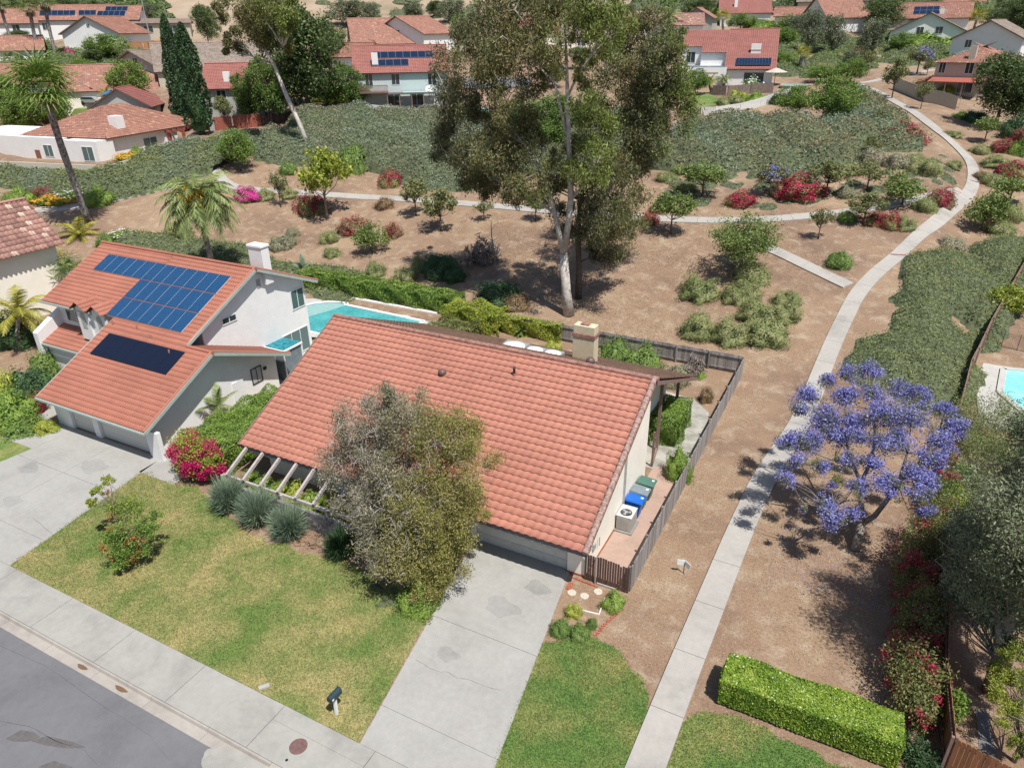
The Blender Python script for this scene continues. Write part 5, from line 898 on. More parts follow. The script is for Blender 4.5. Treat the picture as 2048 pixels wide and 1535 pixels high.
# banks too dense to count
cover('ground_cover', 'thick olive-green ground cover spreading over the slope right of the main footpath', 'ground cover', [(1705, 760), (1740, 700), (1815, 690), (1800, 620), (1830, 600), (1830, 530), (1880, 515), (1960, 505), (2045, 480), (2046, 560), (1990, 640), (1945, 740), (1895, 820), (1830, 800), (1760, 790)], 61, [l_cov, l_covl], 2.0, (1.3, 2.7), .15, 105, fill=0, sparse=1.25)
cover('ground_cover', 'grey-green shrubby bank below the white rail fence, between the leaning trunk and the eucalyptus', 'ground cover', [(525, 300), (600, 245), (700, 232), (800, 238), (900, 240), (980, 245), (1020, 300), (1000, 350), (930, 378), (840, 374), (790, 345), (700, 330), (600, 325), (530, 320)], 62, [l_covg, l_gry2], 3.2, (1.5, 4.2), .26, 32)
cover('ground_cover', 'grey-brown shrubby bank below the white picket fence', 'ground cover', [(1290, 330), (1380, 250), (1470, 244), (1560, 262), (1640, 262), (1700, 180), (1760, 215), (1800, 245), (1830, 300), (1730, 300), (1700, 330), (1600, 350), (1520, 330), (1420, 345), (1330, 335)], 63, [l_covb, l_gry2], 3.0, (1.5, 4.4), .30, 24)
cover('ground_cover', 'green clipped bank below the white flat-roofed house on the left', 'ground cover', [(-10, 340), (120, 343), (205, 348), (260, 330), (370, 300), (440, 285), (520, 265), (525, 290), (440, 335), (330, 372), (220, 398), (120, 385), (0, 365)], 64, [l_cov, l_gry2], 2.6, (1.5, 3.6), .26, 34)
cover('ground_cover', 'low mixed bushes between the back garden walls and the dry slope', 'ground cover', [(245, 470), (330, 480), (480, 500), (540, 530), (700, 545), (740, 570), (690, 600), (560, 560), (430, 520), (250, 500)], 65, l_cov, 1.1, (.9, 1.8), .2, 45)
cover('ground_cover', 'shrubby slope seen behind the eucalyptus trunks', 'ground cover', [(1000, 262), (1060, 235), (1290, 235), (1300, 330), (1240, 352), (1100, 345), (1000, 345)], 74, [l_covg, l_olv], 2.6, (1.5, 3.6), .28, 22)
cover('hill_scrub', 'dry scrub dotted over the far hillside', 'scrub', [(-300, 150), (-120, 190), (-60, 230), (40, 250), (60, 420), (-200, 420), (-420, 300)], 66, l_olv, 2.0, (1.0, 3.0), .7, .5, world=True, fill=0, sparse=.05)
cover('garden_planting', 'mixed garden planting between the pool and the white A-gabled house', 'plants', [(1545, 150), (1540, 70), (1620, 70), (1760, 90), (1770, 130), (1700, 150), (1640, 158)], 67, l_tr1, 1.8, (1.0, 2.4), .35, 14, fill=0, sparse=.35)
cover('garden_planting', 'mixed garden planting below the houses at the upper right', 'plants', [(1770, 130), (1770, 70), (2046, 100), (2046, 150), (1900, 140)], 69, l_tr1, 1.8, (1.0, 2.4), .35, 14, fill=0, sparse=.4)
cover('garden_planting', 'mixed garden planting among the houses at the upper left', 'plants', [(0, 210), (0, 95), (330, 105), (340, 150), (180, 150), (120, 215)], 71, l_tr1, 1.8, (1.0, 2.4), .4, 10, fill=0, sparse=.3)
cover('garden_planting', 'low dry planting on the slope above the cross path', 'plants', [(1290, 400), (1330, 340), (1700, 330), (1900, 310), (1900, 380), (1700, 400), (1500, 420)], 73, l_covg, .7, (.4, 1.1), .16, 30, fill=0, sparse=.10)
for px, py, ty, w, k, lb in ((20, 410, 372, 60, 'brt', 'bright green bush at the left edge above the tiled roof'), (75, 396, 374, 44, 'redfew', 'dark red flowering bush above the tiled roof ridge'), (90, 412, 396, 80, 'org', 'bed of orange-yellow flowers beside the left path'), (25, 412, 400, 50, 'org', 'orange flowers at the left edge'),
                            (125, 400, 382, 60, 'wht', 'white-flowering bush behind the orange flowers'), (182, 412, 370, 62, 'brt', 'rounded bright green bush behind the palm trunk'), (230, 480, 460, 52, 'wht', 'white-speckled bush beside the yellow palm'), (205, 500, 462, 40, 'grn', 'dark leafy bush behind the solar roof corner')): sh(k, px, py, ty, w, lb, group='bushes behind the left house')
# palms
p = at(178, 452); q = atz(80, 172, 0); _d = ray(84, 176); _t = np.linalg.norm(p[:2]) / np.hypot(_d[0], _d[1]) * .97; tp = np.array([0, 0, H]) + _d * _t
palm('palm_tree', 'very tall leaning palm with a mottled grey trunk on the left', p, tp, 48, 4.3, 71, l_brt2, .34, 1.0, 8, 'fan', lift=1.0)
p = at(430, 560); _d = ray(398, 405); _t = np.hypot(p[0], p[1]) / np.hypot(_d[0], _d[1]); pt2 = palm('palm_tree', 'feather palm with drooping fronds and orange fruit stalks behind the solar roof', p, np.array([0, 0, H]) + _d * _t, 76, 4.6, 72, l_plm, .26, 1.3, 0, 'feather')
c = np.array([0, 0, H]) + ray(385, 395) * (_t * .97); rng = np.random.default_rng(5); V, Fq = leafquads(c + rng.normal(size=(260, 3)) * np.array([.45, .45, .55]), .3, rng, .25, 0, 1.0); arrmesh('fruit_stalk', V, Fq, l_org, pt2, off=tuple(pt2.location))
def palm_px(lb, bx, by, tx, ty, fl, seed, lm, r, kind, nf=18, dead=0, dr=1.0, z0=None, grp='far palms', lift=.9):
    b = at(bx, by) if z0 is None else np.array(atz(bx, by, z0)); d = ray(tx, ty); t_ = np.hypot(b[0], b[1]) / np.hypot(d[0], d[1]); palm('palm_tree', lb, b, np.array([0, 0, H]) + d * t_, nf, fl, seed, lm, r, dr, dead, kind, group=grp, lift=lift)
palm_px('tall palm with thin dark trunk at the top left edge', 32, 108, 0, 14, 3.0, 73, l_plm, .3, 'fan', 18, 6); palm_px('tall shaggy palm near the top left, between two others', 80, 120, 58, 18, 3.4, 74, l_plm, .35, 'fan', 24, 14); palm_px('tall shaggy palm right of the other two at the top left', 112, 118, 88, 6, 3.4, 75, l_plm, .35, 'fan', 22, 16)
palm_px('short palm in front of the orange fence', 253, 138, 250, 100, 2.8, 76, l_plm, .5, 'fan', 20, 8); palm_px('short palm beside the dark green bush at the left', 30, 160, 22, 122, 3.0, 77, l_plm, .5, 'fan', 20, 6); palm_px('palm at the top middle beside the eucalyptus', 957, 60, 955, 8, 2.6, 78, l_plm, .4, 'fan', 22, 5)
palm_px('broad feather palm behind the eucalyptus crown', 1345, 72, 1338, 32, 5.0, 79, l_plm, .25, 'feather', 16); palm_px('olive palm behind the red roof, left', 1395, 62, 1392, 36, 3.2, 80, l_plmy, .3, 'fan', 20); palm_px('yellowish palm behind the red roof, right', 1447, 70, 1445, 36, 3.2, 81, l_plmy, .3, 'fan', 20)
palm_px('small palm with a thick dark trunk by the bright pool', 1603, 140, 1606, 108, 2.2, 82, l_plmy, .45, 'fan', 18); palm_px('slender palm in front of the white gabled house at the right', 1942, 88, 1954, 34, 2.6, 83, l_plmy, .25, 'fan', 20); palm_px('palm left of the orange roof with dark panels', 1826, 40, 1826, 14, 3.2, 84, l_plm, .3, 'fan', 18)
palm_px('tiny feather palm by the basketball hoop wall', 1420, 188, 1420, 162, 1.8, 85, l_plmy, .15, 'feather', 12); palm_px('small round palm against the white wall', 1447, 172, 1447, 158, 1.8, 86, l_plm, .2, 'feather', 14); palm_px('small palm in the garden with the blue umbrella', 212, 212, 213, 188, 2.0, 87, l_plmy, .2, 'feather', 14)
palm_px('yellow-fronded palm behind the solar roof corner', 160, 520, 158, 470, 3.0, 88, l_plmy, .18, 'feather', 20, 4, .9, 0, 'garden palms left of the solar roof'); palm_px('green palm left of the solar roof, upper', 88, 585, 92, 520, 2.8, 89, l_plmy, .18, 'fan', 20, 8, 1, 0, 'garden palms left of the solar roof')
palm_px('big yellowish palm at the left edge below the tiled roof', 35, 700, 38, 625, 3.0, 90, l_plmy, .16, 'feather', 18, 3, 1.0, 0, 'garden palms left of the solar roof'); palm_px('shaggy palm with dead fronds beside the solar roof', 130, 620, 138, 545, 2.2, 91, l_plm, .2, 'fan', 14, 16, 1, 0, 'garden palms left of the solar roof')
palm_px('small palm at the left edge near the driveway garden', 10, 640, 5, 590, 2.4, 92, l_plmy, .15, 'feather', 16, 0, 1, 0, 'garden palms left of the solar roof'); palm('palm_tree', 'upright feathery palm against the white garage wall', (-35.1, 26.6, 0), (-35.05, 26.6, 1.5), 12, 1.5, 93, l_plm, .07, .6, 0, 'feather', lift=1.0)
palm_px('leafy fan palm behind the white chimney hedge', 607, 560, 607, 542, 1.7, 94, l_agv, .12, 'feather', 14, 0, .8, 0, 'palms against the left house', 1.15); palm_px('tiny sago palm beside the grey back fence', 1043, 672, 1043, 662, .75, 95, l_mid, .1, 'feather', 18, 0, .9, 0, 'small plants along the back fence', .9)

# ------------------------------------------------------------------ large single trees
def PY(Y, *pp): return [tuple(atY(u, v, Y)) for u, v in pp]
def BY(Y, rng, *bb, dy=2.5): return [((lambda q: (q.x, q.y, q.z))(atY(u, v, Y + rng.uniform(-dy, dy))), r * mpp(atY(u, v, Y))) for u, v, r in bb]
rg = random.Random(12); Y0 = 52.7; b0 = tuple(at(1138, 632))
hero_tree('eucalyptus_tree', 'tallest eucalyptus with a forked white trunk in the middle of the picture', 'tree', b0,
          [([b0] + PY(Y0, (1133, 585), (1127, 505)), [.50, .40, .36]), (PY(Y0, (1127, 505), (1137, 445), (1142, 395), (1139, 325), (1136, 225), (1135, 187), (1133, 110), (1128, 40)), [.30, .25, .24, .21, .17, .15, .10, .05]),
           (PY(Y0 - .3, (1127, 505), (1113, 445), (1106, 412), (1092, 362), (1075, 320)), [.26, .20, .17, .11, .06]), (PY(Y0, (1108, 425), (1078, 405), (1052, 385), (990, 320), (940, 260), (905, 215)), [.13, .11, .10, .075, .05, .02]), (PY(Y0, (1075, 403), (1030, 375), (975, 350), (920, 322)), [.08, .06, .04, .02]), (PY(Y0, (1093, 365), (1050, 290), (1000, 230), (965, 170), (950, 120)), [.10, .08, .06, .04, .02]), (PY(Y0, (1133, 150), (1100, 100), (1060, 60), (1030, 20)), [.08, .06, .04, .02]), (PY(Y0, (1142, 398), (1160, 378), (1176, 360), (1192, 330)), [.14, .11, .08, .05]),
           (PY(Y0, (1132, 265), (1120, 210), (1109, 165), (1078, 134), (1050, 105)), [.12, .10, .08, .06, .03]), (PY(Y0, (1109, 165), (1098, 122), (1088, 80), (1075, 30)), [.07, .05, .04, .02]), (PY(Y0, (1137, 190), (1156, 148), (1184, 110), (1204, 50)), [.10, .08, .06, .03]), (PY(Y0, (1139, 235), (1156, 205), (1172, 165)), [.05, .04, .02])],
          BY(Y0, rg, (985, 60, 68), (1060, 30, 70), (1130, 25, 66), (1200, 20, 55), (940, 120, 60), (1020, 120, 55), (1115, 90, 55), (1190, 100, 40), (1060, 250, 40), (1030, 310, 62), (1130, 330, 45), (1190, 260, 52), (1175, 330, 50), (985, 280, 45), (1010, 200, 45), (1080, 160, 45), (1160, 180, 40), (925, 60, 40), (1230, 60, 45), (905, 175, 48), (890, 240, 44), (935, 215, 50), (905, 300, 50), (960, 300, 58), (920, 350, 34), (1000, 345, 52), (970, 368, 38), (1050, 372, 42)), 118000, .25, [l_eucd, l_euc, l_euc, l_wil], m_barkw, 101, nclump=420, aspect=.3, droop=1.1, spread=.30, shell=.3, r0=.045, frac=.4)
b2 = tuple(at(1215, 440)); b2 = (b2[0], 60., float(T(b2[0], 60.)))
hero_tree('eucalyptus_tree', 'broad eucalyptus with reddish and yellow-green sprays, just right of the tallest one', 'tree', b2,
          [([b2] + PY(60, (1222, 370), (1240, 320)), [.28, .22, .18]), (PY(60, (1240, 320), (1262, 250), (1285, 200), (1310, 150)), [.14, .1, .07, .03]), (PY(60, (1215, 380), (1192, 270), (1199, 200), (1203, 150)), [.1, .08, .06, .03]), (PY(60, (1240, 325), (1275, 270), (1300, 240)), [.1, .06, .03])],
          BY(60, rg, (1255, 80, 52), (1305, 60, 42), (1325, 120, 50), (1270, 150, 48), (1245, 230, 48), (1320, 190, 52), (1345, 240, 46), (1290, 280, 48), (1350, 160, 36), (1235, 320, 40), (1215, 150, 40), (1270, 330, 38), (1370, 210, 30), (1340, 90, 34)), 52000, .25, [l_euc, l_euc, l_eucd, l_wil], m_barkw, 103, nclump=240, aspect=.3, droop=1.1, spread=.34, shell=.3, r0=.04, frac=.3)
b3 = tuple(at(1157, 598))
hero_tree('eucalyptus_tree', 'darker drooping eucalyptus with a black trunk beside the tallest one', 'tree', b3, [([b3] + PY(b3[1], (1158, 540), (1156, 470), (1160, 400), (1175, 350)), [.33, .27, .24, .18, .08]), (PY(b3[1], (1157, 525), (1180, 515), (1192, 522)), [.1, .07, .03])],
          BY(b3[1], rg, (1200, 400, 50), (1255, 400, 42), (1180, 450, 42), (1235, 450, 46), (1215, 490, 36), (1270, 440, 34), (1115, 400, 34), (1150, 360, 40), (1225, 350, 45), (1100, 360, 30), (1195, 505, 22), (1130, 440, 30), (1205, 450, 40)), 36000, .24, [l_eucd, l_eucd, l_euc], m_bark, 104, nclump=190, aspect=.3, droop=1.5, spread=.34, shell=.35, r0=.05, frac=.5)
b4 = tuple(at(622, 308)); Yb = b4[1]
hero_tree('eucalyptus_tree', 'leaning eucalyptus with a long bare white trunk and rusty crown at the top left', 'tree', b4, [([b4] + PY(Yb, (600, 250), (572, 190), (548, 130), (527, 95), (512, 68), (500, 30)), [.34, .30, .27, .22, .18, .14, .06]), (PY(Yb, (545, 130), (520, 122), (505, 112)), [.09, .06, .03]), (PY(Yb, (542, 122), (556, 105), (566, 93)), [.08, .05, .02])],
          BY(Yb, rg, (480, 20, 42), (530, 15, 42), (455, 70, 28), (470, 105, 22), (520, 60, 30), (575, 45, 26), (575, 95, 22), (440, 20, 24), (565, 10, 30), (500, 60, 30)), 34000, .34, [l_euc, l_euc, l_wil], m_barkw, 105, nclump=70, aspect=.35, droop=.9, spread=.34, shell=.35, r0=.08)
def cypress(label, bx, by, ty, w, seed):
    p, ww, h = dims(bx, by, ty, w, 1.0); rng = np.random.default_rng(seed); t = thing('cypress_tree', label, 'tree', tuple(p), group='pair of cypresses'); n = 9000; z = rng.random(n) ** .85; a = rng.uniform(0, 6.283, n)
    r = ww / 2 * (np.minimum(1, z * 9) * (1 - z ** 2.2)) ** .6 * (1 + .16 * np.sin(a * 3 + z * 16) + .1 * np.sin(a * 7 - z * 30)) * rng.uniform(.72, 1.03, n) ** .6; P = np.stack([p[0] + r * np.cos(a), p[1] + r * np.sin(a), p[2] + .3 + z * (h - .3)], 1)
    g = G(); g.tube([tuple(p), (p[0], p[1], p[2] + h * .9)], [ww * .09, ww * .02], 8); g.tube([(p[0], p[1], p[2] + .5), (p[0], p[1], p[2] + h * .3), (p[0], p[1], p[2] + h * .93)], [ww * .28, ww * .33, .1], 12); g.build('trunk', l_drk, t); V, Fq = leafquads(P, .38, rng, .45, 0, -1.2); arrmesh('crown', V, Fq, l_drk, t, off=tuple(p))
cypress('taller left one of the two dark columnar cypresses', 374, 262, 56, 42, 1); cypress('right one of the two dark columnar cypresses, slightly shorter and wider', 404, 268, 70, 54, 2)
t = thing('dead_tree', 'thin leafless dead trunk standing in the open ground beside the grey bush', 'tree', tuple(at(992, 552))); g = G(); b = at(992, 552); g.tube([tuple(b)] + PY(b[1], (989, 510), (983, 470), (982, 440)), [.09, .07, .05, .02], 7)
for a, c in (((984, 480), (972, 472)), ((983, 460), (990, 450)), ((987, 500), (999, 492))): g.tube(PY(b[1], a, c), [.025, .008], 5)
g.build('trunk', m_barkg, t)
# the tree in front of the middle house
bm = (-15.9, 20.6, 0)
mel = hero_tree('paperbark_tree', 'big shaggy olive and grey-green tree in front of the salmon roof', 'tree', bm,
          [([bm, (-15.9, 20.7, 1.0), (-15.6, 21.0, 2.2)], [.30, .24, .20]), ([(-15.6, 21.0, 2.2), (-15.3, 21.2, 3.8), (-14.9, 21.4, 5.6), (-14.9, 21.3, 7.0)], [.16, .13, .09, .04]), ([(-15.8, 20.8, 1.6), (-16.6, 21.0, 3.4), (-17.6, 21.3, 5.2), (-18.2, 21.4, 6.6)], [.15, .12, .08, .03]), ([(-15.6, 20.9, 2.1), (-15.8, 20.0, 3.8), (-16.1, 19.6, 5.2)], [.11, .09, .03]), ([(-15.4, 21.2, 3.2), (-15.8, 21.6, 5.0), (-16.4, 21.8, 7.2)], [.09, .07, .03])],
          [((-19.3, 21.3, 4.9), (1.5, 1.8, 1.6)), ((-18.4, 21.6, 6.7), (1.7, 1.8, 1.5)), ((-17.2, 22.0, 7.8), (1.2, 1.4, 1.2)), ((-14.8, 22.0, 7.1), (1.7, 1.7, 1.4)), ((-13.5, 21.6, 5.5), (1.45, 1.7, 1.7)), ((-13.6, 21.0, 3.9), (1.2, 1.3, 1.3)), ((-16.3, 21.0, 5.8), (2.0, 1.8, 1.6)), ((-17.8, 19.9, 4.0), (1.7, 1.5, 1.4)), ((-15.1, 19.9, 4.0), (1.9, 1.5, 1.5)), ((-16.3, 19.2, 2.7), (1.7, 1.3, 1.25)), ((-14.5, 20.1, 2.7), (1.3, 1.3, 1.3)), ((-15.0, 19.0, 1.7), (1.4, 1.0, 1.1)), ((-16.4, 18.9, 1.9), (1.2, .9, .9)), ((-13.9, 19.9, 1.9), (1.0, 1.1, 1.0))],
          175000, .115, [l_melg, l_melg, l_mel, l_mel], m_barkw, 106, nclump=400, aspect=.3, droop=.7, spread=.25, shell=.42, r0=.03, frac=.45, flat=1.15)
rng = np.random.default_rng(77); g = G()               # dry bare twigs poking through the outside
_, C, _ = crown_pts([((-18.4, 21.4, 6.0), (1.9, 2.0, 2.1)), ((-14.7, 21.6, 5.8), (1.8, 1.9, 2.0)), ((-16.0, 20.0, 4.0), (2.2, 1.7, 2.2))], 10, rng, 480, .2, .85)
for c in C:
    c = Vector(c)
    for k in range(3): d = Vector(rng.normal(size=3)); d.normalize(); m = c + d * .2; g.tube([c, m, m + (d + Vector(rng.normal(size=3)) * .4).normalized() * .2], [.007, .005, .003], 3, False)
g.build('twigs', plain('twig_grey', (.44, .40, .37), .9, var=.15), mel)
place(PS['brt'], 'shrub', 'bright green shrub at the foot of the shaggy tree beside the driveway', 'shrub', (-14.7, 18.95, 0), 1.7, 1.5, 'small plants near the driveway')
# jacaranda
bj = (1.93, 31.46, 0); Zc = [(1622, 792, 5.6, .62), (1655, 762, 5.9, .45), (1700, 745, 6.1, .55), (1742, 742, 6.3, .55), (1690, 790, 5.9, .6), (1745, 785, 6.3, .6), (1800, 775, 6.3, .6), (1840, 785, 6.2, .5), (1600, 815, 5.3, .5), (1650, 838, 5.2, .75), (1705, 838, 5.7, .6), (1770, 830, 6.2, .85), (1818, 835, 6.2, .75), (1850, 812, 6.1, .55), (1890, 822, 6.0, .5), (1915, 855, 5.8, .5), (1580, 878, 4.7, .5), (1620, 880, 4.7, .65), (1672, 868, 5, .6), (1720, 868, 5.4, .6), (1765, 888, 5.5, .6), (1800, 880, 5.6, .6), (1880, 880, 5.7, .6), (1862, 915, 5.3, .55), (1900, 905, 5.4, .35), (1590, 925, 4.2, .5), (1640, 930, 4.2, .5), (1700, 920, 4.4, .55), (1745, 925, 4.8, .5), (1575, 955, 3.9, .4), (1660, 965, 3.6, .45), (1720, 975, 3.9, .5), (1775, 965, 4.3, .55), (1830, 945, 4.8, .6), (1860, 960, 4.6, .45), (1790, 990, 4.0, .4), (1840, 990, 4.4, .5), (1655, 1010, 3.1, .45), (1668, 1040, 2.8, .55), (1700, 1030, 3.0, .35), (1845, 1025, 3.9, .4), (1810, 1042, 3.3, .25), (1606, 1015, 3.0, .25)]
jb = [(tuple(atz(u, v, z)), (r * .95, r * .95, r * .6)) for u, v, z, r in Zc]
jt = hero_tree('jacaranda_tree', 'spreading jacaranda covered in violet-blue blossom beside the footpath', 'tree', bj,
          [([bj, tuple(atz(1716, 1075, .55)), tuple(atz(1724, 1047, 1.1))], [.22, .18, .17]), ([tuple(atz(1724, 1047, 1.1)), tuple(atz(1722, 1010, 2.0)), tuple(atz(1722, 965, 2.9)), tuple(atz(1708, 935, 3.4)), tuple(atz(1668, 920, 3.9)), tuple(atz(1628, 905, 4.2))], [.15, .13, .11, .09, .06, .03]),
           ([tuple(atz(1724, 1047, 1.1)), tuple(atz(1750, 1030, 1.6)), tuple(atz(1772, 1002, 2.4)), tuple(atz(1795, 968, 3.4)), tuple(atz(1840, 920, 4.6)), tuple(atz(1868, 880, 5.2))], [.14, .13, .11, .08, .05, .03]), ([tuple(atz(1722, 965, 2.9)), tuple(atz(1745, 915, 3.8)), tuple(atz(1750, 860, 4.9)), tuple(atz(1748, 820, 5.5)), tuple(atz(1740, 780, 6.0))], [.1, .08, .06, .05, .02]),
           ([tuple(atz(1708, 935, 3.4)), tuple(atz(1690, 880, 4.3)), tuple(atz(1665, 830, 5.1)), tuple(atz(1640, 800, 5.6))], [.07, .06, .04, .02]), ([tuple(atz(1795, 968, 3.4)), tuple(atz(1815, 905, 4.9)), tuple(atz(1822, 850, 5.9))], [.07, .05, .02]), ([tuple(atz(1722, 1000, 2.1)), tuple(atz(1690, 1000, 2.5)), tuple(atz(1660, 1020, 2.8))], [.05, .04, .02])],
          jb, 52000, .085, l_jac, m_barkg, 107, nclump=420, aspect=.8, droop=0, spread=.60, shell=.15, r0=.022, frac=.6)
P, _, _ = crown_pts([(c, (r[0] * 1.15, r[1] * 1.15, r[2])) for c, r in jb], 20000, rng, 240, .5, .2); V, Fq = leafquads(P, .11, rng, .3); arrmesh('leaves', V, Fq, l_olv, jt, off=bj)
# big trees and bushes along the right edge
br = (7.1, 24.9, 0)
hero_tree('olive_grey_tree', 'tall grey-green tree with pale twiggy branches at the right edge, shading the dirt', 'tree', br, [([br, (7.0, 25.0, 1.5), (6.9, 25.2, 3.2), (7.2, 25.6, 6), (7.4, 25.8, 9)], [.30, .26, .2, .15, .05]), ([(6.75, 24.7, 2.6), (6.3, 26.2, 4.0), (6.0, 27.4, 5.4)], [.13, .09, .04]), ([(7.0, 25, 4.4), (6.0, 25.2, 6.2), (5.3, 25.0, 7.8)], [.12, .08, .03])],
          [(tuple(atz(1945, 1060, 3.2)), (1.2, 1.5, 1.0)), (tuple(atz(2000, 1130, 3.4)), (1.3, 1.5, 1.1)), (tuple(atz(1960, 1190, 2.9)), (1.1, 1.2, 1.0)), (tuple(atz(2010, 1240, 2.7)), (1.1, 1.1, .9)), (tuple(atz(2030, 1020, 4.0)), (1.3, 1.5, 1.1)), (tuple(atz(1920, 1140, 2.6)), (.9, 1.0, .8)), ((6.3, 27.3, 3.2), (1.5, 1.9, 1.3)), ((6.5, 26.0, 4.6), (1.8, 1.8, 1.3)), ((6.4, 28.8, 4.2), (1.4, 1.6, 1.2)), ((6.9, 25.0, 6.4), (2.1, 2.2, 1.4)), ((6.6, 24.6, 8.4), (2.3, 2.4, 1.5)), ((7.2, 25.8, 10.3), (2.2, 2.2, 1.3)), ((7.8, 27.6, 7.5), (2, 2, 1.5)), ((7.6, 25.5, 3.6), (1.2, 1.2, 1))],
          165000, .13, [l_grt, l_grt, l_cov], m_barkg, 108, nclump=420, aspect=.35, droop=.6, spread=.30, shell=.35, r0=.035, frac=.8)
bo = (7.6, 22.0, 0)
hero_tree('golden_shrub_tree', 'golden-green feathery tree in the bottom right corner', 'tree', bo, [([bo, (7.6, 22.0, .8), (7.7, 22.0, 1.8)], [.09, .07, .03])], [(tuple(atz(2025, 1385, 2.0)), (.75, .8, .7)), (tuple(atz(2035, 1445, 1.7)), (.6, .7, .6)), (tuple(atz(2045, 1330, 2.3)), (.7, .8, .7)), (tuple(atz(2005, 1345, 1.6)), (.45, .5, .4)), (tuple(atz(2040, 1490, 1.2)), (.5, .5, .4))], 19000, .09, [l_lime, l_olv], m_barkg, 109, nclump=110, aspect=.3, droop=.4, r0=.02)
def bougain(label, blobs, seed, n=11000, fl=(l_red, 2200, .08, 34), lm=l_olv, ls=.10, name='bougainvillea', cat='bougainvillea'):
    b = (blobs[0][0][0], blobs[0][0][1], 0.); return hero_tree(name, label, cat, b, [([b, (b[0], b[1], .8)], [.06, .04])], blobs, n, ls, lm, m_bark, seed, nclump=110, aspect=.55, spread=.3, shell=.5, r0=.02, frac=.5, blossom=fl, group='bougainvilleas along the right fence' if b[0] > 0 else None)
bougain('crimson bougainvillea under the right side of the jacaranda', [((4.5, 30.4, 1.6), (1.0, 1.7, 1.2)), ((4.2, 28.7, 1.2), (.9, 1.2, 1.1)), ((4.9, 32.2, 1.9), (.9, 1.5, 1.2))], 110)
bougain('shaded dark bougainvillea between the two brighter ones, beside the dirt', [((4.5, 26.6, 1.3), (.95, 1.5, 1.2)), ((4.4, 25.2, 1.2), (.9, 1.1, 1.1))], 111, 9000, (l_red, 1500, .08, 24))
bougain('crimson bougainvillea directly behind the right end of the clipped hedge', [((4.3, 23.4, 1.3), (1.0, 1.3, 1.1)), ((4.5, 22.1, 1.0), (.8, .9, .9))], 112, 9500, (l_red, 2300, .08, 34))
bougain('red-flowered climber on the fence above the jacaranda trunk line', [((5.5, 35.6, 1.5), (.6, 1.7, .9)), ((5.7, 38.0, 1.6), (.6, 1.2, .9))], 113, 5000, (l_red, 900, .09, 22), l_mid)
bougain('large bougainvillea with crimson flowers over yellow-green leaves by the left garage', [((-31.9, 22.0, 1.35), (1.6, 1.1, 1.05)), ((-33.2, 22.6, 1.1), (.9, .9, .9)), ((-30.8, 22.0, 1.1), (.8, .9, .9))], 114, 15000, (l_mag2 := leaf('flower_cerise', [(.30, .004, .07), (.46, .01, .12), (.58, .04, .17)], .3), 15000, .085, 60), l_lime, .11)
def bush(label, c, r, n, ls, lm, seed, name='shrub', cat='shrub', asp=.5, grp='bushes along the right fence', droop=0.2, nc=60):
    b = (c[0], c[1], float(T(c[0], c[1]))); return hero_tree(name, label, cat, b, [([b, (b[0], b[1], b[2] + c[2])], [.05, .03])], [((c[0], c[1], b[2] + c[2]), r)], n, ls, lm, m_bark, seed, nclump=nc, aspect=asp, spread=.3, shell=.55, r0=.02, frac=.5, group=grp, droop=droop)
bush('dense olive-green pine bush below the bright right pool', (7.7, 45.5, 1.6), (1.9, 2.6, 1.3), 15000, .14, l_cov, 120, asp=.22); bush('second olive pine bush, nearer the jacaranda', (7.6, 41.0, 1.3), (1.6, 2.0, 1.1), 10000, .14, l_cov, 121, asp=.22); bush('dark leafy bush at the right edge beside the bright pool', (9.7, 44.5, 1.2), (.8, 2.0, 1.2), 5000, .16, l_drk, 122)
bush('pale variegated climber on the fence left of the garden lawn', (6.1, 34.8, 1.2), (.35, 2.2, .8), 4500, .13, l_lime, 123); bush('green bushes behind the red-flowered climber', (6.6, 38.4, .9), (.8, 1.2, .8), 4000, .13, l_mid, 124); bush('dull olive bush beside the garden lawn', (6.9, 33.2, .8), (.6, 1.4, .7), 3500, .12, l_olv, 125)
bush('dark green bush at the right edge behind the brick edging', (8.4, 35.0, 1.0), (.8, 1.4, 1.0), 5000, .14, l_drk, 126); bush('yellow-green feathery shrub above the pool fence', (10.4, 66.5, 1.2), (1.5, 1.3, .9), 4500, .2, l_lime, 127); bush('twiggy olive tree over the fence, between jacaranda and grey tree', (5.6, 31.6, 2.6), (1.1, 1.9, .9), 7000, .11, l_olv, 128, asp=.3)
bush('light green bush just inside the corner of the brown fence', (5.75, 22.9, .7), (.35, .5, .6), 1800, .11, l_brt, 129); bush('dark low ivy at the foot of the brown fence by the hedge', (4.6, 20.6, .35), (.7, .6, .35), 2600, .10, l_drk, 130)
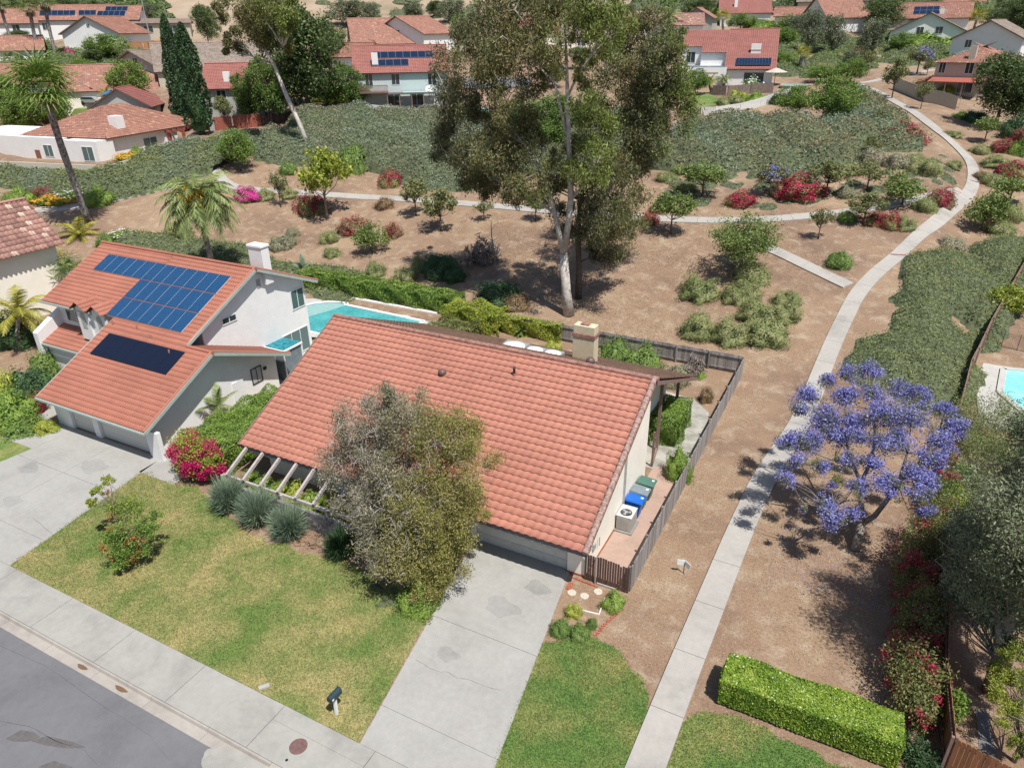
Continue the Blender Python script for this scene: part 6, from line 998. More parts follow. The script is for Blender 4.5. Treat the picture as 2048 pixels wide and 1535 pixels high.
# hedges
rng = np.random.default_rng(9)
t = thing('clipped_hedge', 'long clipped rectangular green hedge on the lawn right of the footpath', 'hedge', (1, 20.5, 0)); c = t; a1, a2 = (-2.05, 20.35), (4.0, 20.35)
box_foliage(rng, -1.95, 4.0, 19.75, 21.25, 1.22, 48000, .085, [l_hdg], t, .10, .12)
t = thing('hedge', 'clipped green hedge running between the left house and the salmon roof', 'hedge', (-32, 28, 0)); box_foliage(rng, -33.6, -30.3, 22.6, 29.5, 1.95, 26000, .11, [l_brt], t, .22); box_foliage(rng, -32.4, -30.0, 29.5, 36.5, 1.9, 18000, .11, [l_mid], t, .18)
t = thing('hedge', 'green hedge along the far side of the turquoise pool', 'hedge', (-40, 50, 0)); box_foliage(rng, -49.5, -31.5, 49.5, 51.2, 1.85, 24000, .15, [l_brt], t, .25)
t = thing('vine', 'yellow-green vine heaped over the fence corner behind the salmon roof', 'vine', (-29, 46.5, 0)); box_foliage(rng, -31.3, -26.4, 47.2, 49.6, 1.85, 15000, .13, [l_lime], t, .35); box_foliage(rng, -31.2, -27.6, 43.8, 47.1, 1.1, 9000, .13, [l_olv], t, .3)
t = thing('vine', 'green vine with yellow tips covering the grey back fence', 'vine', (-23, 48.6, 0)); box_foliage(rng, -26.3, -21.0, 48.15, 48.95, 1.5, 9500, .12, [l_lime], t, .16)
t = thing('vine', 'dark ivy block under the porch roof of the middle house', 'ivy', (-8.8, 38.2, 0)); box_foliage(rng, -10.0, -8.3, 36.7, 39.9, 1.9, 10000, .10, [l_brt], t, .15)
for k, lb, c, w, h, wy in (('grn', 'bushy green shrub behind the chimney, left', (-15.6, 46.3, 0), 3.0, 2.2, 2.6), ('grn', 'bushy green shrub behind the chimney, right, the largest', (-13.3, 45.6, 0), 3.8, 2.4, 2.8), ('gry', 'grey-green shrub left of the corner of the back fence', (-10.9, 45.0, 0), 2.4, 1.6, 2.2), ('bare', 'bare twiggy shrub by the back fence', (-10.0, 47.3, 0), 1.6, 1.3, 1.4),
                           ('grn', 'small sapling against the grey back fence', (-18.6, 47.6, 0), 1.5, 1.7, 1.2), ('yel', 'yellow flowering bush beside the vine on the back fence', (-21.0, 46.6, 0), 1.7, .8, 1.3), ('brn', 'dry brown plant in the back corner of the yard', (-8.2, 43.6, 0), 1.3, 1.1, 1.0), ('brt', 'low green weeds at the back fence', (-9.4, 47.0, 0), 1.0, .4, .6), ('drk', 'dark green bush left of the chimney', (-15.9, 44.0, 0), 1.3, 1.2, 1.2)):
    o = place(PS[k], 'shrub', lb, 'shrub', c, w, h, 'shrubs in the back yard of the middle house', wy=wy)
for k, lb, c, w, h in (('brt', 'rounded green bush against the long grey side fence', (-7.35, 33.9, 0), 1.55, 2.0), ('brt', 'green bush in front of the dark gate, the largest', (-7.15, 22.75, 0), 1.0, .85), ('yel', 'yellow-green shrub beside the driveway, between stones and edging', (-8.5, 21.55, 0), .75, .6),
                       ('grn', 'dark green shrub next to the driveway at the lawn edge', (-8.6, 20.35, 0), .95, .65), ('grn', 'spreading green shrub at the lawn edge, right of the darker one', (-7.85, 20.55, 0), 1.0, .5), ('grn', 'smallest green plant at the corner of the white edging', (-7.55, 21.25, 0), .5, .45), ('yel', 'small yellowish bush at the left garage door pier', (-44.9, 21.2, 0), 1.7, .7)):
    place(PS[k], 'shrub', lb, 'shrub', c, w, h, 'small plants near the driveway')
for i, (x, k, lb) in enumerate(((-28.0, 'brt', 'leftmost leafy plant under the pergola rafters'), (-26.6, 'brt', 'second leafy plant from the left under the pergola rafters'), (-25.2, 'yel', 'yellowish leafy plant in the middle under the pergola rafters'), (-23.8, 'brt', 'fourth leafy plant from the left under the pergola rafters'), (-22.2, 'yel', 'rightmost leafy plant under the pergola rafters'))):
    place(PS[k], 'shrub', lb, 'shrub', (x, 22.25, 0), 1.7, 1.15, 'leafy plants under the pergola')
def blade_bush(label, c, w, h, seed, lm=l_agv, n=2600):
    rng = np.random.default_rng(seed); t = thing('spiky_bush', label, 'bush', (c[0], c[1], 0), group='spiky blue-green bushes in the front bed'); n4 = n; az = rng.uniform(0, 6.283, n4); el = np.arccos(rng.uniform(.0, 1, n4)) * .78; r0 = rng.uniform(0, .25, n4) * w
    o = np.stack([c[0] + r0 * np.cos(az), c[1] + r0 * np.sin(az), rng.uniform(0, .35, n4) * h], 1); d = np.stack([np.sin(el) * np.cos(az), np.sin(el) * np.sin(az), np.cos(el)], 1) + rng.normal(size=(n4, 3)) * .12
    L = rng.uniform(.45, 1.0, n4)[:, None] * np.array([w * .55, w * .55, h * .85]); m = o + d * L * .55; e = m + (d + np.array([0, 0, -.25])) * L * .45; s = np.cross(d, rng.normal(size=(n4, 3))); s /= np.linalg.norm(s, axis=1)[:, None]; s *= .016
    V = np.stack([o - s * .6, m - s, m + s, o + s * .6, m - s, e - s * .2, e + s * .2, m + s], 1).reshape(-1, 3); arrmesh('blades', V, np.arange(len(V)).reshape(-1, 4), lm, t, off=(c[0], c[1], 0)); return t
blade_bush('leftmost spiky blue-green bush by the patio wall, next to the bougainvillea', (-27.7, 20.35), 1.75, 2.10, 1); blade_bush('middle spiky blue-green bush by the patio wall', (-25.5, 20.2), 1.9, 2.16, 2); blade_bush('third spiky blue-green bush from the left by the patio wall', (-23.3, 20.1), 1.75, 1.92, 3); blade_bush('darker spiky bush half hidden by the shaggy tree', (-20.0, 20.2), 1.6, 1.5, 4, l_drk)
g = G(); rg2 = random.Random(3)
for i in range(60): a = rg2.uniform(0, 6.28); r = rg2.uniform(.1, .9); p = Vector((-21.8 + r * math.cos(a) * 2.4, 20.0 + r * math.sin(a) * .35, .02)); g.tube([p, p + Vector((rg2.uniform(-.3, .3), rg2.uniform(-.2, .2), .05))], .012, 3, False)
setp(g.build('dry_stalks', l_brn), 'dry brown stalks on the soil below the spiky bushes', 'stalks', None, 'stuff')
bt = tuple(at(262, 1128)); hero_tree('citrus_tree', 'small yellow-green tree with rusty tips standing in the front lawn', 'tree', bt, [([bt, (bt[0], bt[1], .8), (bt[0] - .1, bt[1] + .1, 1.7)], [.06, .05, .03]), ([(bt[0], bt[1], 1.0), (bt[0] - .9, bt[1] + .5, 1.9), (bt[0] - 1.35, bt[1] + .8, 2.5)], [.035, .025, .01])],
          [(tuple(atz(u, v, z)), (r, r, r * .7)) for u, v, z, r in ((250, 1020, 2.2, .8), (222, 1078, 1.6, .75), (285, 1062, 1.7, .7), (252, 1105, 1.0, .65), (200, 985, 2.6, .4), (180, 1005, 2.3, .32), (215, 962, 2.8, .3), (305, 1030, 2.0, .4), (235, 1138, .55, .35), (290, 1100, 1.0, .4))], 13500, .085, [l_lime, l_brt, l_brt], m_bark, 131, nclump=130, aspect=.6, spread=.34, shell=.3, r0=.014, frac=.9, blossom=(leaf('leaf_rusty', [(.16, .05, .02), (.30, .10, .035), (.36, .17, .05)], .3), 700, .08, 20))
cover('flower_bed_plants', 'low flowering plants on the soil under the shaggy tree', 'plants', [(-17.6, 19.0), (-16.8, 19.5), (-15.8, 19.2), (-15.4, 18.6), (-15.9, 18.3), (-16.9, 18.4)], 68, l_mid, .25, (.2, .4), .08, 60, world=True, fill=0, sparse=.5)
# leafy bushes at the far left garden
for k, lb, px, py, ty, w in (('brt', 'broad green bush at the left edge above the driveway lawn', 15, 850, 770, 110), ('yel', 'yellow-green bush at the left edge', 20, 800, 730, 70), ('drk', 'dark bushes left of the orange roof eave', 60, 800, 720, 90), ('redfew', 'red-leaved plant beside the orange roof eave', 68, 830, 780, 40), ('grn', 'green bush under the lower left eave', 88, 760, 690, 70),
                             ('drk', 'dark shrubbery under the garden palms, lower', 30, 690, 600, 120), ('drk', 'dark shrubbery under the garden palms, upper', 110, 560, 500, 100), ('grn', 'green shrubbery beside the tiled neighbour roof', 60, 600, 530, 110), ('brt', 'banana-leaved plant by the small grey awning', 130, 740, 680, 40), ('grn', 'low plants along the rough stone edging', 40, 870, 835, 80)):
    p, ww, h = dims(px, py, ty, w, .62); p = np.array(atz(px, py, 0)); m_ = mpp(p); place(PS[k], 'shrub', lb, 'shrub', (p[0] - .3, p[1] + .5, 0), w * m_, (py - ty) * m_ * .8, 'bushes in the far left garden')
tl = (-49.6, 16.2, 0); hero_tree('street_tree', 'tree just beyond the left edge shading the lawn corner', 'tree', (-50.5, 18.0, 0), [([(-50.5, 18, 0), (-50.4, 18, 2.5)], [.2, .12])], [((-50.6, 18.2, 4), (2.4, 2.2, 1.6))], 9000, .16, [l_mid], m_bark, 132, nclump=80)

# ------------------------------------------------------------------ houses of the neighbourhood
def fhouse(label, px, py, wpx=None, w=None, d=9., wh=2.7, rise=2.4, run=None, dyaw=0., wall=None, tile=None, wins=(), ov=.5, chim=None, base=None, z0=None, hipped=False, solar=(), name='house', trim=m_brown, dup=None, rz=None, loc=None):
    """gabled or hipped house; (px, py) is the middle of its front wall foot; front faces us turned by dyaw"""
    p = at(px, py) if loc is None else np.array(loc, float); az = math.atan2(p[0], p[1]); yaw = (-az if rz is None else rz) + dyaw
    w = w or wpx * mpp(p) / max(.4, math.cos(dyaw)); run = run or d / 2; R = Matrix.Rotation(yaw, 3, 'Z'); t = thing(name, label, 'house', (p[0], p[1], p[2]), yaw)
    t['_w'] = w; hw = w / 2; back = d - run; zr = wh + rise; g = G(); sb = (rise / run) * ov
    if hipped: g.box(-hw, hw, 0, d, -1.5, wh - .12)
    else: g.ext([(-hw, 0, -1.5), (-hw, d, -1.5), (-hw, d, wh - .15), (-hw, run, zr - .15), (-hw, 0, wh - .15)], (w, 0, 0))
    g.build('wall', wall or m_white, t, local=True); tm = dict(mt=tile, parent=t, tw=.36, course=.42, amp=.03, lip=.04, sub=3); s = rise / run; s2 = rise / max(back, .1)
    if hipped:
        W2, D2 = w + 2 * ov, d + 2 * ov; hr = D2 / 2 * s; rl = max(0, (W2 - D2)) / 2
        for O, u, v, Wd, hw2 in (((-hw - ov, -ov, wh - s * ov), (1, 0, 0), (0, 1, s), W2, D2 / 2), ((hw + ov, d + ov, wh - s * ov), (-1, 0, 0), (0, -1, s), W2, D2 / 2), ((hw + ov, -ov, wh - s * ov), (0, 1, 0), (-1, 0, s), D2, D2 / 2), ((-hw - ov, d + ov, wh - s * ov), (0, -1, 0), (1, 0, s), D2, D2 / 2)):
            k = math.hypot(1, s); L = hw2 * k; tile_plane('roof', O, u, v, Wd, L, left=(lambda q, k=k: min(q / k, 99)), right=(lambda q, Wd=Wd, k=k: max(Wd - q / k, q / k if False else 0)), **tm)
    else:
        tile_plane('roof', (-hw - ov, -ov, wh - sb), (1, 0, 0), (0, 1, s), w + 2 * ov, (run + ov) * math.hypot(1, s), **tm)
        tile_plane('roof', (hw + ov, d + ov, wh - s2 * ov), (-1, 0, 0), (0, -1, s2), w + 2 * ov, (back + ov) * math.hypot(1, s2), **tm)
        g = G(); g.ext([(-hw - ov + .03, -ov + .03, wh - sb - .02), (-hw - ov + .03, run, zr - .03), (-hw - ov + .03, run, zr - .13), (-hw - ov + .03, -ov + .03, wh - sb - .14)], (w + 2 * ov - .06, 0, 0))
        g.ext([(-hw - ov + .03, run + .001, zr - .03), (-hw - ov + .03, d + ov - .03, wh - s2 * ov - .02), (-hw - ov + .03, d + ov - .03, wh - s2 * ov - .14), (-hw - ov + .03, run + .001, zr - .13)], (w + 2 * ov - .06, 0, 0)); g.build('roof_deck', trim, t, local=True)
        g = G(); g.tube([(-hw - ov, run, zr + .06), (hw + ov, run, zr + .06)], .11, 8); g.build('ridge_cap', tile, t, local=True)
    for f, x, z, ww, hh in wins:
        if f == 'f': win(t, (x * w, 0, z), ww, hh, (0, -1, 0), off=False)
        elif f == 'r': win(t, (hw, x * d, z), ww, hh, (1, 0, 0), off=False)
        elif f == 'l': win(t, (-hw, x * d, z), ww, hh, (-1, 0, 0), off=False)
        elif f == 'door': g = G(); g.box(x * w - ww / 2, x * w + ww / 2, -.05, 0, z - hh / 2, z + hh / 2); g.build('door', m_brown if ww < 2 else m_door, t, local=True)
    if chim: x, y, z, a, m_ = chim; g = G(); g.box(x * w - a / 2, x * w + a / 2, y - .35, y + .35, wh - .3, z); g.build('chimney', m_, t, local=True); 
    for x, y, c, r, pw, ph in solar:
        k = Vector((0, 1, s)).normalized(); n = Vector((0, -s, 1)).normalized(); O = Vector((x * w, y, wh + s * y)) + t.location; 
        slope_panels(t, O, (1, 0, 0), k, n, c, r, pw, ph, m_pvf, h=.14)
    return t
def child(t, g, name, m): return g.build(name, m, t, local=True)
# white flat-roofed house at the left with hipped tile roof
zc = 7.25
t = thing('house', 'white house with clay hipped roof and big white chimney on the left terrace', 'house', (-95.7, 64.6, 7.2), .14); x0, x1, y0, y1, e = -14.5, 0., 0., 18., 2.9
g = G(); g.box(x0, x1, .4, 10, -2.5, e - .1); g.box(x0 - 14, x0 - .002, -1.6, 8, -2.5, 2.9); g.box(x0 + .01, x0 + 8.2, -1.6, .395, -2.5, 2.85); g.box(-5.2, .6, -2.4, .39, -2.5, 2.75); g.box(-4, .3, 10.002, 12.6, -2.5, e - .12); g.build('wall', m_white, t, local=True)
D = dict(mt=m_tileO, parent=t, tw=.36, course=.42, amp=.03, lip=.04, sub=3); s = .42; W2 = x1 - x0 + 1.4; k = math.hypot(1, s); hh = W2 / 2; L = hh * k
tile_plane('roof', (x0 - .7, y0 - .7, e), (1, 0, 0), (0, 1, s), W2, L, left=lambda q: min(q / k, hh), right=lambda q: max(W2 - q / k, hh), **D); DP = y1 - y0 + 1.4
tile_plane('roof', (x1 + .7, y0 - .7, e), (0, 1, 0), (-1, 0, s), DP, L, left=lambda q: q / k, right=lambda q: max(DP - q / k, q / k), **D); tile_plane('roof', (x0 - .7, y1 + .7, e), (0, -1, 0), (1, 0, s), DP, L, left=lambda q: q / k, right=lambda q: max(DP - q / k, q / k), **D)
g = G(); g.box(x0 - .68, x1 + .68, y0 - .68, y1 + .68, e - .22, e - .06); child(t, g, 'fascia', m_brown); g = G(); g.box(-2.4, -1.0, 3.2, 4.6, 2.5, 5.3); child(t, g, 'chimney', m_white)
for x, y, z, w_, h_, n in ((-9.3, -1.6, 1.1, 1.7, 1.6, (0, -1, 0)), (-1.2, -2.4, 1.1, 2.0, 1.9, (0, -1, 0)), (.01, 7.4, 1.0, 2.6, 2.1, (1, 0, 0))): win(t, (x, y, z), w_, h_, n, off=False, mull=1, gl=m_glassg)
g = G(); g.box(-11.9, -11.0, -1.66, -1.6, -.9, 1.15); child(t, g, 'door', plain('door_rust', (.25, .11, .07), .7))
for i in range(7): g = G(); g.box(-.5, 1.3, 10.2 + i * 1.1, 10.5 + i * 1.1, 2.35, 2.62); child(t, g, 'rafter_end', m_redw)
for y in (10.4, 13.2, 16.4): g = G(); g.box(.6, .95, y, y + .35, -1, 2.5); child(t, g, 'porch_post', m_redw)
for x in (-25, -22, -6.2): g = G(); g.box(x, x + .2, -1.75 if x < -14.5 else -1.66, -1.6, 1.5, 2.3); child(t, g, 'wall_lamp', m_black)
u = thing('patio_umbrella', 'pink patio umbrella in front of the white house on the left terrace', 'umbrella', (-95.6, 79.5, zc)); g = G(); g.tube([(-95.6, 79.5, zc - .8), (-95.6, 79.5, zc + 2)], .04, 6); g.build('pole', m_trim, u); g = G(); g.lathe((-95.6, 79.5, zc + 1.35), [(1.55, 0), (1.5, .05), (.8, .4), (.05, .72)], 8); g.build('canopy', plain('pink_cloth', (.62, .17, .22), .8), u)
g = G(); a, b = Vector(at(-6, 338)), Vector(at(215, 346)); c2 = Vector(at(300, 322)); g.beam(a + Vector((0, 0, .3)), b + Vector((0, 0, .3)), .3, 1.2); g.beam(b + Vector((0, 0, .3)), c2 + Vector((0, 0, .3)), .3, 1.1); setp(g.build('retaining_wall', m_tan), 'low grey-tan wall along the foot of the white house on the left', 'wall')
for px, py, ty, w, k, lb in ((245, 322, 308, 60, 'org', 'orange flowering shrubs under the window of the white left house'), (268, 312, 285, 24, 'brt', 'round potted-looking bush by the sliding door of the white left house')): sh(k, px, py, ty, w, lb, group='plants by the white left house')
# the tiled roof cut by the left edge
t = thing('house', 'pink barrel-tiled roof house cut off by the left edge, beside the garden palms', 'house', (-69, 30, 0)); g = G(); g.box(-75, -65.6, 18, 36.8, 0, 5.7); g.build('wall', m_cream, t)
E_, R_ = Vector((-64.9, 37.3, 5.9)), Vector((-68.9, 37.3, 9.5)); v = R_ - E_; tile_plane('roof', (-64.9, 16, 5.9), (0, 1, 0), v, 21.3, v.length, m_tileC, t, tw=.42, course=.52, amp=.05, lip=.05, sub=6, off=t.location); v2 = Vector((4.0, 0, 3.6)); tile_plane('roof', (-72.9, 37.3, 5.9), (0, -1, 0), v2, 21.3, v2.length, m_tileC, t, tw=.42, course=.52, amp=.05, lip=.05, sub=3, off=t.location)
g = G(); g.tube([(-68.9, 16, 9.56), (-68.9, 37.3, 9.56)], .14, 8); g.build('ridge_cap', m_tileC, t)
# houses seen behind
h = fhouse('pale blue-grey house with red roof, blue solar panels, brown deck and white chimney', 808, 214, wpx=178, d=11, wh=5.6, rise=3.6, run=6.5, wall=m_blue, tile=m_tileR, wins=(('f', -.36, 4.2, 1.3, 2.1), ('f', -.07, 4.3, 1.4, 1.7), ('f', .33, 4.2, 1.4, 1.8), ('f', -.1, 1.2, 2.2, 2.0), ('f', .15, 1.2, 2.2, 2.0)), chim=(-.28, 1.7, 8.3, 1.0, m_white), solar=((-.33, 1.1, 5, 1, 1.25, 1.9), (-.30, 3.1, 8, 1, 1.25, 1.9)))
W = h['_w']; g = G(); g.box(-W * .46, -W * .16, -3.4, -.01, 2.45, 2.6); child(h, g, 'deck', m_brown); g = G()
for i in range(26): x = -W * .46 + i * (W * .3 / 25); g.box(x - .04, x + .04, -3.42, -3.36, 2.6, 3.6)
g.box(-W * .46, -W * .16, -3.42, -3.34, 3.55, 3.65); child(h, g, 'deck_railing', m_brown)
g = G(); g.box(-W * .18, W * .36, -3.6, -.3, 2.2, 2.32); child(h, g, 'patio_roof', plain('patio_lattice', (.12, .09, .09), .9, var=.4, vs=3)); g = G(); g.box(0, W * .34, -2.2, -.4, 2.36, 2.4); child(h, g, 'patio_sheet', plain('pale_turquoise', (.33, .55, .52), .6))
for i in range(5): g = G(); x = -W * .17 + i * W * .13; g.box(x - .08, x + .08, -3.55, -3.4, -1, 2.19); child(h, g, 'patio_post', m_brown)
g = G(); q = at(860, 216); g.tube([(q[0], q[1], q[2]), (q[0], q[1], q[2] + 2.6)], .07, 6); u = thing('basketball_hoop', 'round grey backboard on a pole beside the deck house patio', 'basketball hoop', tuple(q)); g.build('pole', m_metal, u)
g = G(); c = Vector(q) + Vector((0, 0, 2.9)); g.lathe((0, 0, 0), [(.6, 0), (.6, .05)], 16); me = g.build('backboard', m_trim, u, local=True); me.location = (0, 0, 2.9); me.rotation_euler = (1.4, 0, .65)
h = fhouse('red-roofed house with white roof-slope chimney and dark solar strips, upper middle right', 1496, 170, wpx=88, d=15, wh=2.9, rise=6.0, run=11, wall=m_white, tile=m_tileR, wins=(('f', .1, 1.2, 3.5, 1.8),), chim=(.08, 4.2, 6.6, 1.7, m_white), trim=m_redw)
W = h['_w']; s_ = 6.0 / 11; g = G(); zt = lambda y: 2.9 + s_ * y - .18; X0 = -W / 2 - 8.6
g.ext([(X0, 6.4, -1.5), (X0, 15, -1.5), (X0, 15, 2.7), (X0, 11, zt(11)), (X0, 6.4, zt(6.4))], (3.6, 0, 0)); g.ext([(X0 + 3.601, 4.6, -1.5), (X0 + 3.601, 15, -1.5), (X0 + 3.601, 15, 2.7), (X0 + 3.601, 11, zt(11)), (X0 + 3.601, 4.6, zt(4.6))], (4.99, 0, 0)); g.box(X0 + .6, -W / 2 - .02, -.8, 4.59, -1.5, 2.9); g.box(-W / 2 - .019, -W / 2 + .001, 0, 4.6, 2.8, 3.2); child(h, g, 'wall', m_white)
D_ = dict(mt=m_tileR, parent=h, tw=.36, course=.42, amp=.03, lip=.04, sub=3); k_ = math.hypot(1, s_); tile_plane('roof', (X0 - .4, 6.0, 2.9 + s_ * 6.0), (1, 0, 0), (0, 1, s_), 4.0, 5.0 * k_, **D_); tile_plane('roof', (X0 + 3.6, 4.2, 2.9 + s_ * 4.2), (1, 0, 0), (0, 1, s_), 4.6, 6.8 * k_, **D_); tile_plane('roof', (-W / 2, 15.5, 2.5), (-1, 0, 0), (0, -1, 1.4), 9, 7.7, **D_)
win(h, (X0 + 1.6, 6.4, 4.3), 1.7, 1.9, (0, -1, 0), off=False); g = G(); g.box(X0 + 1.0, -W / 2 - .3, -.6, 3.4, 2.93, 3.02); child(h, g, 'solar_mat', m_plgrey); g = G(); g.box(X0 + 2.4, -W / 2 - 1.4, -.86, -.8, 2.0, 2.16); child(h, g, 'ledge', m_tan)
slope_panels(h, h.location + Vector((-W * .32, .2, 3.15)), (1, 0, 0), Vector((0, 1, s_)).normalized(), Vector((0, -s_, 1)).normalized(), 12, 1, .50, 2.2, m_pvf, name='solar_strip', h=.2, frame=m_black)
g = G(); g.box(-.08 * W * 0 - .85 + W * .08, W * .08 + .85, 3.8, 4.2, 5.5, 5.7); child(h, g, 'chimney_band', m_tan)
fhouse('long low house with a faded orange roof behind the tallest palm', 188, 214, w=22, d=12, wh=2.8, rise=3.8, run=7, dyaw=-.12, wall=m_cream, tile=m_tileO, wins=(('f', .22, 1.2, 4.2, 2.2), ('f', .42, 1.2, 2, 1.4)))
fhouse('grey-brown shake roofed chalet with a steep gable left of the cypresses', 352, 163, w=8, d=11, wh=2.8, rise=2.8, dyaw=math.pi / 2 - .65, wall=m_grey, tile=m_shake, wins=(('l', .45, 3.6, 1.2, 1.6), ('l', .6, 1.2, 2.0, 1.2)), ov=.8)
fhouse('low house under a wide grey-brown shake roof right of the cypresses', 455, 166, w=24, d=14, wh=2.6, rise=4.4, run=8, dyaw=.05, wall=m_tan, tile=m_shake)
fhouse('white and grey two-storey house with pink-red roof right of the cypresses', 487, 243, wpx=130, d=11, wh=5.0, rise=3.0, run=6, dyaw=-.2, wall=m_grey, tile=m_tileR, wins=(('f', -.25, 3.9, 1.4, 1.3), ('f', .12, 1.4, 1.6, 1.3), ('f', .38, 1.4, 1.2, 1.3)), chim=(-.16, 1.6, 7.0, 1.0, m_white))
fhouse('small grey gable-ended house with red roof left of the cypresses', 322, 242, w=8.5, d=9, wh=3.0, rise=2.6, dyaw=math.pi / 2 - .3, wall=m_grey, tile=m_tileR, wins=(('l', .5, 1.2, 1.5, 1.2),), ov=.6)
fhouse('white house with orange roof and solar panels, leftmost of the pair at upper left', 150, 78, w=19, d=13, wh=4.4, rise=3.2, dyaw=-.15, wall=m_white, tile=m_tileO, wins=(('f', -.3, 2.8, 1.4, 1.6), ('f', .1, 3, 1.6, 1.2)), solar=((-.35, 1.5, 6, 1, 1.3, 2.6), (.1, 1.5, 3, 1, 1.3, 2.6)))
fhouse('second orange-roofed house with dark solar panels, right of the first at the upper left', 215, 76, w=16, d=12, wh=4.2, rise=3.0, dyaw=-.25, wall=m_white, tile=m_tileO, wins=(('f', 0, 2.6, 2, 1.4),), solar=((-.1, 1.2, 5, 1, 1.3, 2.6), (0, 3.6, 4, 1, 1.3, 2.2)))
fhouse('white gabled house with orange roof before the orange fence at the upper left', 275, 94, w=13, d=14, wh=3.2, rise=3.4, dyaw=math.pi / 2 - .55, wall=m_white, tile=m_tileO, wins=(('l', .5, 4.6, .8, .8),), ov=.6)
fhouse('orange-roofed white house cut by the left edge, upper', 12, 88, w=15, d=11, wh=4.6, rise=3.0, dyaw=-.1, wall=m_white, tile=m_tileO, wins=(('f', .2, 3.4, 1.6, 1.3), ('f', -.2, 3.4, 1.2, 1.3)))
fhouse('orange-roofed house at the left edge, below the upper one', 8, 128, w=16, d=9, wh=2.8, rise=2.6, dyaw=-.1, wall=m_white, tile=m_tileO, wins=(('f', .2, 1.4, 1.6, 1.2),))
fhouse('red-brown roofed house at the left edge left of the dense trees', -20, 205, w=18, d=10, wh=2.8, rise=2.8, dyaw=-.1, wall=m_cream, tile=m_tileO)
fhouse('grey and wood terrace building on the slope below the bare hill', 325, 76, w=14, d=7, wh=3.4, rise=.8, dyaw=-.1, wall=m_tan, tile=m_shake, wins=(('f', -.2, 2, 2.2, 1.6), ('f', .2, 2, 2.2, 1.6)))
fhouse('salmon-roofed house with an upper dormer with two windows behind the deck house', 775, 112, wpx=128, d=14, wh=2.8, rise=5.2, run=9, dyaw=.1, wall=m_white, tile=m_tileO, wins=(('f', .3, 1.3, 2.4, 1.6),))
fhouse('white gable-ended house with salmon roof and dark twin window, behind the eucalyptus crown', 880, 108, w=10.5, d=17, wh=4.6, rise=3.6, dyaw=math.pi / 2 - .75, wall=m_white, tile=m_tileO, wins=(('l', .5, 4.6, 1.5, 1.4), ('l', .35, 1.5, 1.2, 1)), ov=.6)
fhouse('white-walled house partly hidden behind the tree right of the solar roof', 693, 158, w=8, d=9, wh=4.2, rise=2.2, dyaw=-.8, wall=m_white, tile=m_tileO)
fhouse('red-roofed house glimpsed through the eucalyptus crown, left', 1060, 92, w=15, d=10, wh=3.4, rise=3.4, dyaw=.1, wall=m_cream, tile=m_tileR, wins=(('f', .2, 1.6, 1.4, 1.2),)); fhouse('brown-roofed cream house glimpsed through the eucalyptus crown, right', 1190, 98, w=17, d=11, wh=3.0, rise=3.2, dyaw=.05, wall=m_cream, tile=m_shake, wins=(('f', -.2, 1.4, 2, 1.4),))
fhouse('pink-roofed house right behind the red-roofed house with solar strips', 1330, 72, w=20, d=9, wh=2.8, rise=2.6, dyaw=.05, wall=m_white, tile=m_tileC); fhouse('pale grey gabled house with an antenna behind the red roof', 1428, 62, w=6.5, d=9, wh=3.4, rise=2.4, dyaw=math.pi / 2 - .2, wall=m_grey, tile=m_tileC, ov=.5)
fhouse('distant red-roofed house with a white chimney at the top right', 1490, 46, w=14, d=12, wh=2.8, rise=3.6, dyaw=.15, wall=m_white, tile=m_tileR, chim=(-.2, 2.5, 6.2, .9, m_white)); fhouse('distant house with a small clay hip roof above the pool garden', 1582, 52, w=9, d=8, wh=2.6, rise=2, wall=m_cream, tile=m_tileO)
fhouse('white A-gabled house with orange roof before the large dark tree at the top right', 1692, 64, w=11, d=14, wh=3.6, rise=4.6, dyaw=math.pi / 2 - 1.05, wall=m_white, tile=m_tileO, wins=(('l', .5, 4.4, 1.5, 1.6), ('l', .3, 1.2, 1.4, 1.2), ('l', .75, 1.2, 1.6, 1.4)), ov=.6)
fhouse('distant brown roof with two chimneys at the top edge', 1672, 22, w=22, d=10, wh=2.8, rise=3, dyaw=.05, wall=m_tan, tile=m_shake, chim=(-.1, 2, 6.6, 1.0, m_white)); fhouse('distant house with a dark blue solar roof at the top edge', 1640, 8, w=18, d=9, wh=2.8, rise=2.6, wall=m_white, tile=m_plgrey)
fhouse('orange-roofed house with a large dark solar panel at the upper right', 1845, 60, w=19, d=11, wh=2.8, rise=3.2, dyaw=.0, wall=m_white, tile=m_tileO, solar=((-.15, 1, 4, 2, 1.4, 1.7),), chim=(.18, 1.4, 4.6, 1.0, m_white))
fhouse('white gabled house with grey roof and two windows at the upper right', 1925, 92, w=15, d=15, wh=3.2, rise=3.6, dyaw=math.pi / 2 - .25 + .25, wall=m_white, tile=m_shake, wins=(('l', .35, 3.3, 1.5, 1.5), ('l', .6, 3.3, 1.5, 1.5), ('l', .5, .9, 2.4, 1.1)), ov=.5)
h = fhouse('tan two-storey house with clay roof, tall chimney and a red porch roof at the right', 1925, 192, wpx=118, d=13, wh=5.0, rise=2.6, dyaw=-.2, wall=m_tan, tile=m_tileO, wins=(('f', -.4, 4, 1.0, 1.6), ('f', 0, 4, 1.2, 1.6), ('f', .3, 4, 1.6, 1.6), ('f', 0, 1.2, 2.2, 1.6)), chim=(-.02, 1.0, 7.2, .9, m_tan), hipped=True)
W = h['_w']; g = G(); g.ext([(-W * .5, -.01, 2.7), (-W * .5, -3.2, 2.2), (-W * .5, -3.2, 2.1), (-W * .5, -.01, 2.6)], (W * .8, 0, 0)); child(h, g, 'porch_roof', m_redw)
for i in range(4): g = G(); x = -W * .48 + i * W * .25; g.box(x, x + .15, -3.15, -3.0, -1, 2.15); child(h, g, 'porch_post', m_brown)
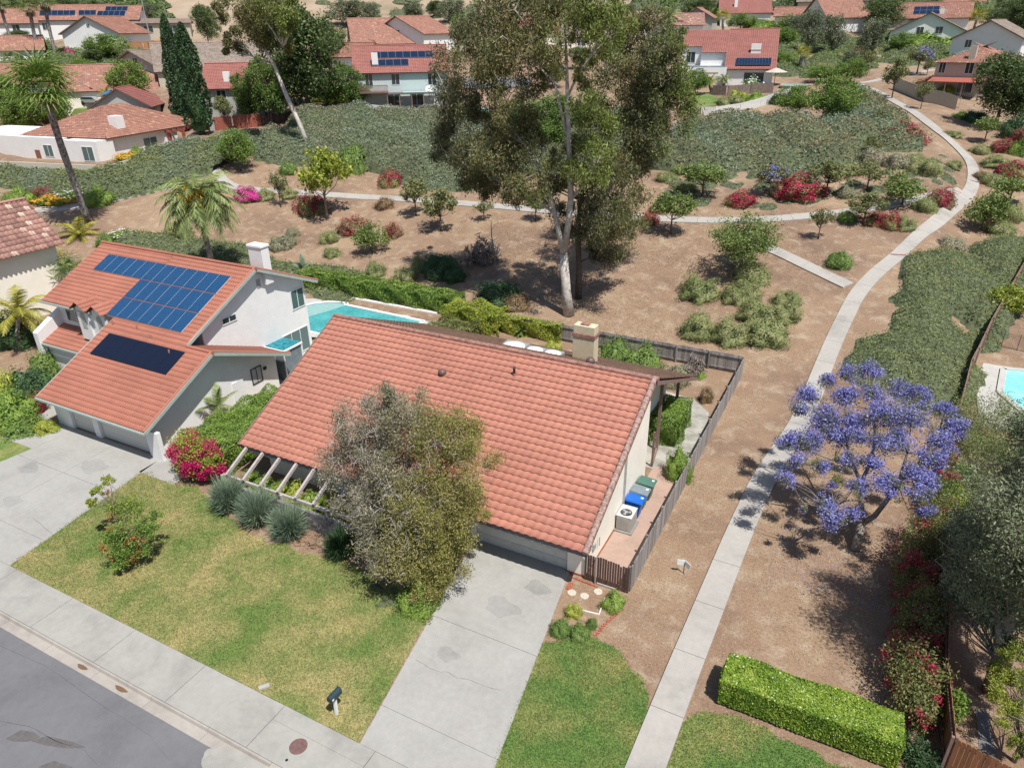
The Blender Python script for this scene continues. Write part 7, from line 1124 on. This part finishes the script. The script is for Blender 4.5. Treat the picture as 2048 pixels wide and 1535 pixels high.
fhouse('pale blue-white gable at the right edge behind the tan house', 2046, 128, w=10, d=12, wh=4.6, rise=3.0, dyaw=math.pi / 2 - .2, wall=m_white, tile=m_shake, wins=(('l', .75, 3.6, 1.2, 1.4),)); fhouse('far pale roof at the top right between dark trees', 1905, 26, w=14, d=10, wh=2.8, rise=2.4, wall=m_white, tile=m_tileO); fhouse('white building on the hilltop at the top left', 262, 14, w=14, d=8, wh=4.6, rise=.8, wall=m_white, tile=m_shake, wins=(('f', -.2, 2.8, 1.6, 1.4), ('f', .2, 2.8, 1.6, 1.4)))
# fences and walls far away
def px_fence(name, label, pts, h, m, mp, kind='board', board=.3, post=2.4, gap=.02): P = [tuple(at(*q)[:2]) for q in pts]; return board_fence(name, label, P, h, m, mp, None, board, post, False, gap, 1, .01)
px_fence('rail_fence', 'white post and rail fence at the top of the grey bank before the deck house', [(697, 222), (725, 225), (760, 228), (800, 231), (860, 236), (905, 238)], 1.35, m_trim, m_trim, board=.16, gap=.03, post=3.2)
px_fence('picket_fence', 'curving white picket fence above the grey-brown bank on the right', [(1383, 232), (1430, 232), (1480, 225), (1520, 214), (1552, 203), (1580, 192)], 1.35, m_trim, m_trim, board=.22, gap=.06)
px_fence('wooden_fence', 'red wooden fence between the cypresses and the grey bank', [(432, 262), (470, 258), (525, 252)], 1.9, m_fencer, m_fencer); px_fence('wooden_fence', 'dark red fence under the trees by the deck house', [(525, 252), (600, 240), (697, 226)], 1.5, m_fenced, m_fenced); px_fence('wooden_fence', 'orange wooden fence at the upper left below the white gabled house', [(225, 100), (290, 102), (345, 98)], 2.0, m_fenceo, m_fenceo); px_fence('wooden_fence', 'second orange fence a terrace lower at the upper left', [(270, 126), (300, 124)], 1.8, m_fenceo, m_fenceo)
px_fence('garden_wall', 'tan board wall left of the big dark tree, beside the footpath', [(1785, 178), (1850, 205), (1915, 222)], 1.9, m_tan, m_tan, board=.5, gap=.002); px_fence('garden_wall', 'low grey-brown block wall below the red-roofed house', [(1420, 190), (1455, 192), (1500, 188), (1545, 186)], 1.6, plain('block_brown', (.21, .16, .14), .9, var=.3, vs=4), m_block, board=.4, gap=.004)
# right-hand neighbour: fence, pool, gardens
board_fence('wooden_fence', 'tan plank fence along the bank beside the bright pool', [(6.1, 43.5), (7.45, 54.7), (9.0, 62.3), (12.6, 77)], 1.7, wood_mat('fence_tan', (.30, .21, .13), (.42, .30, .20)), m_brown, rail_side=-1, seed=8)
board_fence('wooden_fence', 'orange-brown plank fence behind the bougainvilleas on the right', [(6.0, 42), (5.5, 31), (5.3, 23.7), (5.45, 20.5)], 1.75, wood_mat('fence_rust', (.24, .10, .045), (.33, .15, .07)), m_brown, rail_side=-1, seed=9)
f2 = board_fence('wooden_fence', 'short orange-brown plank fence with pale plaque at the bottom right corner', [(5.47, 20.45), (8.8, 19.6)], 1.75, bpy.data.materials['fence_rust'], m_brown, rail_side=1, seed=10)
g = G(); q = atz(1932, 1491, 1.35); g.beam(q + Vector((-.21, .02 + .0, 0)), q + Vector((.21, -.09, 0)), .012, .1); pq = g.build('plaque', plain('plaque_blue', (.42, .62, .66), .4), f2); pq.location = Vector((0, -.05, 0))
def text(ch, size, m, name, parent, loc, rot, ext=.003):
    c = bpy.data.curves.new('t', 'FONT'); c.body = ch; c.size = size; c.extrude = ext; c.align_x = 'CENTER'; c.align_y = 'CENTER'; o = bpy.data.objects.new('t', c); COL.objects.link(o); dg = bpy.context.evaluated_depsgraph_get(); me = bpy.data.meshes.new_from_object(o.evaluated_get(dg)); bpy.data.objects.remove(o)
    me.materials.clear(); me.materials.append(m); o = bpy.data.objects.new(name, me); COL.objects.link(o); o.parent = parent; o.location = Vector(loc) - parent.location; o.rotation_euler = rot; return o
text('FENCE CO', .075, m_black, 'lettering', f2, q + Vector((0, -.098, -.003)), (math.pi / 2, 0, -.26))
mh = [o for o in bpy.data.objects if o.name == 'house'][0]
for k, ch in enumerate('50'): text(ch, .27, m_black, 'house_number', mh, (-9.42, 23.888, 1.62 - k * .25), (math.pi / 2, 0, 0), .006)
sheet('pool_terrace', [(7.9, 47.5), (16, 47.5), (16, 62.5), (9.5, 62.5), (8.0, 54.5)], float(T(9.5, 55)) + .10, m_cop)
t = thing('swimming_pool', 'bright turquoise pool at the right edge behind the tan fence', 'pool', (12, 54, float(T(9.5, 55)))); z = float(T(9.5, 55)) + .12; pp = [(9.35, 53.2), (9.9, 57.6), (16, 59.3), (16, 47.8), (11.2, 48.8)]
g = G(); g.prism(pp, z - .1, z + .03); g.build('water', m_water2, t); g = G()
for i in range(len(pp)): a, b = Vector((*pp[i], z + .05)), Vector((*pp[(i + 1) % len(pp)], z + .05)); g.beam(a, b, .4, .1)
g.build('coping', m_cop, t)
t = thing('mesh_pool_fence', 'black mesh safety fence on poles behind the bright right pool', 'fence', (9.5, 61.3, 0)); 
for i in range(6): x = 8.9 + i * 1.0; y = 61.3 - i * .18; g = G(); z = float(T(x, y)); g.tube([(x, y, z), (x, y, z + 1.25)], .02, 6); g.build('post', m_black, t)
g = G(); 
for k in range(10): g.beam((8.9, 61.3, float(T(9, 61.3)) + .1 + k * .12), (13.9, 60.4, float(T(13.9, 60.4)) + .1 + k * .12), .008, .008)
for k in range(42): x = 8.9 + k * .12; y = 61.3 - (x - 8.9) * .18; g.beam((x, y, float(T(x, y)) + .1), (x, y, float(T(x, y)) + 1.2), .006, .006, (0, 1, 0))
g.build('mesh', m_black, t)
t = thing('swimming_pool', 'small turquoise pool above the bright green shrubby trees', 'pool', tuple(at(1592, 172))); p = at(1592, 172); g = G(); W = [tuple(at(*q)[:2]) for q in ((1560, 177), (1572, 162), (1622, 163), (1632, 168), (1595, 179))]; g.prism(W, p[2] - .5, p[2] + .16); g.build('water', m_water2, t); g = G()
for i in range(5): g.beam((*W[i], p[2] + .16), (*W[(i + 1) % 5], p[2] + .16), .5, .12)
g.build('coping', m_patio, t)
t = thing('swimming_pool', 'small pool glimpsed through the eucalyptus left of its trunk', 'pool', tuple(at(965, 226))); p = at(965, 226); g = G(); W = [tuple(at(*q)[:2]) for q in ((938, 228), (950, 215), (990, 218), (985, 230))]; g.prism(W, p[2] - .4, p[2] + .35); g.build('water', m_water2, t); g = G()
for i in range(4): g.beam((*W[i], p[2] + .36), (*W[(i + 1) % 4], p[2] + .36), .4, .12)
g.build('coping', m_cop, t)
def gsheet(name, pts, m, dz=.08): P = [at(*q) for q in pts]; g = G(); g.add([(x, y, float(T(x, y)) + dz) for x, y, z in P] + [(x, y, float(T(x, y)) - .6) for x, y, z in P], [tuple(range(len(P)))] + [(i, (i + 1) % len(P), len(P) + (i + 1) % len(P), len(P) + i) for i in range(len(P))]); return structure(g.build(name, m))
gsheet('lawn_upper_right', [(1378, 216), (1378, 195), (1415, 188), (1440, 200), (1430, 214)], m_lawn2, .15); gsheet('lawn_upper_left', [(110, 245), (130, 222), (205, 217), (225, 226), (150, 252)], m_lawn2, .25); gsheet('upper_road', [(930, 158), (1060, 158), (1060, 176), (930, 180)], m_asph, .3)
sheet('right_garden_lawn', [(6.5, 30.5), (9.5, 30.5), (9.5, 34.6), (7.4, 34.6), (6.6, 33.4)], .03, m_lawn2); g = G()
for k in range(14): a = k / 13; x = 6.6 + 2.6 * a; y = 33.6 + 1.9 * a ** 1.6; g.beam((x, y, .04), (x + .21, y + .12 + .12 * a, .04), .34, .05)
structure(g.build('brick_edging_path', plain('brick_pale', (.52, .32, .25), .9, var=.2, vs=6))); sheet('right_side_path', [(6.6, 20.4), (7.3, 20.3), (6.9, 23.8), (6.55, 23.8)], .02, m_asph)
# lamps, sign post, cars and loose things
def lamp(label, bx, by, tx, ty, arm=1.6, s=1):
    b = at(bx, by); d = ray(tx, ty); k = np.hypot(b[0], b[1]) / np.hypot(d[0], d[1]); z = H + d[2] * k; t = thing('street_lamp', label, 'street lamp', tuple(b), group='street lamps'); g = G(); g.tube([tuple(b), (b[0], b[1], z)], [.13, .07], 8); g.tube([(b[0], b[1], z - .1), (b[0] + arm * .5 * s, b[1], z + .25), (b[0] + arm * s, b[1], z + .3)], [.05, .045, .04], 6); g.build('pole', m_metal, t)
    g = G(); g.box(b[0] + arm * s - (.1 if s > 0 else .6), b[0] + arm * s + (.6 if s > 0 else .1), b[1] - .15, b[1] + .15, z + .22, z + .36); g.build('lamp_head', m_trim, t)
lamp('tall pale pole at the top edge above the orange fence', 307, 110, 285, -20); lamp('street lamp by the parked car near the long orange roof', 180, 222, 168, 152, 1.8); lamp('street lamp before the deck house roof', 742, 112, 741, 66, 1.6); lamp('street lamp at the upper right beside the slender palm', 1977, 62, 1983, 28, 1.8); lamp('thin pale pole behind the eucalyptus crown', 1160, 105, 1160, 68, .6)
def car(label, px, py, yaw, m):
    p = at(px, py); t = thing('parked_car', label, 'car', (p[0], p[1], float(p[2]) + .25), yaw); g = G(); g.ext([(-2.2, -.9, .35), (2.2, -.9, .35), (2.25, -.9, .75), (1.2, -.9, .95), (.6, -.9, 1.4), (-1.3, -.9, 1.42), (-2.1, -.9, .95)], (0, 1.8, 0)); g.build('body', m, t, local=True, bevel=.08); g = G(); g.ext([(.62, -.92, 1.32), (1.1, -.92, .98), (-1.95, -.92, .98), (-1.3, -.92, 1.34)], (0, 1.84, 0)); g.build('window', m_glass, t, local=True)
    for x in (-1.4, 1.4):
        for y in (-.92, .72): g = G(); g.tube([(x, y, .34), (x, y + .2, .34)], .34, 14); g.build('wheel', m_black, t, local=True)
car('grey parked car in the garden drive by the long orange roof', 188, 214, .35, m_metal)
u = thing('patio_umbrella', 'blue patio umbrella beside the garden tree on the upper left', 'umbrella', tuple(at(228, 207))); p = at(228, 207); g = G(); g.tube([tuple(p), (p[0], p[1], p[2] + 2.2)], .04, 6); g.build('pole', m_trim, u); g = G(); g.lathe((p[0], p[1], p[2] + 1.6), [(1.7, 0), (1.6, .08), (.1, .65)], 8); g.build('canopy', plain('blue_cloth', (.02, .17, .38), .8), u)
u = thing('patio_umbrella', 'beige patio umbrella beside the small pool at the upper right', 'umbrella', tuple(at(1548, 170))); p = at(1548, 170); g = G(); g.tube([tuple(p), (p[0], p[1], p[2] + 2.6)], .05, 6); g.build('pole', m_brown, u); g = G(); g.lathe((p[0], p[1], p[2] + 2.1), [(2.0, 0), (1.9, .08), (.1, .7)], 8); g.build('canopy', plain('beige_cloth', (.50, .45, .40), .8), u)
u = thing('basketball_hoop', 'basketball hoop with square backboard by the white wall of the red-roofed house', 'basketball hoop', tuple(at(1397, 178))); p = at(1397, 178); g = G(); g.tube([tuple(p), (p[0], p[1], p[2] + 2.8)], .07, 6); g.build('pole', m_black, u); g = G(); g.box(p[0] - .6, p[0] + .6, p[1] - .4, p[1] - .36, p[2] + 2.5, p[2] + 3.4); g.build('frame', m_black, u); g = G(); g.box(p[0] - .5, p[0] + .5, p[1] - .42, p[1] - .401, p[2] + 2.6, p[2] + 3.3); g.build('backboard', m_trim, u)
t = thing('patio_table', 'white patio table under the lattice roof of the deck house', 'table', tuple(at(797, 214))); p = at(797, 214); g = G(); g.beam((p[0] - 1.2, p[1] + .9, p[2] + .9), (p[0] + 1.2, p[1] - .9, p[2] + .9), .9, .06); g.build('tabletop', m_trim, t)
for k in (-1, 1): g = G(); g.tube([(p[0] + k, p[1] - k * .75, p[2]), (p[0] + k, p[1] - k * .75, p[2] + .87)], .06, 6); g.build('leg', m_trim, t)
sh('mag', 134, 116, 98, 32, 'magenta bush beside the large grey-green tree at the upper left', group='plants by the white left house'); sh('brt', 655, 205, 170, 90, 'bright green bush left of the deck house', group='plants by the white left house'); sh('redfew', 722, 212, 172, 70, 'reddish bush below the brown deck', group='plants by the white left house'); sh('wht', 1497, 182, 148, 42, 'white-flowering bush before the red-roofed house', group='plants by the white left house')
for px, py, ty, w, k, lb in ((1455, 212, 188, 60, 'olv', 'rounded olive bush behind the white picket fence, left'), (1472, 205, 176, 40, 'yel', 'lime green bush behind the white picket fence'), (1505, 205, 180, 50, 'brt', 'green bush behind the white picket fence, right'), (1850, 96, 62, 120, 'brt', 'wide bright hedge below the orange roof with dark panel'), (1975, 112, 78, 90, 'grn', 'dark green bushes before the white gabled house'), (1900, 98, 86, 30, 'yel', 'yellow bush in front of the white gabled house'), (2030, 95, 76, 60, 'brt', 'low green bush at the right edge near the street lamp'),
                            (1870, 172, 150, 70, 'red', 'red-flowering canopy bush by the tan garden wall'), (1890, 186, 166, 40, 'yel', 'yellow-green banana clump by the red porch'), (1780, 86, 60, 44, 'brt', 'green bush left of the wide bright hedge'), (1560, 210, 180, 60, 'drk', 'dark shrubs by the picket fence end'), (1520, 62, 40, 80, 'brt', 'green bush mass left of the tall grey-green tree'), (1640, 150, 120, 70, 'olv', 'olive shrub beside the tall grey-green tree'), (1950, 246, 216, 60, 'drk', 'low dark shrub under the big dark tree'), (1925, 238, 220, 40, 'brt', 'bright small shrub in front of the big dark tree'), (2030, 280, 215, 60, 'drk', 'dark bush at the right edge beneath the big dark tree'),
                            (60, 205, 165, 90, 'grn', 'green bushes behind the tallest palm head'), (20, 250, 200, 60, 'brt', 'bright bushes at the left edge below the tallest palm head'), (330, 150, 128, 50, 'olv', 'bushes in the garden of the shake roofed chalet'), (60, 96, 70, 60, 'grn', 'bushes between the shaggy palms'), (440, 128, 100, 40, 'olv', 'hillside bush above the shake roof')): sh(k, px, py, ty, w, lb, group='garden bushes between the houses')
cover('hill_trees', 'trees and brush massed along the top left hillside', 'trees', [(0, 22), (60, 12), (140, 30), (200, 22), (260, 34), (340, 40), (330, 8), (150, 2), (0, 2)], 70, l_mid, 5, (2.5, 6), .9, 5, fill=0, sparse=.6); cover('hill_trees', 'trees massed along the top right beyond the last roofs', 'trees', [(1250, 14), (1330, 20), (1480, 22), (1600, 24), (1700, 10), (1820, 22), (2046, 14), (2046, 2), (1250, 2)], 72, l_mid, 5, (2.5, 6), .9, 5, fill=0, sparse=.5)
for k in list(PT.values()) + list(PS.values()):
    if k.get('label') == 'x':
        for c in list(k.children): bpy.data.objects.remove(c)
        bpy.data.objects.remove(k)
for o in bpy.data.objects:
    if '_w' in o: del o['_w']
